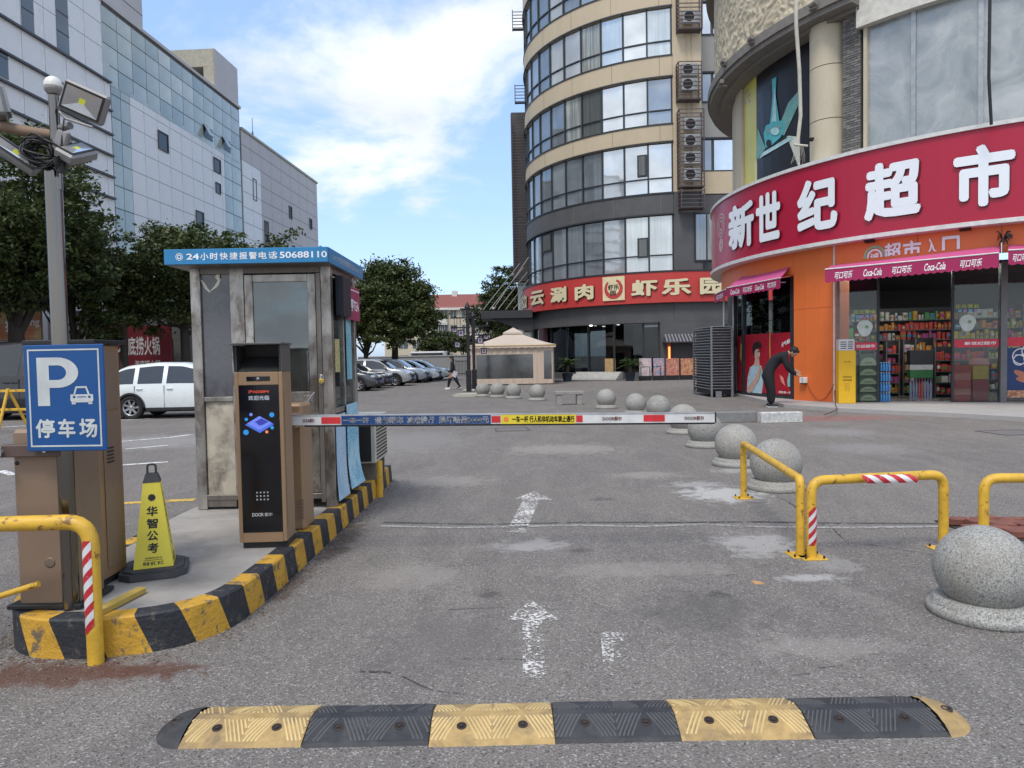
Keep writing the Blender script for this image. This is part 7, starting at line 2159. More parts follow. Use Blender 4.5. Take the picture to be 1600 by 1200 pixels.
# air conditioner cages and the units in them
CAG = mat('cage_brown', (0.10, 0.075, 0.075), 0.7, 0.2)
ACW = mat('ac_white', (0.46, 0.48, 0.47), 0.5, dirt=0.3)
def ac_cage(px0, px1, py0, py1, label, y=None, dep=0.75, pitch=0.24):
    yf_ = (y or cy0) - dep
    a = P(px0, py1, yf_); b = P(px1, py0, yf_)
    a.z = P((px0 + px1) / 2, py1, yf_).z; b.z = P((px0 + px1) / 2, py0, yf_).z
    t_ = thing('air_conditioner_cage', label, 'cage', (a.x, yf_, a.z), 0, 'louvred air conditioner cages')
    for x_ in (a.x, b.x):
        mb = MB(); mb.box(x_ - 0.03, x_ + 0.03, yf_, yf_ + 0.06, a.z, b.z); mb.box(x_ - 0.03, x_ + 0.03, yf_ + dep - 0.12, yf_ + dep - 0.06, a.z, b.z); obj('upright', mb, CAG, t_)
    z = a.z + 0.05
    while z < b.z:
        mb = MB()
        mb.box(a.x + 0.031, b.x - 0.031, yf_, yf_ + 0.03, z, z + 0.055)
        obj('slat', mb, CAG, t_)
        mb = MB(); mb.box(a.x - 0.025, a.x + 0.025, yf_ + 0.061, yf_ + dep - 0.121, z, z + 0.07); obj('slat', mb, CAG, t_)
        z += pitch
    mb = MB(); mb.box(a.x, b.x, yf_ + 0.04, yf_ + dep - 0.12, a.z, a.z + 0.04); obj('floor_grid', mb, CAG, t_)
    return a, b, yf_
def ac_unit(px, py, label, yf_, w=1.0, h=0.72):
    q = P(px, py, yf_ + 0.1)
    t_ = thing('air_conditioner', label, 'air conditioner', (q.x, yf_ + 0.25, q.z - h / 2), 0, 'air conditioners in the cages')
    mb = MB(); mb.box(-w / 2, w / 2, -0.16, 0.16, 0, h, 0.02); obj('casing', mb, ACW, t_, local=True)
    M_ = Matrix.Translation((-0.12, -0.161, h / 2)) @ Matrix.Rotation(radians(90), 4, 'X')
    mb = MB(); mb.lathe([(0.30, 0.0), (0.30, 0.012), (0.26, 0.006), (0.02, 0.004)], n=24, M=M_); obj('fan', mb, BLKM, t_, local=True)
    mb = MB()
    for i in range(6): mb.box(0.24, 0.46, -0.164, -0.1605, 0.1 + i * 0.09, 0.13 + i * 0.09)
    obj('vent', mb, mat('vent_grey', (0.2, 0.2, 0.2), 0.6), t_, local=True)
_, _, yfc = ac_cage(1061, 1097, -20, 45, 'highest louvred air conditioner cage on the beige corner wall, cut by the top edge')
ac_cage(1061, 1096, 96, 155, 'short louvred air conditioner cage, middle one on the beige corner wall')
ac_cage(1063, 1100, 170, 292, 'tall louvred cage holding four air conditioners on the beige corner wall')
ac_cage(1065, 1101, 294, 325, 'small cage hanging lowest against the dark band of the corner wall', dep=0.85)
for (px, py, lab) in ((1080, 25, 'air conditioner in the highest cage of the corner wall'), (1078, 108, 'upper of two air conditioners in the middle cage'), (1078, 131, 'lower of two air conditioners in the middle cage'),
                      (1082, 193, 'topmost of four air conditioners in the tall cage'), (1082, 219, 'second highest of four air conditioners in the tall cage'), (1082, 246, 'third highest of four air conditioners in the tall cage'), (1082, 272, 'lowest of four air conditioners in the tall cage')):
    ac_unit(px, py, lab, yfc)
ac_cage(801, 818, 15, 45, 'highest small cage on the left side of the round building, against the sky', y=56, dep=0.5)
ac_cage(805, 820, 132, 160, 'small cage on the left side of the round building above the tall dark louvre', y=56, dep=0.5)
ac_cage(803, 822, 178, 440, 'tall dark louvre column down the left side of the round building', y=57, dep=0.6, pitch=0.22)
mb = MB(); a_ = P(803, 440, 57.6); b_ = P(824, 178, 57.6); mb.box(a_.x, b_.x + 0.8, 57.2, 57.9, a_.z, b_.z); obj('side_shaft', mb, SDK, off)
mb = MB(); a_ = P(809, 440, 57.9); mb.box(a_.x, a_.x + 2.5, 57.95, 60, 0, 9); obj('side_shaft', mb, FG1c, off)

# cable-hung canopy
cnp = thing('canopy', 'dark flat canopy hung on slanting cables at the left end of the restaurant', 'canopy', (0, 51, 4.5))
cyd = 50.0
a_, b_ = P(752, 500, cyd), P(832, 500, cyd)
zt, zb_ = P(790, 485, cyd).z, P(790, 497, cyd).z
mb = MB(); mb.box(a_.x, b_.x, cyd, cyd + 4.0, zb_, zt); obj('slab', mb, mat('canopy_dark', (0.03, 0.03, 0.034), 0.6), cnp)
mb = MB(); mb.add([(a_.x + 0.6, cyd + 0.3, zb_ - 0.001), (b_.x, cyd + 0.3, zb_ - 0.001), (b_.x, cyd + 0.3, zb_ - 1.0), (b_.x - 0.6, cyd + 0.3, zb_ - 0.9)], [(0, 1, 2, 3)])
mb.box(b_.x - 0.6, b_.x, cyd + 0.4, cyd + 0.8, zb_ - 1.0, zb_ - 0.002)
obj('bracket', mb, MATS['canopy_dark'], cnp)
for i, (pa, qa, pb, qb) in enumerate(((755, 484, 812, 412), (765, 484, 818, 418), (778, 484, 824, 425), (790, 484, 826, 437), (770, 484, 826, 402), (802, 484, 828, 452))):
    mb = MB(); mb.tube([P(pa, qa, cyd + 0.2 + i * 0.3), P(pb, qb, 54.2)], 0.03, 6); obj('cable', mb, mat('cable_grey', (0.3, 0.3, 0.28), 0.5, 0.4), cnp)

# palms, food boards, grill pavilion, louvre box, easel
LPALM = leafmat('palm_green', (0.03, 0.06, 0.015), (0.06, 0.09, 0.025), (0.10, 0.12, 0.04))
def palm(px, d, label, seed, h=0.9, fl=1.15):
    q = P(px, 560, d)
    t_ = thing('potted_palm', label, 'plant', (q.x, q.y, 0), 0, 'potted palms')
    mb = MB(); mb.lathe([(0.24, 0), (0.33, 0.5), (0.36, 0.52), (0.30, 0.5), (0.0001, 0.48)], n=20); obj('pot', mb, mat('pot_dark', (0.02, 0.03, 0.05), 0.4), t_, local=True)
    mb = MB(); mb.tube([(0, 0, 0.45), (0.02, 0, h)], [0.12, 0.10], 8); obj('stem', mb, BARK, t_, local=True)
    rr = random.Random(seed)
    for i in range(22):
        a = 2 * pi * i / 22 + rr.uniform(-.2, .2); el = rr.uniform(0.1, 1.25); L = fl * rr.uniform(0.75, 1.1)
        mb = MB(); pts = []
        for k in range(9):
            t = k / 8; r_ = L * t * cos(el * (1 - 0.1 * t)); z = h + L * (t * sin(el) - 0.55 * t * t)
            pts.append(Vector((r_ * cos(a), r_ * sin(a), z)))
        mb.tube(pts, 0.012, 4)
        for k in range(1, 9):
            dr = (pts[k] - pts[k - 1]).normalized(); sd_ = dr.cross(Vector((0, 0, 1))).normalized()
            for m_ in range(3):
                b0_ = pts[k - 1].lerp(pts[k], m_ / 3)
                for s in (1, -1):
                    e = b0_ + sd_ * s * 0.24 * (1 - 0.5 * k / 9) + dr * 0.12 + Vector((0, 0, -0.04))
                    mb.add([b0_, b0_ + dr * 0.03, e], [(0, 1, 2)])
        obj('frond', mb, LPALM, t_, local=True)
palm(984, 42.6, 'potted palm right of the white entrance steps of the restaurant', 2)
palm(886, 43.5, 'potted palm between the beige tent and the white entrance steps', 5, 1.0, 1.2)
def food_mat(name, a, b, c):
    t = NT(name); v = t.noise(3.2, 4, 0.6); w = t.noise(11, 3, 0.6)
    col = t.mix(t.ramp(v, 0.42, 0.58), a, b); col = t.mix(t.ramp(w, 0.5, 0.62, 0, 0.8), col, c)
    MATS[name] = t.bsdf(col, 0.4); return MATS[name]
fms = [food_mat('food_a', (0.5, 0.35, 0.36), (0.6, 0.55, 0.55), (0.7, 0.6, 0.6)), food_mat('food_b', (0.15, 0.25, 0.4), (0.5, 0.25, 0.25), (0.7, 0.6, 0.6)),
       food_mat('food_c', (0.40, 0.10, 0.08), (0.5, 0.22, 0.15), (0.65, 0.45, 0.3)), food_mat('food_d', (0.35, 0.10, 0.06), (0.55, 0.25, 0.12), (0.65, 0.5, 0.3)), food_mat('food_e', (0.30, 0.07, 0.05), (0.6, 0.3, 0.10), (0.7, 0.5, 0.3))]
fl = ['pale pink food photo board, leftmost of the row before the restaurant', 'blue and pink food photo board behind a small black frame before the restaurant', 'food photo board below the left orange post of the tiled pavilion', 'food photo board in the middle under the tiled pavilion', 'food photo board at the right end of the row, touching the grey louvre box']
for i, (pa, pb) in enumerate(((999, 1018), (1021, 1038), (1041, 1061), (1064, 1083), (1085, 1104))):
    a_ = P(pa, 575, 42.8); b_ = P(pb, 575, 42.8)
    z1 = P((pa + pb) / 2, 560, 42.8).z
    t_ = thing('food_board', fl[i], 'sign board', ((a_.x + b_.x) / 2, 42.8, 0), 0, 'food photo boards in a row')
    mb = MB(); mb.box(a_.x, b_.x, 42.8, 42.95, 0.28, z1, 0.01); obj('picture', mb, fms[i], t_)
    mb = MB(); mb.box(a_.x - 0.01, b_.x + 0.01, 42.81, 42.97, 0.0, 0.279); obj('base', mb, BLKM, t_)
fr = thing('black_frame', 'two small black metal frames standing before the pale food boards', 'stand', (P(1010, 590, 42.2).x, 42.2, 0))
for (pa, pb) in ((1001, 1016), (1020, 1033)):
    a_, b_ = P(pa, 580, 42.2).x, P(pb, 580, 42.2).x; mb = MB()
    mb.box(a_, a_ + .04, 42.2, 42.24, 0, 0.85); mb.box(b_ - .04, b_, 42.2, 42.24, 0, 0.85); mb.box(a_ + .04, b_ - .04, 42.2, 42.24, 0.81, 0.85); mb.box(a_ + .04, b_ - .04, 42.2, 42.24, 0.2, 0.24)
    obj('frame', mb, BLKM, fr)
pv = thing('tiled_pavilion', 'small pavilion with a dark tiled roof and glowing orange posts before the restaurant', 'pavilion', (P(1067, 560, 43.4).x, 43.4, 0))
a_, b_ = P(1045, 540, 43.4).x, P(1093, 540, 43.4).x
zr0, zr1 = P(1068, 535, 43.4).z, P(1068, 523, 43.4).z
mb = MB(); mb.add([(a_ - .3, 42.9, zr0), (b_ + .3, 42.9, zr0), (b_ + .1, 43.6, zr1), (a_ - .1, 43.6, zr1), (a_ - .3, 44.3, zr0), (b_ + .3, 44.3, zr0)], [(0, 1, 2, 3), (3, 2, 5, 4), (0, 3, 4), (1, 5, 2), (0, 4, 5, 1)]); rfp = obj('roof', mb, mat('tile_dark', (0.05, 0.05, 0.06), 0.6), pv)
for i in range(12):
    x_ = a_ - 0.2 + (b_ - a_ + 0.4) * i / 11; mb = MB(); mb.tube([(x_, 42.87, zr0 + 0.03), (x_ * 0.97 + (a_ + b_) / 2 * 0.03, 43.58, zr1 + 0.03)], 0.05, 6); obj('tile_row', mb, mat('tile_light', (0.22, 0.22, 0.24), 0.6), rfp)
for x_ in (a_, b_):
    mb = MB(); mb.box(x_ - 0.10, x_ + 0.10, 43.3, 43.5, 0, zr0); obj('post', mb, mat('post_orange', (0.40, 0.08, 0.03), 0.6), pv)
    mb = MB(); mb.box(x_ - 0.05, x_ + 0.05, 43.27, 43.295, 1.3, zr0 - 0.25); obj('tube_light', mb, emis('orange_glow', (1.0, 0.25, 0.06), 1.6), pv)
mb = MB(); mb.box(a_ + 0.2, b_ - 0.2, 43.9, 44.0, 0.9, zr0 - 0.1); obj('back_panel', mb, mat('pav_back', (0.05, 0.03, 0.03), 0.7), pv)
LV = mat('louvre_grey', (0.22, 0.225, 0.25), 0.5, 0.3)
ld = 25.3
lb = thing('louvre_screen', 'dark grey louvred metal enclosure standing left of the red portrait poster', 'screen', (P(1124, 600, ld).x, ld, 0))
la, lb_, lc = P(1104, 600, ld + 0.4).x, P(1111, 600, ld).x, P(1145, 600, ld).x
lh = P(1124, 511, ld).z
for i in range(22):
    z = 0.30 + (lh - 0.38) * i / 21
    Ms = Matrix.Translation((0, ld + 0.03, z)) @ Matrix.Rotation(radians(-32), 4, 'X')
    mb = MB(); mb.box(lb_ + 0.04, lc - 0.04, -0.055, 0.055, -0.006, 0.006, M=Ms); obj('slat', mb, LV, lb)
    Ms = Matrix.Translation((lb_ - 0.0, 0, z)) @ Matrix.Rotation(radians(32), 4, 'Y')
    mb = MB(); mb.box(-0.045, 0.045, ld + 0.09, ld + 2.4, -0.006, 0.006, M=Ms); obj('slat', mb, mat('louvre_light', (0.28, 0.29, 0.31), 0.45, 0.3), lb)
for (x_, y_) in ((lb_, ld), (lc - 0.05, ld), (lb_, ld + 2.4), (lc - 0.05, ld + 2.4)):
    mb = MB(); mb.box(x_, x_ + 0.06, y_, y_ + 0.06, 0, lh); obj('post', mb, LV, lb)
mb = MB(); mb.box(lb_, lc, ld, ld + 2.4, lh + 0.001, lh + 0.04); obj('lid', mb, LV, lb)
mb = MB(); mb.box(lb_ + 0.08, lc - 0.06, ld + 0.12, ld + 2.3, 0.1, lh - 0.05); obj('machine_casing', mb, BLKM, lb)
mb = MB(); mb.box(lb_ + .15, lb_ + 0.35, ld - 0.12, ld - 0.01, 0.0, 0.22, 0.01); obj('junction_box', mb, LV, lb)
es = thing('folding_stand', 'dark folding easel stand behind the grey louvre box', 'stand', (P(1096, 600, 29).x, 29, 0))
q = P(1098, 600, 29).x
for (xa, xb) in ((q - 0.25, q - 0.02), (q + 0.18, q - 0.02)):
    for yy_ in (29, 29.3):
        mb = MB(); mb.tube([(xa, yy_, 0), (xb, 29.15, 0.95)], 0.02, 6); obj('leg', mb, BLKM, es)

# ================================================================== SUPERMARKET (RIGHT)
MC = (17.4, 25.5); MR = 9.8
def mp_(px, py, R=MR): return onarc(px, py, MC, R)
def mpt(phi, R, z): return Vector((MC[0] - R * cos(phi), MC[1] - R * sin(phi), z))
ORA = mat('panel_orange', (0.72, 0.16, 0.035), 0.42, var=0.04, scale=1.0, dirt=0.12, dirtc=(0.5, 0.12, 0.04))
sm_ = thing('supermarket_building', 'corner supermarket building with orange panels and a round stone upper storey', 'building', (MC[0], MC[1], 0))
PHR = radians(88)
# pavement plinth in front of the shop
edge = [G(1118, 612), G(1150, 619), G(1190, 629), G(1225, 637), G(1310, 643.5), G(1400, 648), G(1487, 652), G(1600, 659), G(1760, 668)]
poly = [(p.x, p.y) for p in edge] + [(26, 14), (26, 32), (8.5, 32)]
mb = MB(); mb.prism(poly, 0.0, 0.10)
struct(obj('pavement', mb, mat('pavement_tile', (0.36, 0.345, 0.33), 0.8, var=0.1, scale=1.5, dirt=0.35, dirtc=(0.22, 0.2, 0.19), bump=0.15)))
# granite kerb pieces
g0, g1 = G(1118, 661), G(1262, 662)
for i, (fa, fb, m) in enumerate(((0.0, 0.50, mat('kerb_granite', (0.20, 0.20, 0.195), 0.8, bump=0.4, dirt=0.3)), (0.505, 1.0, mat('kerb_white', (0.50, 0.50, 0.48), 0.7, var=0.3, scale=14, dirt=0.7, dirtc=(0.25, 0.25, 0.25), dscale=8, bump=0.5)))):
    a_ = g0.lerp(g1, fa); b_ = g0.lerp(g1, fb)
    mb = MB(); mb.box(a_.x, b_.x, a_.y, a_.y + 0.22, 0, 0.24, 0.012)
    tag(obj('granite_kerb', mb, m), ('dark grey granite kerb block just right of the barrier arm tip', 'whitish taped granite kerb block before the bending man')[i], 'kerb')
# sign
ms = thing('supermarket_sign', 'huge curved crimson shop sign with white block characters over the orange shopfront', 'sign', (8.5, 21, 6))
MSR = mat('sign_crimson', (0.39, 0.008, 0.038), 0.3, var=0.04, scale=0.4, spec=0.45)
MZ0, MZ1 = 4.72, 6.96
PL = radians(-38)
mb = MB(); mb.arc(MC, MR - 0.33, MR, PL, PHR, MZ0, MZ1, n=70); obj('panel', mb, MSR, ms)
WHB = mat('sign_border', (0.62, 0.62, 0.60), 0.4)
mb = MB(); mb.arc(MC, MR - 0.36, MR + 0.06, PL, PHR, MZ1 + 0.001, MZ1 + 0.10, n=70); obj('border', mb, WHB, ms)
mb = MB(); mb.arc(MC, MR - 0.36, MR + 0.06, PL, PHR, MZ0 - 0.11, MZ0 - 0.001, n=70); obj('border', mb, WHB, ms)
LWH = mat('letter_white', (0.78, 0.82, 0.86), 0.35, var=0.02)
for ch, pa, pb in (('新', 1141, 1181), ('世', 1184, 1222), ('纪', 1248, 1311), ('超', 1352, 1441), ('市', 1490, 1586)):
    a0, _ = mp_(pa, 300); a1, _ = mp_(pb, 300)
    pA, pB = mpt(a0, MR + 0.03, 0), mpt(a1, MR + 0.03, 0); nn = (mpt((a0 + a1) / 2, 1, 0) - mpt((a0 + a1) / 2, 0, 0))
    flat = lambda x, off: pA.lerp(pB, x) + nn * off
    mb = MB(); fn = lambda x, dd, z: flat(x, 0.045 + dd) + Vector((0, 0, z))
    letters(mb, ch, fn, 0, 1, MZ0 + 0.34, MZ1 - 0.40, 0.042, depth=3)
    obj('lettering', mb, LWH, ms)
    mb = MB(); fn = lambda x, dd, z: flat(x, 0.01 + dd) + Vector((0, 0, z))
    letters(mb, ch, fn, 0.02, 1.02, MZ0 + 0.32, MZ1 - 0.42, 0.042, depth=3); obj('letter_shadow', mb, mat('crimson_shadow', (0.10, 0.003, 0.01), 0.5), ms)  # darker shifted copy paints the shadow of each white character
# faint pattern at the left end of the sign
mb = MB()
for (z, r) in ((6.15, 0.36), (5.45, 0.2)):
    c0, _ = mp_(1127, 340)
    for r0 in (r, r * 0.72, r * 0.45):
        vs = [mpt(c0 + rr_ * cos(t) / MR * 1.4, MR + 0.01, z + rr_ * sin(t) * 1.2) for rr_ in (r0, r0 - 0.05) for t in [2 * pi * i / 24 for i in range(24)]]
        mb.add(vs, [(i, (i + 1) % 24, 24 + (i + 1) % 24, 24 + i) for i in range(24)])
obj('emblem', mb, mat('emblem_pale', (0.55, 0.35, 0.36), 0.5), ms)
# soffit, orange fascia
mb = MB(); mb.arc(MC, 6.0, MR - 0.40, PL, PHR, 4.80, 4.87, n=60); obj('soffit', mb, BSD, sm_)
def ph(px, R=9.45): return onarc(px, 400, MC, R)[0]
cuts = [PL, ph(1158), ph(1240), ph(1305), ph(1434), ph(1565), PHR]
for i in range(len(cuts) - 1):
    if i == 2: continue
    mb = MB(); mb.arc(MC, 9.25, 9.45, cuts[i] + 0.0008, cuts[i + 1] - 0.0008, 3.95, 4.799); obj('orange_panel', mb, ORA, sm_)
# orange column
for (z0, z1) in ((0.10, 2.86), (2.868, 4.799)):
    mb = MB(); mb.arc(MC, 9.05, 9.45, ph(1240), ph(1305), z0, z1); obj('orange_panel', mb, ORA, sm_)
mb = MB(); mb.arc(MC, 9.451, 9.47, ph(1302.5), ph(1305), 0.1, 4.78, n=1); obj('edge_strip', mb, WHB, sm_)
mb = MB(); mb.arc(MC, 8.9, 9.449, ph(1305), ph(1309), 0.1, 3.94, n=1); obj('jamb', mb, ORA, sm_)
# shopfront plane
A_ = (mpt(ph(1307), 9.42, 0).x, mpt(ph(1307), 9.42, 0).y)
B_ = (P(1563, 600, 19.5).x, 19.5)
def fp(px, py, off_=0.0):
    s, z = onplane(px, py, A_, B_)
    L = sqrt((B_[0] - A_[0]) ** 2 + (B_[1] - A_[1]) ** 2); ux, uy = (B_[0] - A_[0]) / L, (B_[1] - A_[1]) / L
    return Vector((A_[0] + ux * s + uy * off_, A_[1] + uy * s - ux * off_, z))
Lf = sqrt((B_[0] - A_[0]) ** 2 + (B_[1] - A_[1]) ** 2); ufx, ufy = (B_[0] - A_[0]) / Lf, (B_[1] - A_[1]) / Lf
def sl(px, py=600): return onplane(px, py, A_, B_)[0]
def szz(px, py): return onplane(px, py, A_, B_)[1]
FM = Matrix(((ufx, -ufy, 0, A_[0]), (ufy, ufx, 0, A_[1]), (0, 0, 1, 0), (0, 0, 0, 1)))   # local: x along front, y into shop
def FB(name, s0, s1, d0, d1, z0, z1, m, par=None, b=0.0):
    mb = MB(); mb.box(s0, s1, d0, d1, z0, z1, b, M=FM); return obj(name, mb, m, par or sm_)
GRY = mat('frame_grey', (0.16, 0.16, 0.165), 0.4, 0.5)
SG = glass('shop_glass', (0.86, 0.90, 0.89), 0.035, 0.02)
FB('post', -0.02, 0.06, -0.05, 0.06, 0.1, 3.94, GRY); FB('post', sl(1372) - 0.03, sl(1372) + 0.03, -0.03, 0.05, 0.1, 3.94, FRM)
FB('post', sl(1488) - 0.03, sl(1488) + 0.03, -0.03, 0.05, 0.1, 3.94, FRM); FB('post', sl(1561), sl(1571), -0.10, 0.10, 0.1, 3.94, GRY)
FB('glass_pane', 0.061, sl(1372) - 0.031, 0.0, 0.012, 0.1, 3.9, SG); FB('glass_pane', sl(1488) + 0.031, sl(1561) - 0.001, 0.0, 0.012, 0.1, 3.9, SG)
FB('glass_pane', sl(1571) + 0.001, sl(1571) + 4.0, 0.0, 0.012, 0.1, 3.9, SG)
FB('lintel', 0.0, sl(1571) + 4, -0.04, 0.08, 3.901, 3.948, FRM)
# shop interior
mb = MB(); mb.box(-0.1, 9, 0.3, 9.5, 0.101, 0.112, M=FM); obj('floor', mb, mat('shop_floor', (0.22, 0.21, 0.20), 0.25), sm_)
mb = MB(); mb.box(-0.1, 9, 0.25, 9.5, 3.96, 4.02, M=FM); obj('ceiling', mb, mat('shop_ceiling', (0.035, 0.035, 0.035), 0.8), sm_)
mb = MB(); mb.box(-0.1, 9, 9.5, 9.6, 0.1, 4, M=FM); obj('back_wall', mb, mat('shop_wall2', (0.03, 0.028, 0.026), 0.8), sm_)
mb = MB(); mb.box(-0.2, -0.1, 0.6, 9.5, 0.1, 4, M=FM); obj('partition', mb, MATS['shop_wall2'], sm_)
for (s, d) in ((1.2, -0.75), (3.0, -0.75), (1.2, -0.1), (3.0, -0.1)):
    FB('ceiling_light', s - 0.5, s + 0.5, d + 1.2, d + 1.26, 3.90, 3.95, emis('tube_white', (1.0, 0.97, 0.9), 28.0))
# goods: each package or case in front is a thing; small items on shelves are joined
PAL = [(0.5, 0.06, 0.04), (0.55, 0.42, 0.05), (0.55, 0.55, 0.52), (0.06, 0.2, 0.4), (0.08, 0.28, 0.1), (0.55, 0.24, 0.05), (0.35, 0.05, 0.2), (0.25, 0.15, 0.08)]
PALM = [mat('pack_%d' % i, c, 0.4) for i, c in enumerate(PAL)]
def shelf_unit(s0, s1, d, z1, rows, label, seed, kinds=PALM, board=None):
    c = FM @ Vector(((s0 + s1) / 2, d, 0.112))
    t_ = thing('display_shelf', label, 'shelf', c, atan2(ufy, ufx), 'display shelves inside the shop')
    bm_ = board or GRY
    w = s1 - s0; rr = random.Random(seed)
    mb = MB(); mb.box(-w / 2, w / 2, 0.36, 0.38, 0, z1); obj('back', mb, FRM, t_, local=True)
    for sx in (-1, 1):
        mb = MB(); mb.box(sx * w / 2 - 0.015, sx * w / 2 + 0.015, 0, 0.36, 0, z1); obj('side', mb, bm_, t_, local=True)
    for r in range(rows):
        z = 0.12 + (z1 - 0.2) * r / rows; hz = (z1 - 0.2) / rows
        mb = MB(); mb.box(-w / 2 + 0.016, w / 2 - 0.016, 0.0, 0.359, z - 0.025, z); obj('shelf_board', mb, bm_, t_, local=True)
        mb = MB(); x = -w / 2 + 0.03; k = rr.randrange(len(kinds))
        while x < w / 2 - 0.09:
            ww = rr.uniform(0.07, 0.20); hh = hz * rr.uniform(0.45, 0.9)
            if rr.random() < 0.35: k = rr.randrange(len(kinds))
            mb.mat = k
            if rr.random() < 0.4: mb.cyl((x + ww / 2, 0.12, z), (x + ww / 2, 0.12, z + hh), ww * 0.42, n=8)
            else: mb.box(x, x + ww * 0.93, 0.03, 0.30, z + 0.001, z + hh, 0.012)
            if rr.random() < 0.8: mb.mat = rr.randrange(len(kinds)); mb.box(x + ww * 0.15, x + ww * 0.8, 0.012, 0.028, z + hh * 0.3, z + hh * rr.uniform(0.5, 0.8))
            x += ww
        o = obj('packages', mb, kinds, t_, local=True, stuff=True)
shelf_unit(sl(1402, 560) + 0.35, sl(1424) + 0.35, 2.6, 1.75, 5, 'grey snack shelf behind the open shop entrance, left of the yellow display', 1)
shelf_unit(sl(1426) + 0.5, sl(1447) + 0.5, 2.8, 1.8, 5, 'snack shelf with yellow price edges in the middle of the shop entrance', 2)
shelf_unit(sl(1449) + 0.7, sl(1482) + 0.7, 3.6, 1.85, 4, 'shelf of orange and yellow packets behind the promotion stack', 3, [PALM[1], PALM[5], PALM[0], PALM[2]])
shelf_unit(sl(1478) + 0.3, sl(1556) + 0.5, 1.9, 1.55, 4, 'low shelf of green and red goods behind the right shop window', 4, [PALM[4], PALM[0], PALM[2], PALM[6]])
shelf_unit(1.0, 6.5, 4.6, 2.9, 8, 'long dim shelf wall at the back of the shop', 5)
shelf_unit(0.0, 1.1, 2.4, 2.3, 6, 'dim tall shelf at the left back of the shop', 6)
def crate_stack(pxa, pxb, tops, d, name, cat, labs, m, deco=None, group=None, dep=0.3):
    for i in range(len(tops) - 1):
        z1 = szz((pxa + pxb) / 2, tops[i]); z0 = szz((pxa + pxb) / 2, tops[i + 1])
        if i == len(tops) - 2: z0 = 0.113
        c = FM @ Vector(((sl(pxa) + sl(pxb)) / 2, d, z0))
        w = sl(pxb) - sl(pxa)
        t_ = thing(name, labs[i], cat, c, atan2(ufy, ufx), group)
        mb = MB(); mb.box(-w / 2, w / 2, 0, dep, 0.001, z1 - z0 - 0.004, 0.006); obj('carton', mb, m[i % len(m)], t_, local=True)
        if deco: deco(t_, w, z1 - z0)
GC = mat('carton_green', (0.07, 0.11, 0.05), 0.5); GP = mat('carton_pale', (0.50, 0.54, 0.36), 0.5)
def deco_arc(t_, w, h):
    mb = MB(); n = 14
    pts = [(-w * 0.46, -0.0015, 0.03)] + [(w * 0.46 * -cos(pi * k / n), -0.0015, 0.03 + h * 0.66 * sin(pi * k / n)) for k in range(n + 1)]
    mb.add([(0, -0.0015, 0.03)] + pts[1:], [(0, i + 1, i) if False else (0, i, i + 1) for i in range(1, n + 1)]); obj('print', mb, GP, t_, local=True)
    mb = MB(); mb.box(-w * 0.2, w * 0.2, -0.0035, -0.002, 0.05 + h * .1, 0.05 + h * 0.25); obj('print', mb, mat('gold_print', (0.3, 0.28, 0.1), 0.5), t_, local=True)
words5 = ('topmost', 'second highest', 'middle', 'second lowest', 'lowest')
crate_stack(1344, 1373, [553, 573, 588, 602, 614, 629], 0.12, 'drink_carton', 'carton', ['green carton with pale arch, %s in the stack behind the left shop window' % w for w in words5], [GC], deco_arc, 'green cartons behind the left window')
crate_stack(1331, 1342, [553, 573, 588, 602, 614, 629], 0.16, 'drink_carton', 'carton', ['narrow green carton, %s of the stack beside the yellow cabinet' % w for w in words5], [GC], None, 'narrow green cartons beside the yellow cabinet')
crate_stack(1496, 1520, [571, 583, 595, 607, 618, 629], 0.14, 'gift_carton', 'carton', ['red gift carton, %s of the left stack behind the right shop window' % w for w in words5], [mat('carton_red', (0.42, 0.05, 0.05), 0.45), mat('carton_pink', (0.50, 0.16, 0.14), 0.45)], None, 'red gift cartons')
crate_stack(1523, 1548, [560, 571, 593, 629], 0.14, 'gift_carton', 'carton', ['pink gift carton on top of the right stack behind the right shop window', 'gift carton with a golden print in the right stack behind the right shop window', 'large dark red gift carton under the golden one behind the right shop window'], [MATS['carton_pink'], mat('carton_gold', (0.5, 0.33, 0.06), 0.45), mat('carton_wine', (0.28, 0.03, 0.05), 0.45)], None, 'gift cartons in the right stack')
BWA = glass('bottle_blue', (0.35, 0.65, 0.95), 0.10, 0.05)
BW = mat('bottle_pack_blue', (0.05, 0.25, 0.55), 0.3, spec=0.8); CAPB = mat('bottle_cap', (0.45, 0.55, 0.7), 0.4)
wb4 = ('topmost', 'second', 'third', 'lowest')
for i, (ya, yb2) in enumerate(((565, 580), (581, 596), (597, 612), (613, 629))):
    z1, z0 = szz(1384, ya), (szz(1384, yb2) if i < 3 else 0.113)
    c = FM @ Vector(((sl(1376) + sl(1393)) / 2, 0.05, z0)); w = sl(1393) - sl(1376)
    t_ = thing('bottle_pack', 'blue shrink-wrapped water pack, %s of the stack at the left of the shop entrance' % wb4[i], 'water bottles', c, atan2(ufy, ufx), 'stacked water packs')
    for k in range(4):
        for r in range(2):
            x_ = -w / 2 + w * (k + 0.5) / 4
            mb = MB(); hh = z1 - z0 - 0.01; mb.lathe([(0.034, 0.002), (0.036, 0.03), (0.033, hh * 0.35), (0.036, hh * 0.6), (0.015, hh * 0.88), (0.015, hh * 0.9)], c=(x_, 0.05 + r * 0.08, 0), n=10); bt = obj('bottle', mb, BW, t_, local=True)
            mb = MB(); mb.lathe([(0.017, hh * 0.9), (0.017, hh)], c=(x_, 0.05 + r * 0.08, 0), n=8); obj('cap', mb, CAPB, bt, local=True)
pt = thing('promotion_stack', 'promotion stack of dark sign, white and green boxes over bottles in the shop entrance', 'display', FM @ Vector((sl(1464), 1.4, 0.112)), atan2(ufy, ufx))
w = 0.62
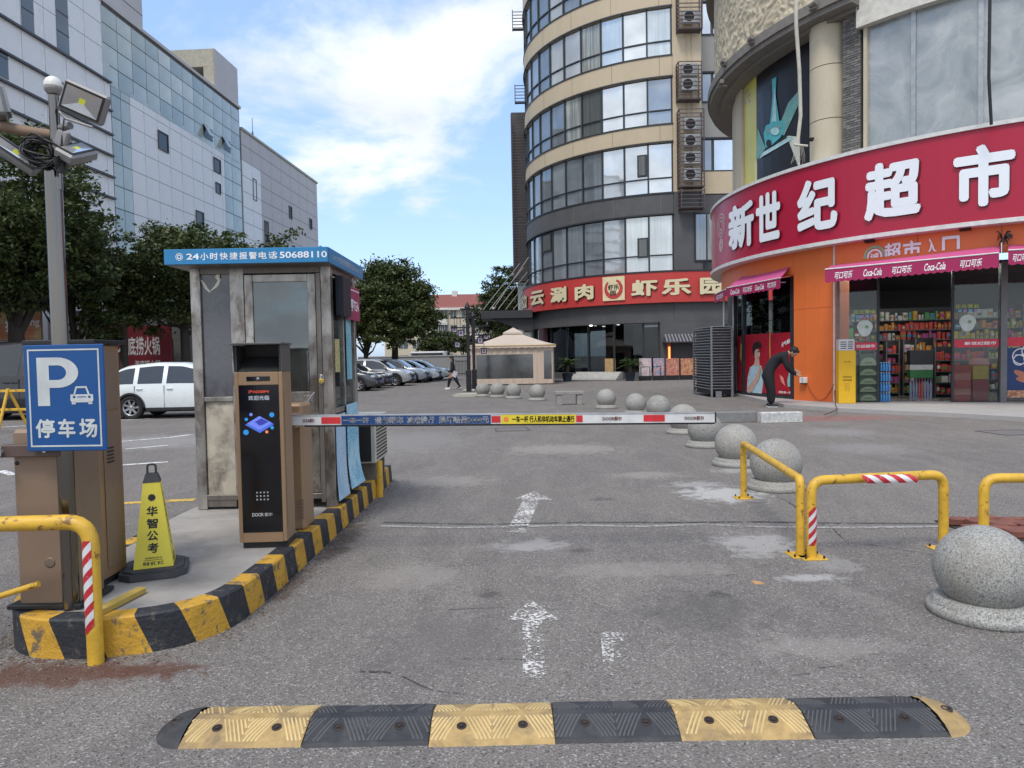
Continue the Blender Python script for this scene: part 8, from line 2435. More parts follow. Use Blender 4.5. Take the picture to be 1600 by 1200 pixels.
for (z0, z1, m, nm) in ((1.02, 1.45, mat('promo_black', (0.03, 0.033, 0.04), 0.5), 'sign_plate'), (0.86, 1.015, mat('promo_white', (0.55, 0.55, 0.53), 0.5), 'box'), (0.62, 0.855, mat('promo_green', (0.03, 0.18, 0.05), 0.5), 'box')):
    mb = MB(); mb.box(-w / 2, w / 2, 0, 0.35, z0, z1, 0.006); obj(nm, mb, m, pt, local=True)
for k in range(8):
    mb = MB(); x_ = -w / 2 + w * (k + 0.5) / 8; mb.lathe([(0.035, 0), (0.035, 0.42), (0.014, 0.56), (0.014, 0.6)], c=(x_, 0.06, 0), n=10); obj('bottle', mb, [mat('btl_a', (0.25, 0.28, 0.40), 0.2), mat('btl_b', (0.45, 0.12, 0.12), 0.3)][k in (3, 4)], pt, local=True)
# things on the shop windows
RST = mat('strip_red', (0.62, 0.03, 0.06), 0.4)
def win_strip(pa, pb, ya, yb2, s, la, lb2, lab):
    z1, z0 = szz(pa, ya), szz(pa, yb2)
    c = FM @ Vector((sl(pa), -0.03, z0))
    t_ = thing('window_banner', lab, 'banner', c, atan2(ufy, ufx), 'red banners on the shop windows')
    mb = MB(); mb.box(0, sl(pb) - sl(pa), 0.004, 0.008, 0, z1 - z0); obj('film', mb, RST, t_, local=True)
    mb = MB(); letters(mb, s, lambda x, dd, z: (x, 0.0025 - dd, z), sl(la) - sl(pa), sl(lb2) - sl(pa), (z1 - z0) * 0.28, (z1 - z0) * 0.72, 0.025); obj('lettering', mb, PW, t_, local=True)
win_strip(1331, 1371.5, 535.5, 547, '世纪超市', 1337, 1367, 'red strip with white characters on the left shop window')
win_strip(1489, 1560, 531, 543, '新世纪超市', 1506, 1556, 'red strip with white characters on the right shop window')
win_strip(1572, 1640, 527, 541, '新世纪超市', 1604, 1635, 'red strip over the navy poster at the right edge')
def sticker(px, py, lab):
    c = FM @ Vector((sl(px), -0.012, szz(px, py)))
    t_ = thing('window_sticker', lab, 'sticker', c, atan2(ufy, ufx), 'white stickers on the shop windows')
    mb = MB(); mb.add([(0.21 * cos(a) * (0.9 if sin(a) < 0 else 1), 0, 0.03 + 0.21 * sin(a) * (1.25 if sin(a) < 0 else 1)) for a in [2 * pi * i / 20 for i in range(20)]], [tuple(range(20))]); obj('print', mb, mat('sticker_white', (0.55, 0.62, 0.58), 0.5), t_, local=True)
    mb = MB(); mb.add([(0.05 + 0.05 * cos(a), -0.002, 0.04 + 0.05 * sin(a)) for a in [2 * pi * i / 12 for i in range(12)]], [tuple(range(12))]); obj('print', mb, mat('sticker_green', (0.2, 0.35, 0.2), 0.5), t_, local=True)
    mb = MB(); letters(mb, '正在营业', lambda x, dd, z: (x, -0.001 - dd, z), -0.30, 0.28, 0.42, 0.52, 0.01); obj('lettering', mb, mat('lime_print', (0.55, 0.65, 0.15), 0.5), t_, local=True)
    for k in range(4):
        mb = MB(); mb.quad(*[(x, 0, z) for x, z in ((-0.24 + k * .13, .31), (-0.15 + k * .13, .31), (-0.15 + k * .13, .38), (-0.24 + k * .13, .38))]); obj('print', mb, [mat('tag_blue', (0.2, 0.4, 0.6), 0.5), mat('tag_violet', (0.35, 0.25, 0.5), 0.5)][k % 2], t_, local=True)
sticker(1351, 513, 'white shell-shaped sticker with lime characters on the left shop window')
sticker(1511, 505, 'white shell-shaped sticker with lime characters on the right shop window')
np_ = thing('food_poster', 'navy poster with a white cloud and sausages at the right edge of the shopfront', 'poster', FM @ Vector((sl(1572), -0.02, 0.2)), atan2(ufy, ufx))
z1, z0 = szz(1580, 544), szz(1580, 630)
mb = MB(); mb.box(0, 1.6, 0.0, 0.006, 0.0, z1 - 0.2); obj('sheet', mb, mat('poster_navy', (0.012, 0.04, 0.14), 0.45), np_, local=True)
mb = MB()
for (cx_, cz_, r) in ((0.35, 1.15, 0.22), (0.55, 1.28, 0.2), (0.6, 1.1, 0.2), (0.3, 1.05, 0.15)):
    vs = [(cx_ + rr_ * cos(t), -0.002, cz_ + rr_ * sin(t)) for rr_ in (r, r - 0.025) for t in [2 * pi * i / 24 for i in range(24)]]
    mb.add(vs, [(i, (i + 1) % 24, 24 + (i + 1) % 24, 24 + i) for i in range(24)])
letters(mb, '一口满', lambda x, dd, z: (x, -0.004 - dd, z), 0.2, 0.75, 1.12, 1.26, 0.02)
obj('cloud_line', mb, PW, np_, local=True)
mb = MB()
for k, (cx_, cz_, an) in enumerate(((0.42, 0.62, 30), (0.5, 0.5, 10), (0.6, 0.7, 50))):
    M_ = Matrix.Translation((cx_, -0.0, cz_)) @ Matrix.Rotation(radians(an), 4, 'Y')
    mb.add([M_ @ Vector((0.28 * cos(t), -0.003 - 0.002 * k, 0.085 * sin(t))) for t in [2 * pi * i / 20 for i in range(20)]], [tuple(range(20))])
obj('sausage_print', mb, mat('sausage', (0.5, 0.18, 0.10), 0.4), np_, local=True)
mb = MB(); mb.box(0.02, 1.58, -0.004, -0.001, 0.02, 0.22); obj('nuts_print', mb, fms[3], np_, local=True)
# yellow cabinet in front of the jamb
yd = -0.55
yc = thing('yellow_cabinet', 'tall yellow cabinet with a white louvred top at the foot of the orange column', 'cabinet', FM @ Vector((sl(1318), -0.30, 0.1)), atan2(ufy, ufx))
yw = (P(1331, 600, 19.8).x - P(1306, 600, 19.8).x)
yh1, yh = P(1318, 548, 19.8).z - 0.1, P(1318, 530, 19.8).z - 0.1
mb = MB(); mb.box(-yw / 2, yw / 2, -0.2, 0.2, 0, yh1, 0.01); obj('body', mb, mat('cabinet_yellow', (0.80, 0.46, 0.01), 0.45, var=0.04), yc, local=True)
mb = MB(); mb.box(-yw / 2 + .01, yw / 2 - .03, -0.19, 0.19, yh1 + 0.001, yh, 0.01); tp_o = obj('top', mb, mat('cabinet_white', (0.62, 0.62, 0.60), 0.45), yc, local=True)
for i in range(4):
    mb = MB(); mb.box(-yw / 2 + .05, -0.02, -0.194, -0.1905, yh1 + 0.05 + i * .06, yh1 + 0.075 + i * .06); mb.box(0.02, yw / 2 - .07, -0.194, -0.1905, yh1 + 0.05 + i * .06, yh1 + 0.075 + i * .06); obj('louvre', mb, FRM, tp_o, local=True)
mb = MB(); yfn = lambda x, dd, z: (x, -0.2015 - dd, z)
letters(mb, '共享充电宝', yfn, -0.12, 0.12, 0.72, 0.78, 0.02); letters(mb, '扫码租借', yfn, -0.12, 0.12, 0.63, 0.69, 0.02)
for k in range(4): letters(mb, '用完归还', yfn, -0.07, 0.07, 0.36 + k * 0.06, 0.39 + k * 0.06, 0.0)
letters(mb, '充电', yfn, -0.09, 0.09, 1.15, 1.2, 0.0)
obj('lettering', mb, mat('brown_print', (0.2, 0.1, 0.0), 0.6), yc, local=True)
# awnings
AWP = mat('awning_pink', (0.50, 0.08, 0.22), 0.7, var=0.05, dirt=0.15, bump=0.1)
AWV = mat('awning_dark_pink', (0.33, 0.012, 0.085), 0.7, var=0.05)
def awning(fl_, fr_, bl_, br_, drop, label, words, n=24, nm='awning'):
    t_ = thing(nm, label, 'awning', (fl_ + fr_) / 2, 0, 'pink awnings over the shopfront')
    mb = MB(); mb.quad(fl_, fr_, br_, bl_); mb.quad(*[p - Vector((0, 0, 0.012)) for p in (bl_, br_, fr_, fl_)]); obj('roof_cloth', mb, AWP, t_)
    d = fr_ - fl_; nrm = Vector((d.y, -d.x, 0)).normalized()
    vs = []; N = n * 6
    for i in range(N + 1):
        t = i / N; p = fl_.lerp(fr_, t)
        sc_ = 0.035 * abs(sin(pi * t * n))
        vs += [p + nrm * 0.01, p + nrm * 0.016 - Vector((0, 0, drop - 0.035 + sc_))]
    mb = MB(); mb.add(vs, [(2 * i, 2 * i + 1, 2 * i + 3, 2 * i + 2) for i in range(N)]); vo = obj('valance', mb, AWV, t_)
    mb = MB(); mb.cyl(fl_ + nrm * 0.01, fr_ + nrm * 0.01, 0.018, n=8); obj('front_bar', mb, WHB, t_)
    for (s, a, b, sh) in words:
        mb = MB(); L = d.length
        fn = lambda x, dd, z: (fl_ + d * (x / L) + nrm * (0.02 + dd) - Vector((0, 0, drop * 0.5)) + Vector((0, 0, z)))
        letters(mb, s, fn, a * L, b * L, -drop * 0.28, drop * 0.24, 0.02, shear=sh); obj('lettering', mb, PW, vo)
    for t in (0.08, 0.92):
        p = fl_.lerp(fr_, t); q = bl_.lerp(br_, t) - Vector((0, 0, 0.45)); md = (p + q) / 2 + (fr_ - fl_).normalized() * (0.5 if t < .5 else -0.5)
        mb = MB(); mb.tube([q, md, p - Vector((0, 0, 0.03))], 0.018, 6); obj('folding_arm', mb, WHB, t_)
    return t_
f0, f1 = P(1289, 421, 18.7), P(1561, 395, 17.2)
b0_, b1_ = mpt(ph(1300), 9.46, 4.06), mpt(ph(1563), 9.46, 4.11)
awning(f0, f1, b0_, b1_, 0.36, 'wide pink awning with white script words over the shop entrance', [('可口可乐', 0.06, 0.17, 0.3), ('Coca-Cola', 0.235, 0.345, 0.4), ('可口可乐', 0.405, 0.52, 0.3), ('Coca-Cola', 0.59, 0.71, 0.4), ('可口可乐', 0.79, 0.91, 0.3)])
f0, f1 = P(1575, 391, 17.1), P(1575, 391, 17.1) + Vector((3.0, -0.9, 0))
b0_, b1_ = mpt(ph(1576), 9.46, 4.12), f1 + Vector((0.2, 1.2, 0.3))
awning(f0, f1, b0_, b1_, 0.36, 'pink awning at the right edge of the photo, cut off by it', [('可口可乐', 0.03, 0.15, 0.3)], 16)
f0, f1 = P(1136, 450, 24.4), P(1220, 434, 21.7)
b0_, b1_ = mpt(ph(1159), 9.46, 4.2), mpt(ph(1234), 9.46, 4.2)
awning(f0, f1, b0_, b1_, 0.33, 'short pink awning with script words above the red portrait poster', [('Coca-Cola', 0.08, 0.26, 0.4), ('可口可乐', 0.33, 0.5, 0.3), ('Coca-Cola', 0.56, 0.72, 0.4), ('可口可乐', 0.78, 0.93, 0.3)], 12)
f0, f1 = P(1117, 460, 26.5), P(1134, 452, 24.6)
awning(f0, f1, f0 + Vector((0.9, 0.4, 0.35)), f1 + Vector((0.9, 0.2, 0.35)), 0.33, 'narrow end of a pink awning seen edge-on over the grey louvre box', [('可口可乐', 0.2, 0.8, 0.3)], 7)
for (px, lab) in ((1131, 'left one of two thin white poles rising behind the grey louvre box'), (1146, 'right one of two thin white poles rising behind the grey louvre box')):
    q = P(px, 500, 26.2); mb = MB(); mb.cyl((q.x, q.y, 0.0), (q.x, q.y, 3.75), 0.035, n=8); tag(obj('awning_pole', mb, WHB), lab, 'pole')
# words on the fascia
ffn = lambda x, dd, z: mpt(x, 9.475 + dd, max(z, 4.12))
fs_ = thing('fascia_sign', 'white characters and a ring emblem on the orange fascia, half hidden by the pink awning', 'sign', mpt(ph(1440), 9.46, 4.2))
for ch, a, b in (('超', 1382, 1409), ('市', 1411, 1440), ('入', 1447, 1465), ('口', 1472, 1500)):
    mb = MB(); letters(mb, ch, ffn, ph(a), ph(b), 3.97, 4.47, 0.03); obj('lettering', mb, LWH, fs_)
c0 = ph(1367)
for (r0, r1, m) in ((0.24, 0.30, mat('ring_green', (0.25, 0.45, 0.25), 0.5)), (0.16, 0.21, LWH)):
    mb = MB(); vs = [mpt(c0 + r * cos(t) / 9.47, 9.475, max(4.12, 4.15 + r * sin(t))) for r in (r0, r1) for t in [2 * pi * i / 28 for i in range(28)]]
    mb.add(vs, [(i, (i + 1) % 28, 28 + (i + 1) % 28, 28 + i) for i in range(28)]); obj('emblem_ring', mb, m, fs_)
mb = MB(); letters(mb, '诚', ffn, c0 - 0.013, c0 + 0.013, 4.05, 4.25, 0.03); obj('lettering', mb, LWH, fs_)
for (px, py, lab) in ((1358, 376, 'small dark floodlight on the orange fascia, the left of two'), (1508, 357, 'small dark floodlight on the orange fascia, the right of two')):
    a_, z = onarc(px, py, MC, 9.6); c = mpt(a_, 9.58, z)
    mb = MB(); M_ = Matrix.Translation(c) @ Matrix.Rotation(a_ - pi / 2, 4, 'Z') @ Matrix.Rotation(radians(-20), 4, 'X'); mb.box(-0.13, 0.13, -0.08, 0.06, -0.04, 0.04, 0.01, M=M_); mb.cyl(c, mpt(a_, 9.45, z + 0.08), 0.015, n=6)
    tag(obj('spot_lamp', mb, BLKM), lab, 'lamp')
a_, z = onarc(1567, 372, MC, 9.6)
mb = MB(); rr = random.Random(9); c = mpt(a_, 9.7, z)
for i in range(26):
    d = Vector((rr.uniform(-1, 1), rr.uniform(-1, 1), rr.uniform(-1, 1))).normalized() * 0.2
    mb.tube([c + d * 0.2, c + d * 0.7 + Vector((0, 0, 0.05)), c + d], 0.014, 4)
tag(obj('wire_bundle', mb, BLKM), 'tangle of wires between the two right pink awnings', 'wires')

# left curved shop window with the portrait poster
LW = 9.22
def lp(px, R=LW): return onarc(px, 560, MC, R)[0]
for (pa, pb) in ((1146, 1155), (1157, 1164), (1236, 1240)):
    pass
for px in (1147, 1161, 1238):
    mb = MB(); mb.arc(MC, LW - 0.12, LW + 0.02, lp(px) - 0.008, lp(px) + 0.008, 0.1, 3.94, n=1); obj('post', mb, FRM, sm_)
for (pa, pb) in ((1148, 1160), (1162, 1201), (1201.6, 1237)):
    mb = MB(); mb.arc(MC, LW - 0.06, LW - 0.05, lp(pa) + 0.01, lp(pb) - 0.008, 0.1, 3.94); obj('glass_pane', mb, SG, sm_)
mb = MB(); mb.arc(MC, LW - 0.1, LW, PL, lp(1147) - 0.01, 0.1, 3.94); obj('wall', mb, SDK, sm_)
mb = MB(); mb.arc(MC, 7.0, 7.1, PL, lp(1238), 0.1, 3.94); obj('partition', mb, MATS['shop_wall2'], sm_)
mb = MB(); mb.arc(MC, LW - 0.2, LW - 0.02, lp(1147), lp(1238), 0.1, 0.2); obj('sill', mb, FRM, sm_)
# shelf of bottles above the poster
ws_ = thing('bottle_shelf', 'shelf of pale bottles behind the glass above the red portrait poster', 'shelf', mpt(lp(1200), LW - 0.35, 2.4))
zsh = onarc(1200, 519, MC, LW - 0.3)[1]
mb = MB(); mb.arc(MC, LW - 0.45, LW - 0.12, lp(1165), lp(1236), zsh - 0.03, zsh); obj('shelf_board', mb, GRY, ws_)
rr = random.Random(3)
for i in range(22):
    a_ = lp(1166) + (lp(1235) - lp(1166)) * (i + .5) / 22; c = mpt(a_, LW - 0.22, 0); hh = 0.20 + 0.12 * (i > 9) * rr.uniform(.5, 1)
    mb = MB(); mb.lathe([(0.032, zsh + 0.001), (0.032, zsh + hh * .65), (0.013, zsh + hh * .85), (0.013, zsh + hh)], c=(c.x, c.y, 0), n=8); obj('bottle', mb, [mat('b_green', (0.35, 0.5, 0.3), 0.3), mat('b_white', (0.55, 0.58, 0.55), 0.3), mat('b_lime', (0.5, 0.6, 0.1), 0.3)][rr.choice([0, 1, 1]) if i < 15 else 2 if i < 17 else 1], ws_)
po = thing('portrait_poster', 'red window poster of a dark-haired person in a pale blue shirt behind the bending man', 'poster', mpt(lp(1200), LW, 0.2))
RP = mat('poster_red', (0.36, 0.006, 0.02), 0.35)
zt_ = lambda px, py: onarc(px, py, MC, LW - 0.03)[1]
mb = MB(); mb.arc(MC, LW - 0.045, LW - 0.035, lp(1163), lp(1200.5), 0.22, zt_(1180, 522), n=8); obj('sheet', mb, RP, po)
mb = MB(); mb.arc(MC, LW - 0.045, LW - 0.035, lp(1202.5), lp(1237), 0.22, zt_(1220, 520), n=8); obj('sheet', mb, RP, po)
mb = MB(); mb.arc(MC, LW - 0.045, LW - 0.035, lp(1148) + 0.012, lp(1160) - 0.004, 0.22, zt_(1154, 525), n=4); obj('sheet', mb, RP, po)
mb = MB(); mb.arc(MC, LW - 0.05, LW - 0.036, lp(1200.8), lp(1202.2), 0.22, zt_(1200, 517), n=1); obj('joint_strip', mb, mat('orange_strip', (0.65, 0.3, 0.08), 0.4), po)
def pic(name, pts, m, lay=0):
    mb = MB(); vs = []
    R_p = LW - 0.034 + 0.003 * (lay + 1)
    for (px, py) in pts:
        a_, z = onarc(px, py, MC, R_p); vs.append(mpt(a_, R_p, z))
    mb.add(vs, [tuple(range(len(vs)))]); return obj(name, mb, m, po)
def ell(cx_, cy_, rx_, ry_, n=18, rot=0): return [(cx_ + rx_ * cos(t) * cos(rot) - ry_ * sin(t) * sin(rot), cy_ + rx_ * cos(t) * sin(rot) + ry_ * sin(t) * cos(rot)) for t in [-2 * pi * i / n for i in range(n)]]
SKP = mat('print_skin', (0.55, 0.36, 0.28), 0.4); SHP = mat('print_shirt', (0.42, 0.58, 0.66), 0.4)
pic('shirt_print', [(1167, 617), (1168, 590), (1172, 574), (1180, 568), (1190, 572), (1193, 590), (1190, 618), (1178, 618)], SHP, 1)
pic('neck_print', [(1178, 572), (1180, 560), (1186, 560), (1187, 572)], SKP, 2)
pic('face_print', ell(1183, 554, 4.6, 8.5), SKP, 3)
pic('hair_print', [(1176, 552), (1175, 543), (1178, 536), (1184, 533), (1189, 537), (1189, 545), (1186, 543), (1181, 544), (1179, 549), (1179, 556)], HAIR, 4)
pic('brow_print', [(1183, 549), (1188, 548.5), (1188, 550), (1183, 550.5)], HAIR, 4)
pic('mouth_print', [(1184, 558), (1187, 557.7), (1187, 559), (1184, 559)], mat('lips_print', (0.4, 0.08, 0.07), 0.5), 4)
pic('arm_print', [(1170, 615), (1168, 606), (1180, 590), (1186, 572), (1190, 574), (1186, 592), (1175, 611)], SKP, 5)
pic('drink_print', [(1230, 595), (1233, 580), (1236, 582), (1235, 604), (1231, 604)], mat('print_teal', (0.2, 0.45, 0.45), 0.4), 3)
pic('leaf_print', [(1218, 585), (1224, 590), (1227, 603), (1221, 597)], mat('print_coral', (0.7, 0.25, 0.2), 0.4), 2)
mb = MB(); letters(mb, '元气满满', lambda x, dd, z: mpt(x, LW - 0.020 + dd, z + (x - lp(1219)) * 3.0), lp(1220), lp(1236), zt_(1228, 543), zt_(1228, 536), 0.03, shear=0.2); obj('lettering', mb, PW, po)
mb = MB(); letters(mb, '新鲜每一天', lambda x, dd, z: mpt(x, LW - 0.020 + dd, z), lp(1216), lp(1235), zt_(1225, 615), zt_(1225, 611), 0.01); obj('lettering', mb, PW, po)
pic('ribbon_print', [(1149, 617), (1148.5, 540), (1151, 545), (1152, 617)], mat('print_lilac', (0.5, 0.45, 0.6), 0.4), 1)
pic('ribbon_print', [(1156, 560), (1157.5, 535), (1159, 540), (1158.5, 565)], mat('print_yellow2', (0.6, 0.45, 0.1), 0.4), 1)
# socket box and cables on the orange column
a_, z = onarc(1256, 594, MC, 9.5); c = mpt(a_, 9.51, z)
sb = thing('socket_box', 'white weatherproof socket box on the orange column with a hanging wire', 'socket box', c)
mb = MB(); M_ = Matrix.Translation(c) @ Matrix.Rotation(a_ - pi / 2, 4, 'Z'); mb.box(-0.115, 0.115, -0.055, 0.05, -0.09, 0.09, 0.012, M=M_); obj('box', mb, mat('socket_white', (0.68, 0.67, 0.64), 0.4), sb)
mb = MB(); mb.box(-0.005, 0.005, -0.06, -0.056, -0.08, 0.08, M=M_); mb.box(-0.08, 0.10, -0.05, 0.05, -0.115, -0.091, M=M_); obj('cover', mb, BLKM, sb)
def apt_(px, py, R=9.475): a_, z = onarc(px, py, MC, R); return mpt(a_, R, z)
mb = MB(); mb.tube([apt_(1262, 602), apt_(1268, 613), apt_(1275, 623), apt_(1282, 626), apt_(1290, 622), apt_(1300, 607), apt_(1303, 600)], 0.009, 6)
tag(obj('loose_wire', mb, mat('wire_orange', (0.35, 0.06, 0.02), 0.6)), 'thin dark wire sagging from the socket box across the orange column', 'wire')
mb = MB(); q = [G(1305, 630, 0.11), G(1308, 640, 0.11), G(1296, 645, 0.11), G(1288, 648, 0.11)]; mb.tube([apt_(1304, 610)] + q, 0.012, 6)
tag(obj('loose_wire', mb, mat('wire_brown', (0.12, 0.05, 0.03), 0.6)), 'thin brown wire lying on the pavement below the orange column', 'wire')

# upper storey: column, brick pilaster, dirty window, picture window, stone balcony
STN = mat('stone_cream', (0.52, 0.46, 0.34), 0.8, var=0.08, scale=1.2, dirt=0.4, dirtc=(0.30, 0.26, 0.20), dirts=(0.5, 0.75), dscale=1.1, bump=0.25, bscale=12, stretch=(1.5, 1.5, 0.5))
MOR = mat('mortar_dark', (0.10, 0.10, 0.10), 0.9)
def upx(px, R): return onarc(px, 150, MC, R)[0]
UZ0, UZ1 = MZ1 + 0.11, 15.2
mb = MB(); mb.arc(MC, 8.4, 8.75, radians(-40), PHR, UZ0 - 0.3, UZ1); obj('upper_wall', mb, SDK, sm_)
cph = upx(1288, 9.2); cc_ = mpt(cph, 8.98, 0)
rad_ = 0.54
zj = [UZ0, onarc(1288, 183, MC, 9.6)[1], onarc(1288, 98, MC, 9.6)[1], 11.070]
for i in range(3):
    mb = MB(); mb.lathe([(rad_, zj[i] + 0.012), (rad_, zj[i + 1] - 0.012)], c=(cc_.x, cc_.y, 0), n=40); obj('column_drum', mb, STN, sm_)
mb = MB(); mb.lathe([(rad_ - 0.02, UZ0), (rad_ - 0.02, 11.070)], c=(cc_.x, cc_.y, 0), n=30); obj('column_core', mb, MOR, sm_)
# grey bricks beside the column: real bricks, far too small to pick one out
mb = MB(); GB = [mat('brick_grey_a', (0.17, 0.165, 0.155), 0.9), mat('brick_grey_b', (0.12, 0.118, 0.112), 0.9), mat('brick_grey_c', (0.21, 0.20, 0.185), 0.9)]
rr = random.Random(2)
pa, pb = upx(1316, 9.3), upx(1344, 9.3)
z = UZ0; row = 0
while z < 11.6:
    x = pa - (0.012 if row % 2 else 0)
    while x < pb:
        mb.mat = rr.randrange(3)
        o_ = rr.uniform(0, 0.015)
        mb.arc(MC, 9.1, 9.28 + o_, max(x, pa) + 0.0006, min(x + 0.024, pb) - 0.0006, z + 0.006, z + 0.062, n=1)
        x += 0.0245
    z += 0.07; row += 1
obj('brickwork', mb, GB, sm_, stuff=True)
mb = MB(); mb.arc(MC, 8.9, 9.27, pa, pb, UZ0, 11.6, n=3); obj('mortar_bed', mb, MOR, sm_)
DG = NT('dirty_pane')
c1_ = DG.noise(0.9, 6, 0.6, dist=0.8); c2_ = DG.noise(5, 6, 0.7, dist=0.4)
col = DG.mix(DG.ramp(c1_, 0.32, 0.68), (0.20, 0.24, 0.25), (0.44, 0.46, 0.46)); col = DG.mix(DG.ramp(c2_, 0.55, 0.75, 0, 0.6), col, (0.34, 0.31, 0.27))
DGm = DG.bsdf(col, DG.ramp(c1_, 0.3, 0.7, 0.12, 0.4), 0.25, DG.bump(c1_, 0.1, 0.1), spec=0.7); MATS['dirty_pane'] = DGm
wz0, wz1 = UZ0, 10.5
wc = [upx(1351, 9.3), upx(1426, 9.3), upx(1532, 9.3), upx(1532, 9.3) + 0.24, PHR]
for i in range(len(wc) - 1):
    mb = MB(); mb.arc(MC, 9.18, 9.20, wc[i] + 0.006, wc[i + 1] - 0.004, wz0, wz1); obj('window_pane', mb, DGm, sm_)
    if i:
        mb = MB(); mb.arc(MC, 9.17, 9.26, wc[i] - 0.006, wc[i] + 0.006, wz0, wz1, n=1); obj('mullion', mb, mat('frame_alu', (0.35, 0.37, 0.38), 0.4, 0.5), sm_)
mb = MB(); mb.arc(MC, 9.17, 9.30, wc[0] - 0.004, wc[0] + 0.006, wz0, wz1, n=1); obj('mullion', mb, STN, sm_)
mb = MB(); mb.arc(MC, 9.1, 9.45, upx(1342, 9.3), PHR, wz1 + 0.001, 11.6); obj('window_head', mb, mat('head_white', (0.60, 0.58, 0.52), 0.7), sm_)
mb = MB(); mb.arc(MC, 8.76, 9.6, upx(1342, 9.3), PHR, 11.601, UZ1); obj('wall_panel', mb, STN, sm_)
# picture window at the left
DKW = mat('picture_black', (0.012, 0.013, 0.017), 0.3)
pz0, pz1 = UZ0, 11.0
mb = MB(); mb.arc(MC, 8.9, 8.95, upx(1180, 9.0), upx(1262, 9.0), pz0, pz1); pw_ = obj('picture_pane', mb, DKW, sm_)
mb = MB(); mb.arc(MC, 8.9, 8.955, upx(1161, 9.0), upx(1179.5, 9.0), pz0, pz1); obj('picture_pane', mb, mat('picture_yellow', (0.62, 0.56, 0.12), 0.4, var=0.1, scale=1), sm_)
mb = MB(); mb.arc(MC, 8.9, 9.05, upx(1151, 9.0), upx(1160, 9.0), pz0, pz1); obj('pier', mb, STN, sm_)
mb = MB(); mb.arc(MC, 8.9, 9.0, radians(-40), upx(1151, 9.0), pz0, pz1); obj('wall_panel', mb, STN, sm_)
ups = [0]
def upic(pts, m):
    ups[0] += 1; R_p = 8.955 + 0.004 * ups[0]; vs = []
    for (px, py) in pts:
        a_, z = onarc(px, py, MC, R_p); vs.append(mpt(a_, R_p, z))
    mb = MB(); mb.add(vs, [tuple(range(len(vs)))]); return obj('picture_shape', mb, m, pw_)
TEAL = mat('pic_teal', (0.08, 0.42, 0.45), 0.4); TEAL2 = mat('pic_teal_pale', (0.40, 0.62, 0.62), 0.4); PWH = mat('pic_white', (0.62, 0.64, 0.56), 0.4); PGN = mat('pic_green', (0.15, 0.35, 0.32), 0.4)
upic([(1180, 292), (1180, 252), (1190, 240), (1232, 212), (1250, 214), (1250, 262)], PWH)
upic([(1181, 250), (1184, 200), (1196, 232), (1190, 240)], PGN)
upic([(1214, 205), (1232, 160), (1247, 143), (1247, 165), (1225, 212)], PGN)
upic([(1196, 231), (1193, 208), (1197, 196), (1206, 192), (1222, 188), (1227, 196), (1220, 214), (1206, 227)], TEAL)
upic([(1203, 196), (1207, 150), (1206, 124), (1213, 120), (1212, 150), (1218, 192)], TEAL)
upic([(1206, 190), (1209, 150), (1210, 134), (1212, 150), (1213, 190)], TEAL2)
upic([(1196, 203), (1222, 192), (1223, 198), (1198, 210)], PGN)
upic(ell(1211, 205, 7, 6), TEAL2)
upic(ell(1201, 224, 4, 6), PB)
upic([(1186, 248), (1192, 238), (1234, 213), (1240, 216), (1196, 242)], TEAL2)
mb = MB(); 
for k, (px, py) in enumerate(((1165, 145), (1168, 152), (1165, 160), (1171, 148), (1171, 158), (1168, 141))):
    a_, z = onarc(px, py, MC, 8.96); mb.add([mpt(a_ + 0.006 * cos(t), 8.96, z + 0.06 * sin(t)) for t in [2 * pi * i / 10 for i in range(10)]], [tuple(range(10))])
obj('picture_dots', mb, mat('dots_violet', (0.3, 0.28, 0.5), 0.5), sm_)
# projecting stone lip and carved frieze
LIPM = mat('lip_stone', (0.20, 0.185, 0.165), 0.85, dirt=0.4, bump=0.3)
lpe = upx(1338, 9.6)
mb = MB(); mb.arc(MC, 8.8, 9.84, radians(-40), lpe, 11.080, 11.240, n=60); mb.arc(MC, 8.8, 9.92, radians(-40), lpe, 11.241, 11.520, n=60); mb.arc(MC, 8.8, 9.45, radians(-40), lpe, 10.970, 11.079, n=60)
obj('stone_lip', mb, LIPM, sm_)
mb = MB(); nx, nz = 380, 90; a0, a1 = radians(-40), upx(1345, 9.6); vs = []
for j in range(nz + 1):
    for i in range(nx + 1):
        a = a0 + (a1 - a0) * i / nx; z = 11.521 + (UZ1 - 11.521) * j / nz
        u_ = a * 10
        v1 = noise.noise(Vector((u_ * 2.2, z * 2.2, 0.3))) ; v2 = noise.noise(Vector((u_ * 6.1 + v1 * 2, z * 6.1, 5.0)))
        h_ = 0.04 * sin((u_ + v1 * 1.6) * 10.0) * cos((z + v1 * 1.2) * 9.0) + 0.04 * v2
        h_ = max(-0.012, min(0.035, h_ * 1.6))
        vs.append(mpt(a, 9.62 + h_, z))
mb.sm = True
mb.add(vs, [(j * (nx + 1) + i, j * (nx + 1) + i + 1, (j + 1) * (nx + 1) + i + 1, (j + 1) * (nx + 1) + i) for j in range(nz) for i in range(nx)])
obj('carved_frieze', mb, mat('frieze_stone', (0.55, 0.48, 0.35), 0.85, var=0.12, dirt=0.4, dirtc=(0.22, 0.18, 0.13), dscale=6), sm_)
mb = MB(); mb.arc(MC, 8.8, 9.95, a0, a1, UZ1 + 0.001, UZ1 + 0.4, n=50); mb.arc(MC, 8.8, 9.55, a0, a1, 11.530, UZ1); obj('stone_cap', mb, LIPM, sm_)
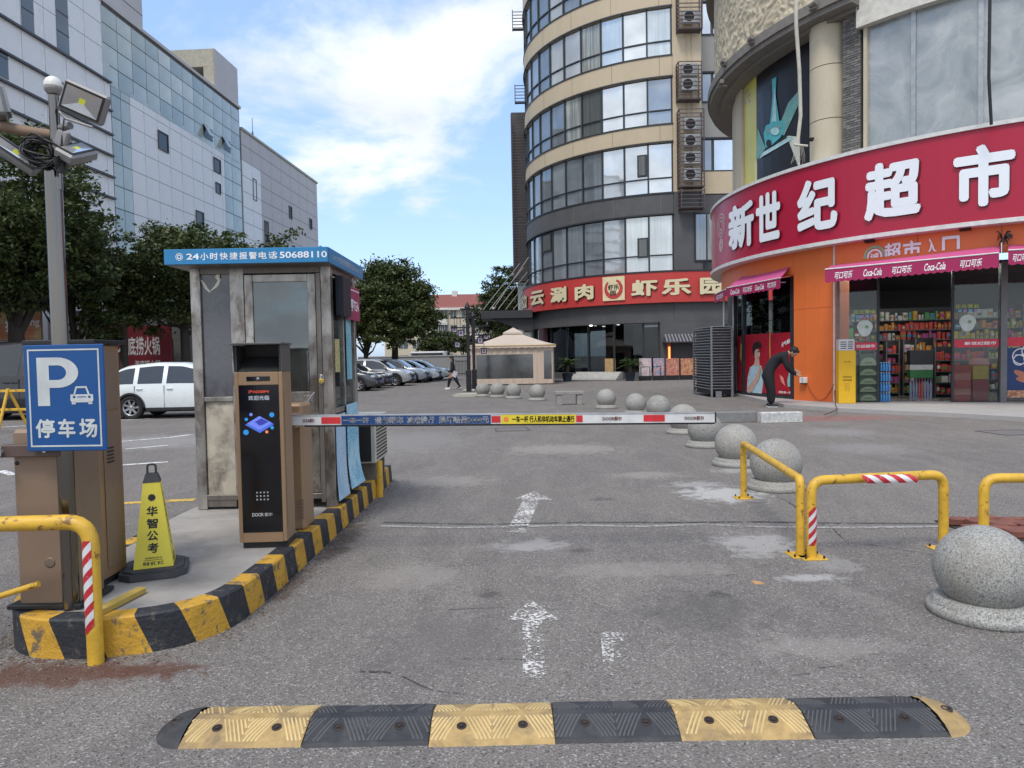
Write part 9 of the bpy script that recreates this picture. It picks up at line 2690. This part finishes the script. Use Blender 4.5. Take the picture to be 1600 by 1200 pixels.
for (px, py, lab) in ((1273, 8, 'small lamp on the stone lip over the cream column'), (1176, 62, 'small lamp on the stone lip over the picture window'), (1133, 97, 'upper small lamp at the left end of the stone lip'), (1130, 130, 'lower small lamp at the left end of the stone lip')):
    a_, z = onarc(px, py, MC, 9.95); c = mpt(a_, 10.02, z)
    M_ = Matrix.Translation(c) @ Matrix.Rotation(a_ - pi / 2, 4, 'Z')
    mb = MB(); mb.cyl(M_ @ Vector((-0.10, 0, 0)), M_ @ Vector((0.12, -0.02, 0.03)), 0.075, n=10); mb.box(-0.14, 0.06, -0.02, 0.1, -0.12, -0.08, M=M_); mb.cyl(M_ @ Vector((0, 0, -0.1)), M_ @ Vector((0, 0.2, -0.1)), 0.02, n=6)
    tag(obj('spot_lamp', mb, LIPM), lab, 'lamp')
mb = MB(); mb.tube([P(1243, -20, 18.6), P(1244, 40, 18.7), P(1249, 110, 18.9), P(1251, 180, 19.0), P(1246, 225, 19.1)], 0.05, 8)
mb.tube([P(1240, 226, 19.0), P(1262, 228, 19.0)], 0.03, 6)
for k in range(8): mb.tube([P(1243 + k * 1.6, 228, 19.0), P(1240 + k * 2.5, 243, 19.05), P(1236 + k * 3, 256 - k % 3 * 3, 19.2)], 0.008, 4)
tag(obj('downpipe', mb, mat('pipe_cream', (0.55, 0.52, 0.43), 0.6)), 'cream conduit with frayed wires left of the cream column', 'pipe')
a_, z = onarc(1267, 217, MC, 9.75); c = mpt(a_, 9.72, z)
mb = MB(); M_ = Matrix.Translation(c); mb.lathe([(0.0001, -0.08), (0.05, -0.06), (0.07, 0), (0.07, 0.03)], n=12, M=M_); mb.cyl(c + Vector((0, 0, 0.02)), c + Vector((0.1, 0.15, 0.05)), 0.02, n=6)
tag(obj('dome_camera', mb, BLKM), 'small black dome camera on the cream column above the crimson sign', 'camera')
mb = MB(); mb.tube([P(1547, -20, 16.9), P(1546, 60, 16.95), P(1545, 120, 17.0), P(1549, 195, 17.1)], 0.035, 8)
tag(obj('hanging_cable', mb, BLKM), 'thick black cable hanging across the dirty upper window', 'cable')
